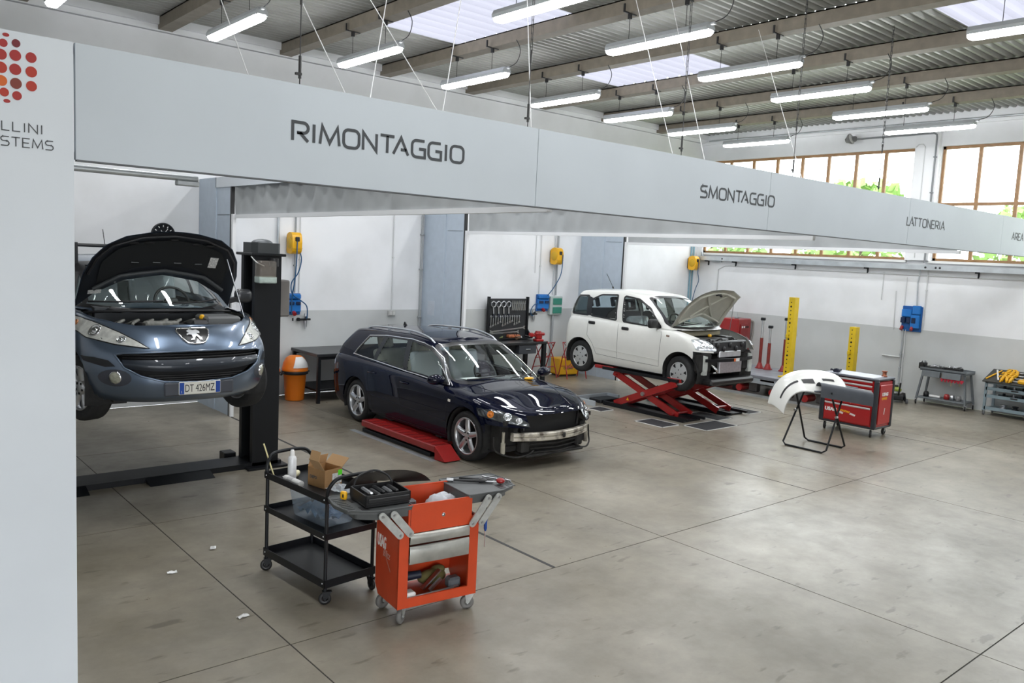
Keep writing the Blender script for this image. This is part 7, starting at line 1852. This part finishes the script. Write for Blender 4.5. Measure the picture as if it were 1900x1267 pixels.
def red_cart():
    ox, oy, rz = 3.289, 4.634, -.116
    t = thing('red_tool_cart', 'worn red tool cart with folding grey wings and silver drawers', 'tool cart', (ox, oy, 0), rz)
    W, D = .30, .18; OR = mat('orange_red_paint', (.56, .060, .014), .42, coat=.2, var=.10, vscale=5)
    for sx in (-1, 1):
        s = MB(); s.prism([(-D, .12), (D - .05, .12), (D, .19), (D, .70), (-D, .70)], sx * W - .012, sx * W + .012, Matrix(((0, 0, 1, 0), (1, 0, 0, 0), (0, 1, 0, 0), (0, 0, 0, 1)))); so = s.build('side_panel', OR, t)
        if sx < 0:
            Fm = lambda y, z: frame_mtx((-W - .0125, y, z), (0, -1, 0), (0, 0, 1))
            WI = mat('worn_white_print', (.78, .76, .72), .6)
            text_part('lettering', 'USAG', .12, Fm(.155, .48), WI, so, width=.135, bold=.003)
            text_part('lettering', 'Blitz', .075, Fm(.06, .425), mat('worn_pink_print', (.45, .25, .20), .6), so, width=.11, shear=.25)
            MB().bar((-W - .0132, .01, .42), (-W - .0132, -.06, .345), .006, .001, (1, 0, 0)).build('print_stroke', mat('worn_pink_print', (.45, .25, .20), .6), so)
    b = MB(); b.box(-W, W, D - .012, D, .19, .70); b.box(-W, W, -D + .012, D - .012, .13, .145); b.build('back_and_floor', OR, t)
    f = MB(); f.box(-W - .012, -W + .06, -D - .004, -D + .012, .12, .70); f.box(W - .06, W + .012, -D - .004, -D + .012, .12, .70); f.box(-W + .06, W - .06, -D - .004, -D + .012, .12, .185); f.box(-W + .06, W - .06, -D - .004, -D + .012, .645, .70)
    f.build('front_frame', OR, t)
    MB().box(-W + .06, W - .06, -D + .014, D - .014, .655, .668).build('well_floor', OR, t)
    w = MB(); w.box(-.25, .25, -D - .004, -D + .008, .70, .845); w.box(-.25, .25, D - .01, D, .70, .86); w.box(-.25, -.24, -D, D, .70, .82); w.box(.24, .25, -D, D, .70, .82); w.build('top_well', OR, t)
    MB().tube([(-.25, D - .005, .862), (.25, D - .005, .862)], .007, 6).build('well_lip', OR, t)
    MB().box(-.235, -.232, -D - .0055, -D - .003, .70, .845).build('panel_seam', mat('seam_dark', (.1, .012, .006), .6), t)
    MB().lathe([(0, .006), (.012, .005), (.014, 0)], 14, frame_mtx((.02, -D - .004, .745), (1, 0, 0), (0, 0, 1))).build('lock', STEEL, t)
    wl = MB(); wl.prism([(-.012, 0), (.012, 0), (0, .022)], 0, .0012, frame_mtx((W - .02, -D - .004, .635), (1, 0, 0), (0, 0, 1))); wl.build('warning_label', YELP, t)
    SIL = mat('worn_silver', (.50, .50, .46), .4, .5, var=.2, vscale=8)
    for z0, z1 in ((.565, .640), (.425, .552)):
        d = MB(); rows = []; n = 12
        for i in range(n + 1):
            x = -W + .066 + (2 * W - .132) * i / n; e = math.sin(PI * i / n) ** .5 if 0 < i < n else 0
            rows.append([(x, -D - .006, z0), (x, -D - .012 - .010 * e, z0 + .006), (x, -D - .012 - .006 * e, z0 + (z1 - z0) * .45), (x, -D - .014 - .024 * e, z1 - .03 + .006 * e), (x, -D - .010, z1 - .004), (x, -D - .004, z1)])
        d.grid(rows, True, True); d.box(-W + .066, W - .066, -D - .004, D - .03, z0 + .004, z0 + .012); d.build('drawer', SIL, t)
    # wings
    WG = mat('wing_grey', (.085, .09, .09), .5, var=.2, vscale=7)
    for sx in (-1, 1):
        z = .815 if sx < 0 else .835
        pl = rpoly([(.215, -.19), (.50, -.185), (.66, -.10), (.69, .06), (.66, .24), (.215, .26)], .03)
        g = MB(); g.prism([(sx * p[0], p[1]) for p in pl], z, z + .022); g.prism([(sx * p[0], p[1]) for p in rpoly([(.215, -.175), (.47, -.17), (.60, -.09), (.60, .2), (.215, .24)], .03)], z - .045, z); wo = g.build('folding_wing', WG, t)
        for k in range(9):
            y = -.12 + k * .035; MB().box(min(sx * .60, sx * .66), max(sx * .60, sx * .66), y, y + .014, z + .0215, z + .0265).build('grip_rib', WG, wo)
        for y in (-.10, .10): MB().rbox((sx * .54, y, z + .0225), (.05, .09, .004), .0015).build('tool_slot', BLACK, wo)
        e = MB(); e.tube([(sx * p[0], p[1], z + .022) for p in pl], .006, 6, closed=True); e.build('wing_lip', WG, wo)
        for k in range(2):
            xo = .05 + k * .085; a = V((sx * (.20 + xo * .9), -D - .028, .655 + (0 if k else 0))); b_ = V((sx * (.32 + xo), -D - .028, z - .012)); u = (b_ - a).normalized()
            lk = MB(); v_ = V((0, -1, 0)).cross(u)
            pts = arc(0, 0, .026, 90, 270, 8) + [(p[0] + (b_ - a).length, p[1]) for p in arc(0, 0, .026, -90, 90, 8)]
            lk.prism(pts, -.005, .005, frame_mtx(a, u, v_)); lo_ = lk.build('link_arm', mat('cast_silver', (.50, .51, .49), .45, .5, var=.15, vscale=20), t)
            for c in (a, b_): MB().cyl(c + V((0, -.012, 0)), c + V((0, .02, 0)), .010, n=8).build('link_bolt', STEEL, lo_)
    for sx, sy, r, a in ((-1, -1, .055, .7), (1, -1, .05, -.3), (-1, 1, .055, .2), (1, 1, .05, .4)): castor(t, sx * (W - .035), sy * (D - .035), r, .034, a, mat('grey_wheel', (.16, .155, .145), .6, var=.2), mat('cast_silver', (.50, .51, .49), .45, .5), .122)
    def loc(x, y, z):
        c, s = math.cos(rz), math.sin(rz); return (ox + c * x - s * y, oy + s * x + c * y, z)
    # open case on the left wing
    q = thing('tool_case', 'open black tool case lying on the left wing of the red cart', 'tool case', loc(-.37, .02, .8385), rz)
    s = MB(); s.rbox((0, 0, .012), (.33, .27, .024), .008)
    for a in ((-.165, -.155, -.135, .135), (.155, .165, -.135, .135), (-.165, .165, -.135, -.125), (-.165, .165, .125, .135)): s.box(*a, .02, .085)
    s.rbox((0, -.142, .05), (.30, .014, .03), .004); s.build('case_shell', BLACK, q)
    for k, (x, y, L, m) in enumerate(((-.09, .02, .16, STEEL), (-.05, -.02, .14, BLACK), (0, .03, .17, BLACKM), (.05, 0, .12, GREYP), (.10, .02, .15, BLACK))):
        MB().rbox((x, y, .068), (.035, L, .03), .01).build('case_insert', m, q)
    MB().tube(smoothpath([(-.14, .13, .08), (-.10, .15, .14), (.02, .16, .17), (.12, .15, .13), (.15, .13, .08)], 5), .008, 7).build('case_handle', BLACK, q)
    q = thing('tape_measure', 'yellow and black tape measure on the left wing of the red cart', 'tape measure', loc(-.585, .14, .8385), .5)
    MB().rbox((0, 0, .03), (.032, .05, .06), .014, seg=2).build('tape_body', YELP, q); MB().rbox((0, -.004, .03), (.036, .028, .04), .01).build('rubber_side', BLACK, q)
    q = thing('arch_liner', 'black curved plastic wheel-arch liner leaning behind the tool case', 'car part', loc(-.20, .29, .84), rz - .2)
    s = MB(); rows = []
    for i in range(19):
        a = rad(168 - 148 * i / 18); row = []
        for j in range(6): rr = .33 - .05 * j; row.append((rr * math.cos(a), .03 * j - .1 + .02 * math.sin(i * .5), max(-.004, rr * math.sin(a) * .48)))
        rows.append(row)
    s.grid(rows); s.build('liner_sheet', mat('liner_plastic', (.014, .014, .015), .4, bump=.2), q)
    for k, (x, y, a, L, rd, lb, hm) in enumerate(((.37, .10, -.55, .30, .010, 'long black ratchet handle on the right wing of the red cart', BLACK), (.45, .10, -.75, .26, .009, 'black pliers lying beside the ratchet on the right wing', BLACK), (.52, .0, -.6, .20, .006, 'screwdriver with round red handle on the right wing', STEEL), (.60, .05, -1.0, .24, .006, 'thin steel chisel along the tip of the right wing', STEEL))):
        q = thing('hand_tool', lb, 'hand tool', loc(x, y, .8605), rz + a); s = MB(); s.cyl((-L / 2, 0, .012), (L * .3, 0, .012), rd, n=10); s.cyl((L * .3, 0, .014), (L / 2, 0, .014), rd * 1.6, rd, 10); s.build('tool_shaft', hm, q)
        if k == 2: MB().sphere((L * .35, 0, .022), .026, 12, 8, (1.3, 1, .85)).build('tool_handle', RED, q)
        if k == 0: MB().cyl((-L / 2, 0, .012), (-L / 2 + .05, 0, .012), .014, n=10).build('tool_head', STEEL, q)
        if k == 1: MB().bar((-L / 2, .0, .012), (L * .2, .03, .012), .014, .012).build('tool_jaw', BLACK, q)
    q = thing('hanging_screwdriver', 'blue-handled screwdriver hanging down from the right wing', 'screwdriver', loc(.47, -.03, .39), 0)
    MB().cyl((0, 0, 0), (0, 0, .13), .004, .004, 8).build('blade', STEEL, q); MB().lathe([(.006, .12), (.013, .14), (.012, .18), (.014, .22), (.010, .235), (0, .236)], 14).build('handle', mat('screw_blue', (.01, .07, .32), .35), q)
    MB().tube([(0, 0, .235), (.004, 0, .32), (0, 0, .40)], .004, 6).build('hang_cord', BLACK, q)
    # tools in the open compartment and in the top well
    items = [('power_drill', 'dark blue power drill in the open compartment of the red cart', (-.16, -.03), .10, mat('drill_navy', (.008, .012, .03), .5), 'drill'), ('socket_wrench', 'steel socket wrench along the compartment floor of the red cart', (.0, -.12), 0, STEEL, 'bar'),
             ('flat_file', 'broad steel file leaning in the compartment of the red cart', (.02, -.04), 0, STEEL, 'file'), ('rag_bundle', 'olive rag bundle in the compartment of the red cart', (.08, .06), 0, mat('olive_rag', (.14, .12, .04), .9), 'rag'), ('metal_tin', 'grey metal tin at the end of the red cart compartment', (.19, -.06), 0, GREYM, 'tin'), ('white_pack', 'white packet at the left of the red cart compartment', (-.19, -.11), 0, WHITEP, 'pack')]
    for nm, lb, (x, y), z, m, kd in items:
        q = thing(nm, lb, 'tool', loc(x, y, .1455), rz); s = MB()
        if kd == 'drill': s.cyl((-.06, .03, .12), (.10, .0, .13), .035, .028, 12); s.rbox((-.03, .02, .06), (.05, .05, .12), .015); s.rbox((-.03, .02, .015), (.10, .08, .03), .01)
        elif kd == 'bar': s.cyl((-.20, 0, .012), (.20, .02, .012), .011, n=10); s.cyl((.17, .018, .016), (.21, .02, .016), .016, n=12)
        elif kd == 'file': s.bar((-.07, 0, .02), (.08, .02, .13), .035, .012); s.bar((-.03, -.04, .02), (.07, -.02, .08), .02, .02)
        elif kd == 'rag': s.sphere((0, 0, .055), .09, 12, 8, (1.3, .7, .6)); s.sphere((.06, .02, .09), .05, 10, 7, (1.2, .8, .7))
        elif kd == 'tin': s.rbox((0, 0, .04), (.10, .08, .08), .015)
        else: s.rbox((0, 0, .03), (.08, .08, .06), .01)
        s.build(nm + '_body', m, q)
    q = thing('white_rag', 'crumpled white rag in the top well of the red cart', 'rag', loc(.12, .03, .6685), 0); s = MB(); s.sphere((0, 0, .075), .085, 18, 11, (1.5, 1.1, .85)); s.v = [(p[0] + .012 * math.sin(p[1] * 90), p[1] + .01 * math.sin(p[0] * 80), max(0, p[2] + .012 * math.sin(p[0] * 70 + p[1] * 50) + .012 * math.sin(p[1] * 120))) for p in s.v]; s.build('rag_body', mat('rag_white', (.62, .64, .68), .8), q)
    q = thing('socket_block', 'small grey block in the top well of the red cart', 'block', loc(-.14, .04, .6685), rz); MB().rbox((0, 0, .07), (.10, .06, .14), .01).build('block_body', GREYM, q)
red_cart()

# ---------------------------------------------------------------- scraps on the floor
for x, y, r_, lb in ((2.48, 6.56, .04, 'white paper scrap lying level with the black cart wheels'), (2.04, 6.23, .035, 'thin white paper strip on the floor near the sign panel'), (2.18, 5.21, .04, 'crumpled white tissue on the floor beside the long joint')):
    t = thing('paper_scrap', lb, 'paper', (x, y, .001), x * 3); s = MB(); random.seed(int(x * 100)); rows = []
    for i in range(5): rows.append([((i - 2) * r_ * .5, (j - 2) * r_ * .28, .003 + random.random() * .012) for j in range(5)])
    s.grid(rows, False); s.build('scrap', WHITEP, t)
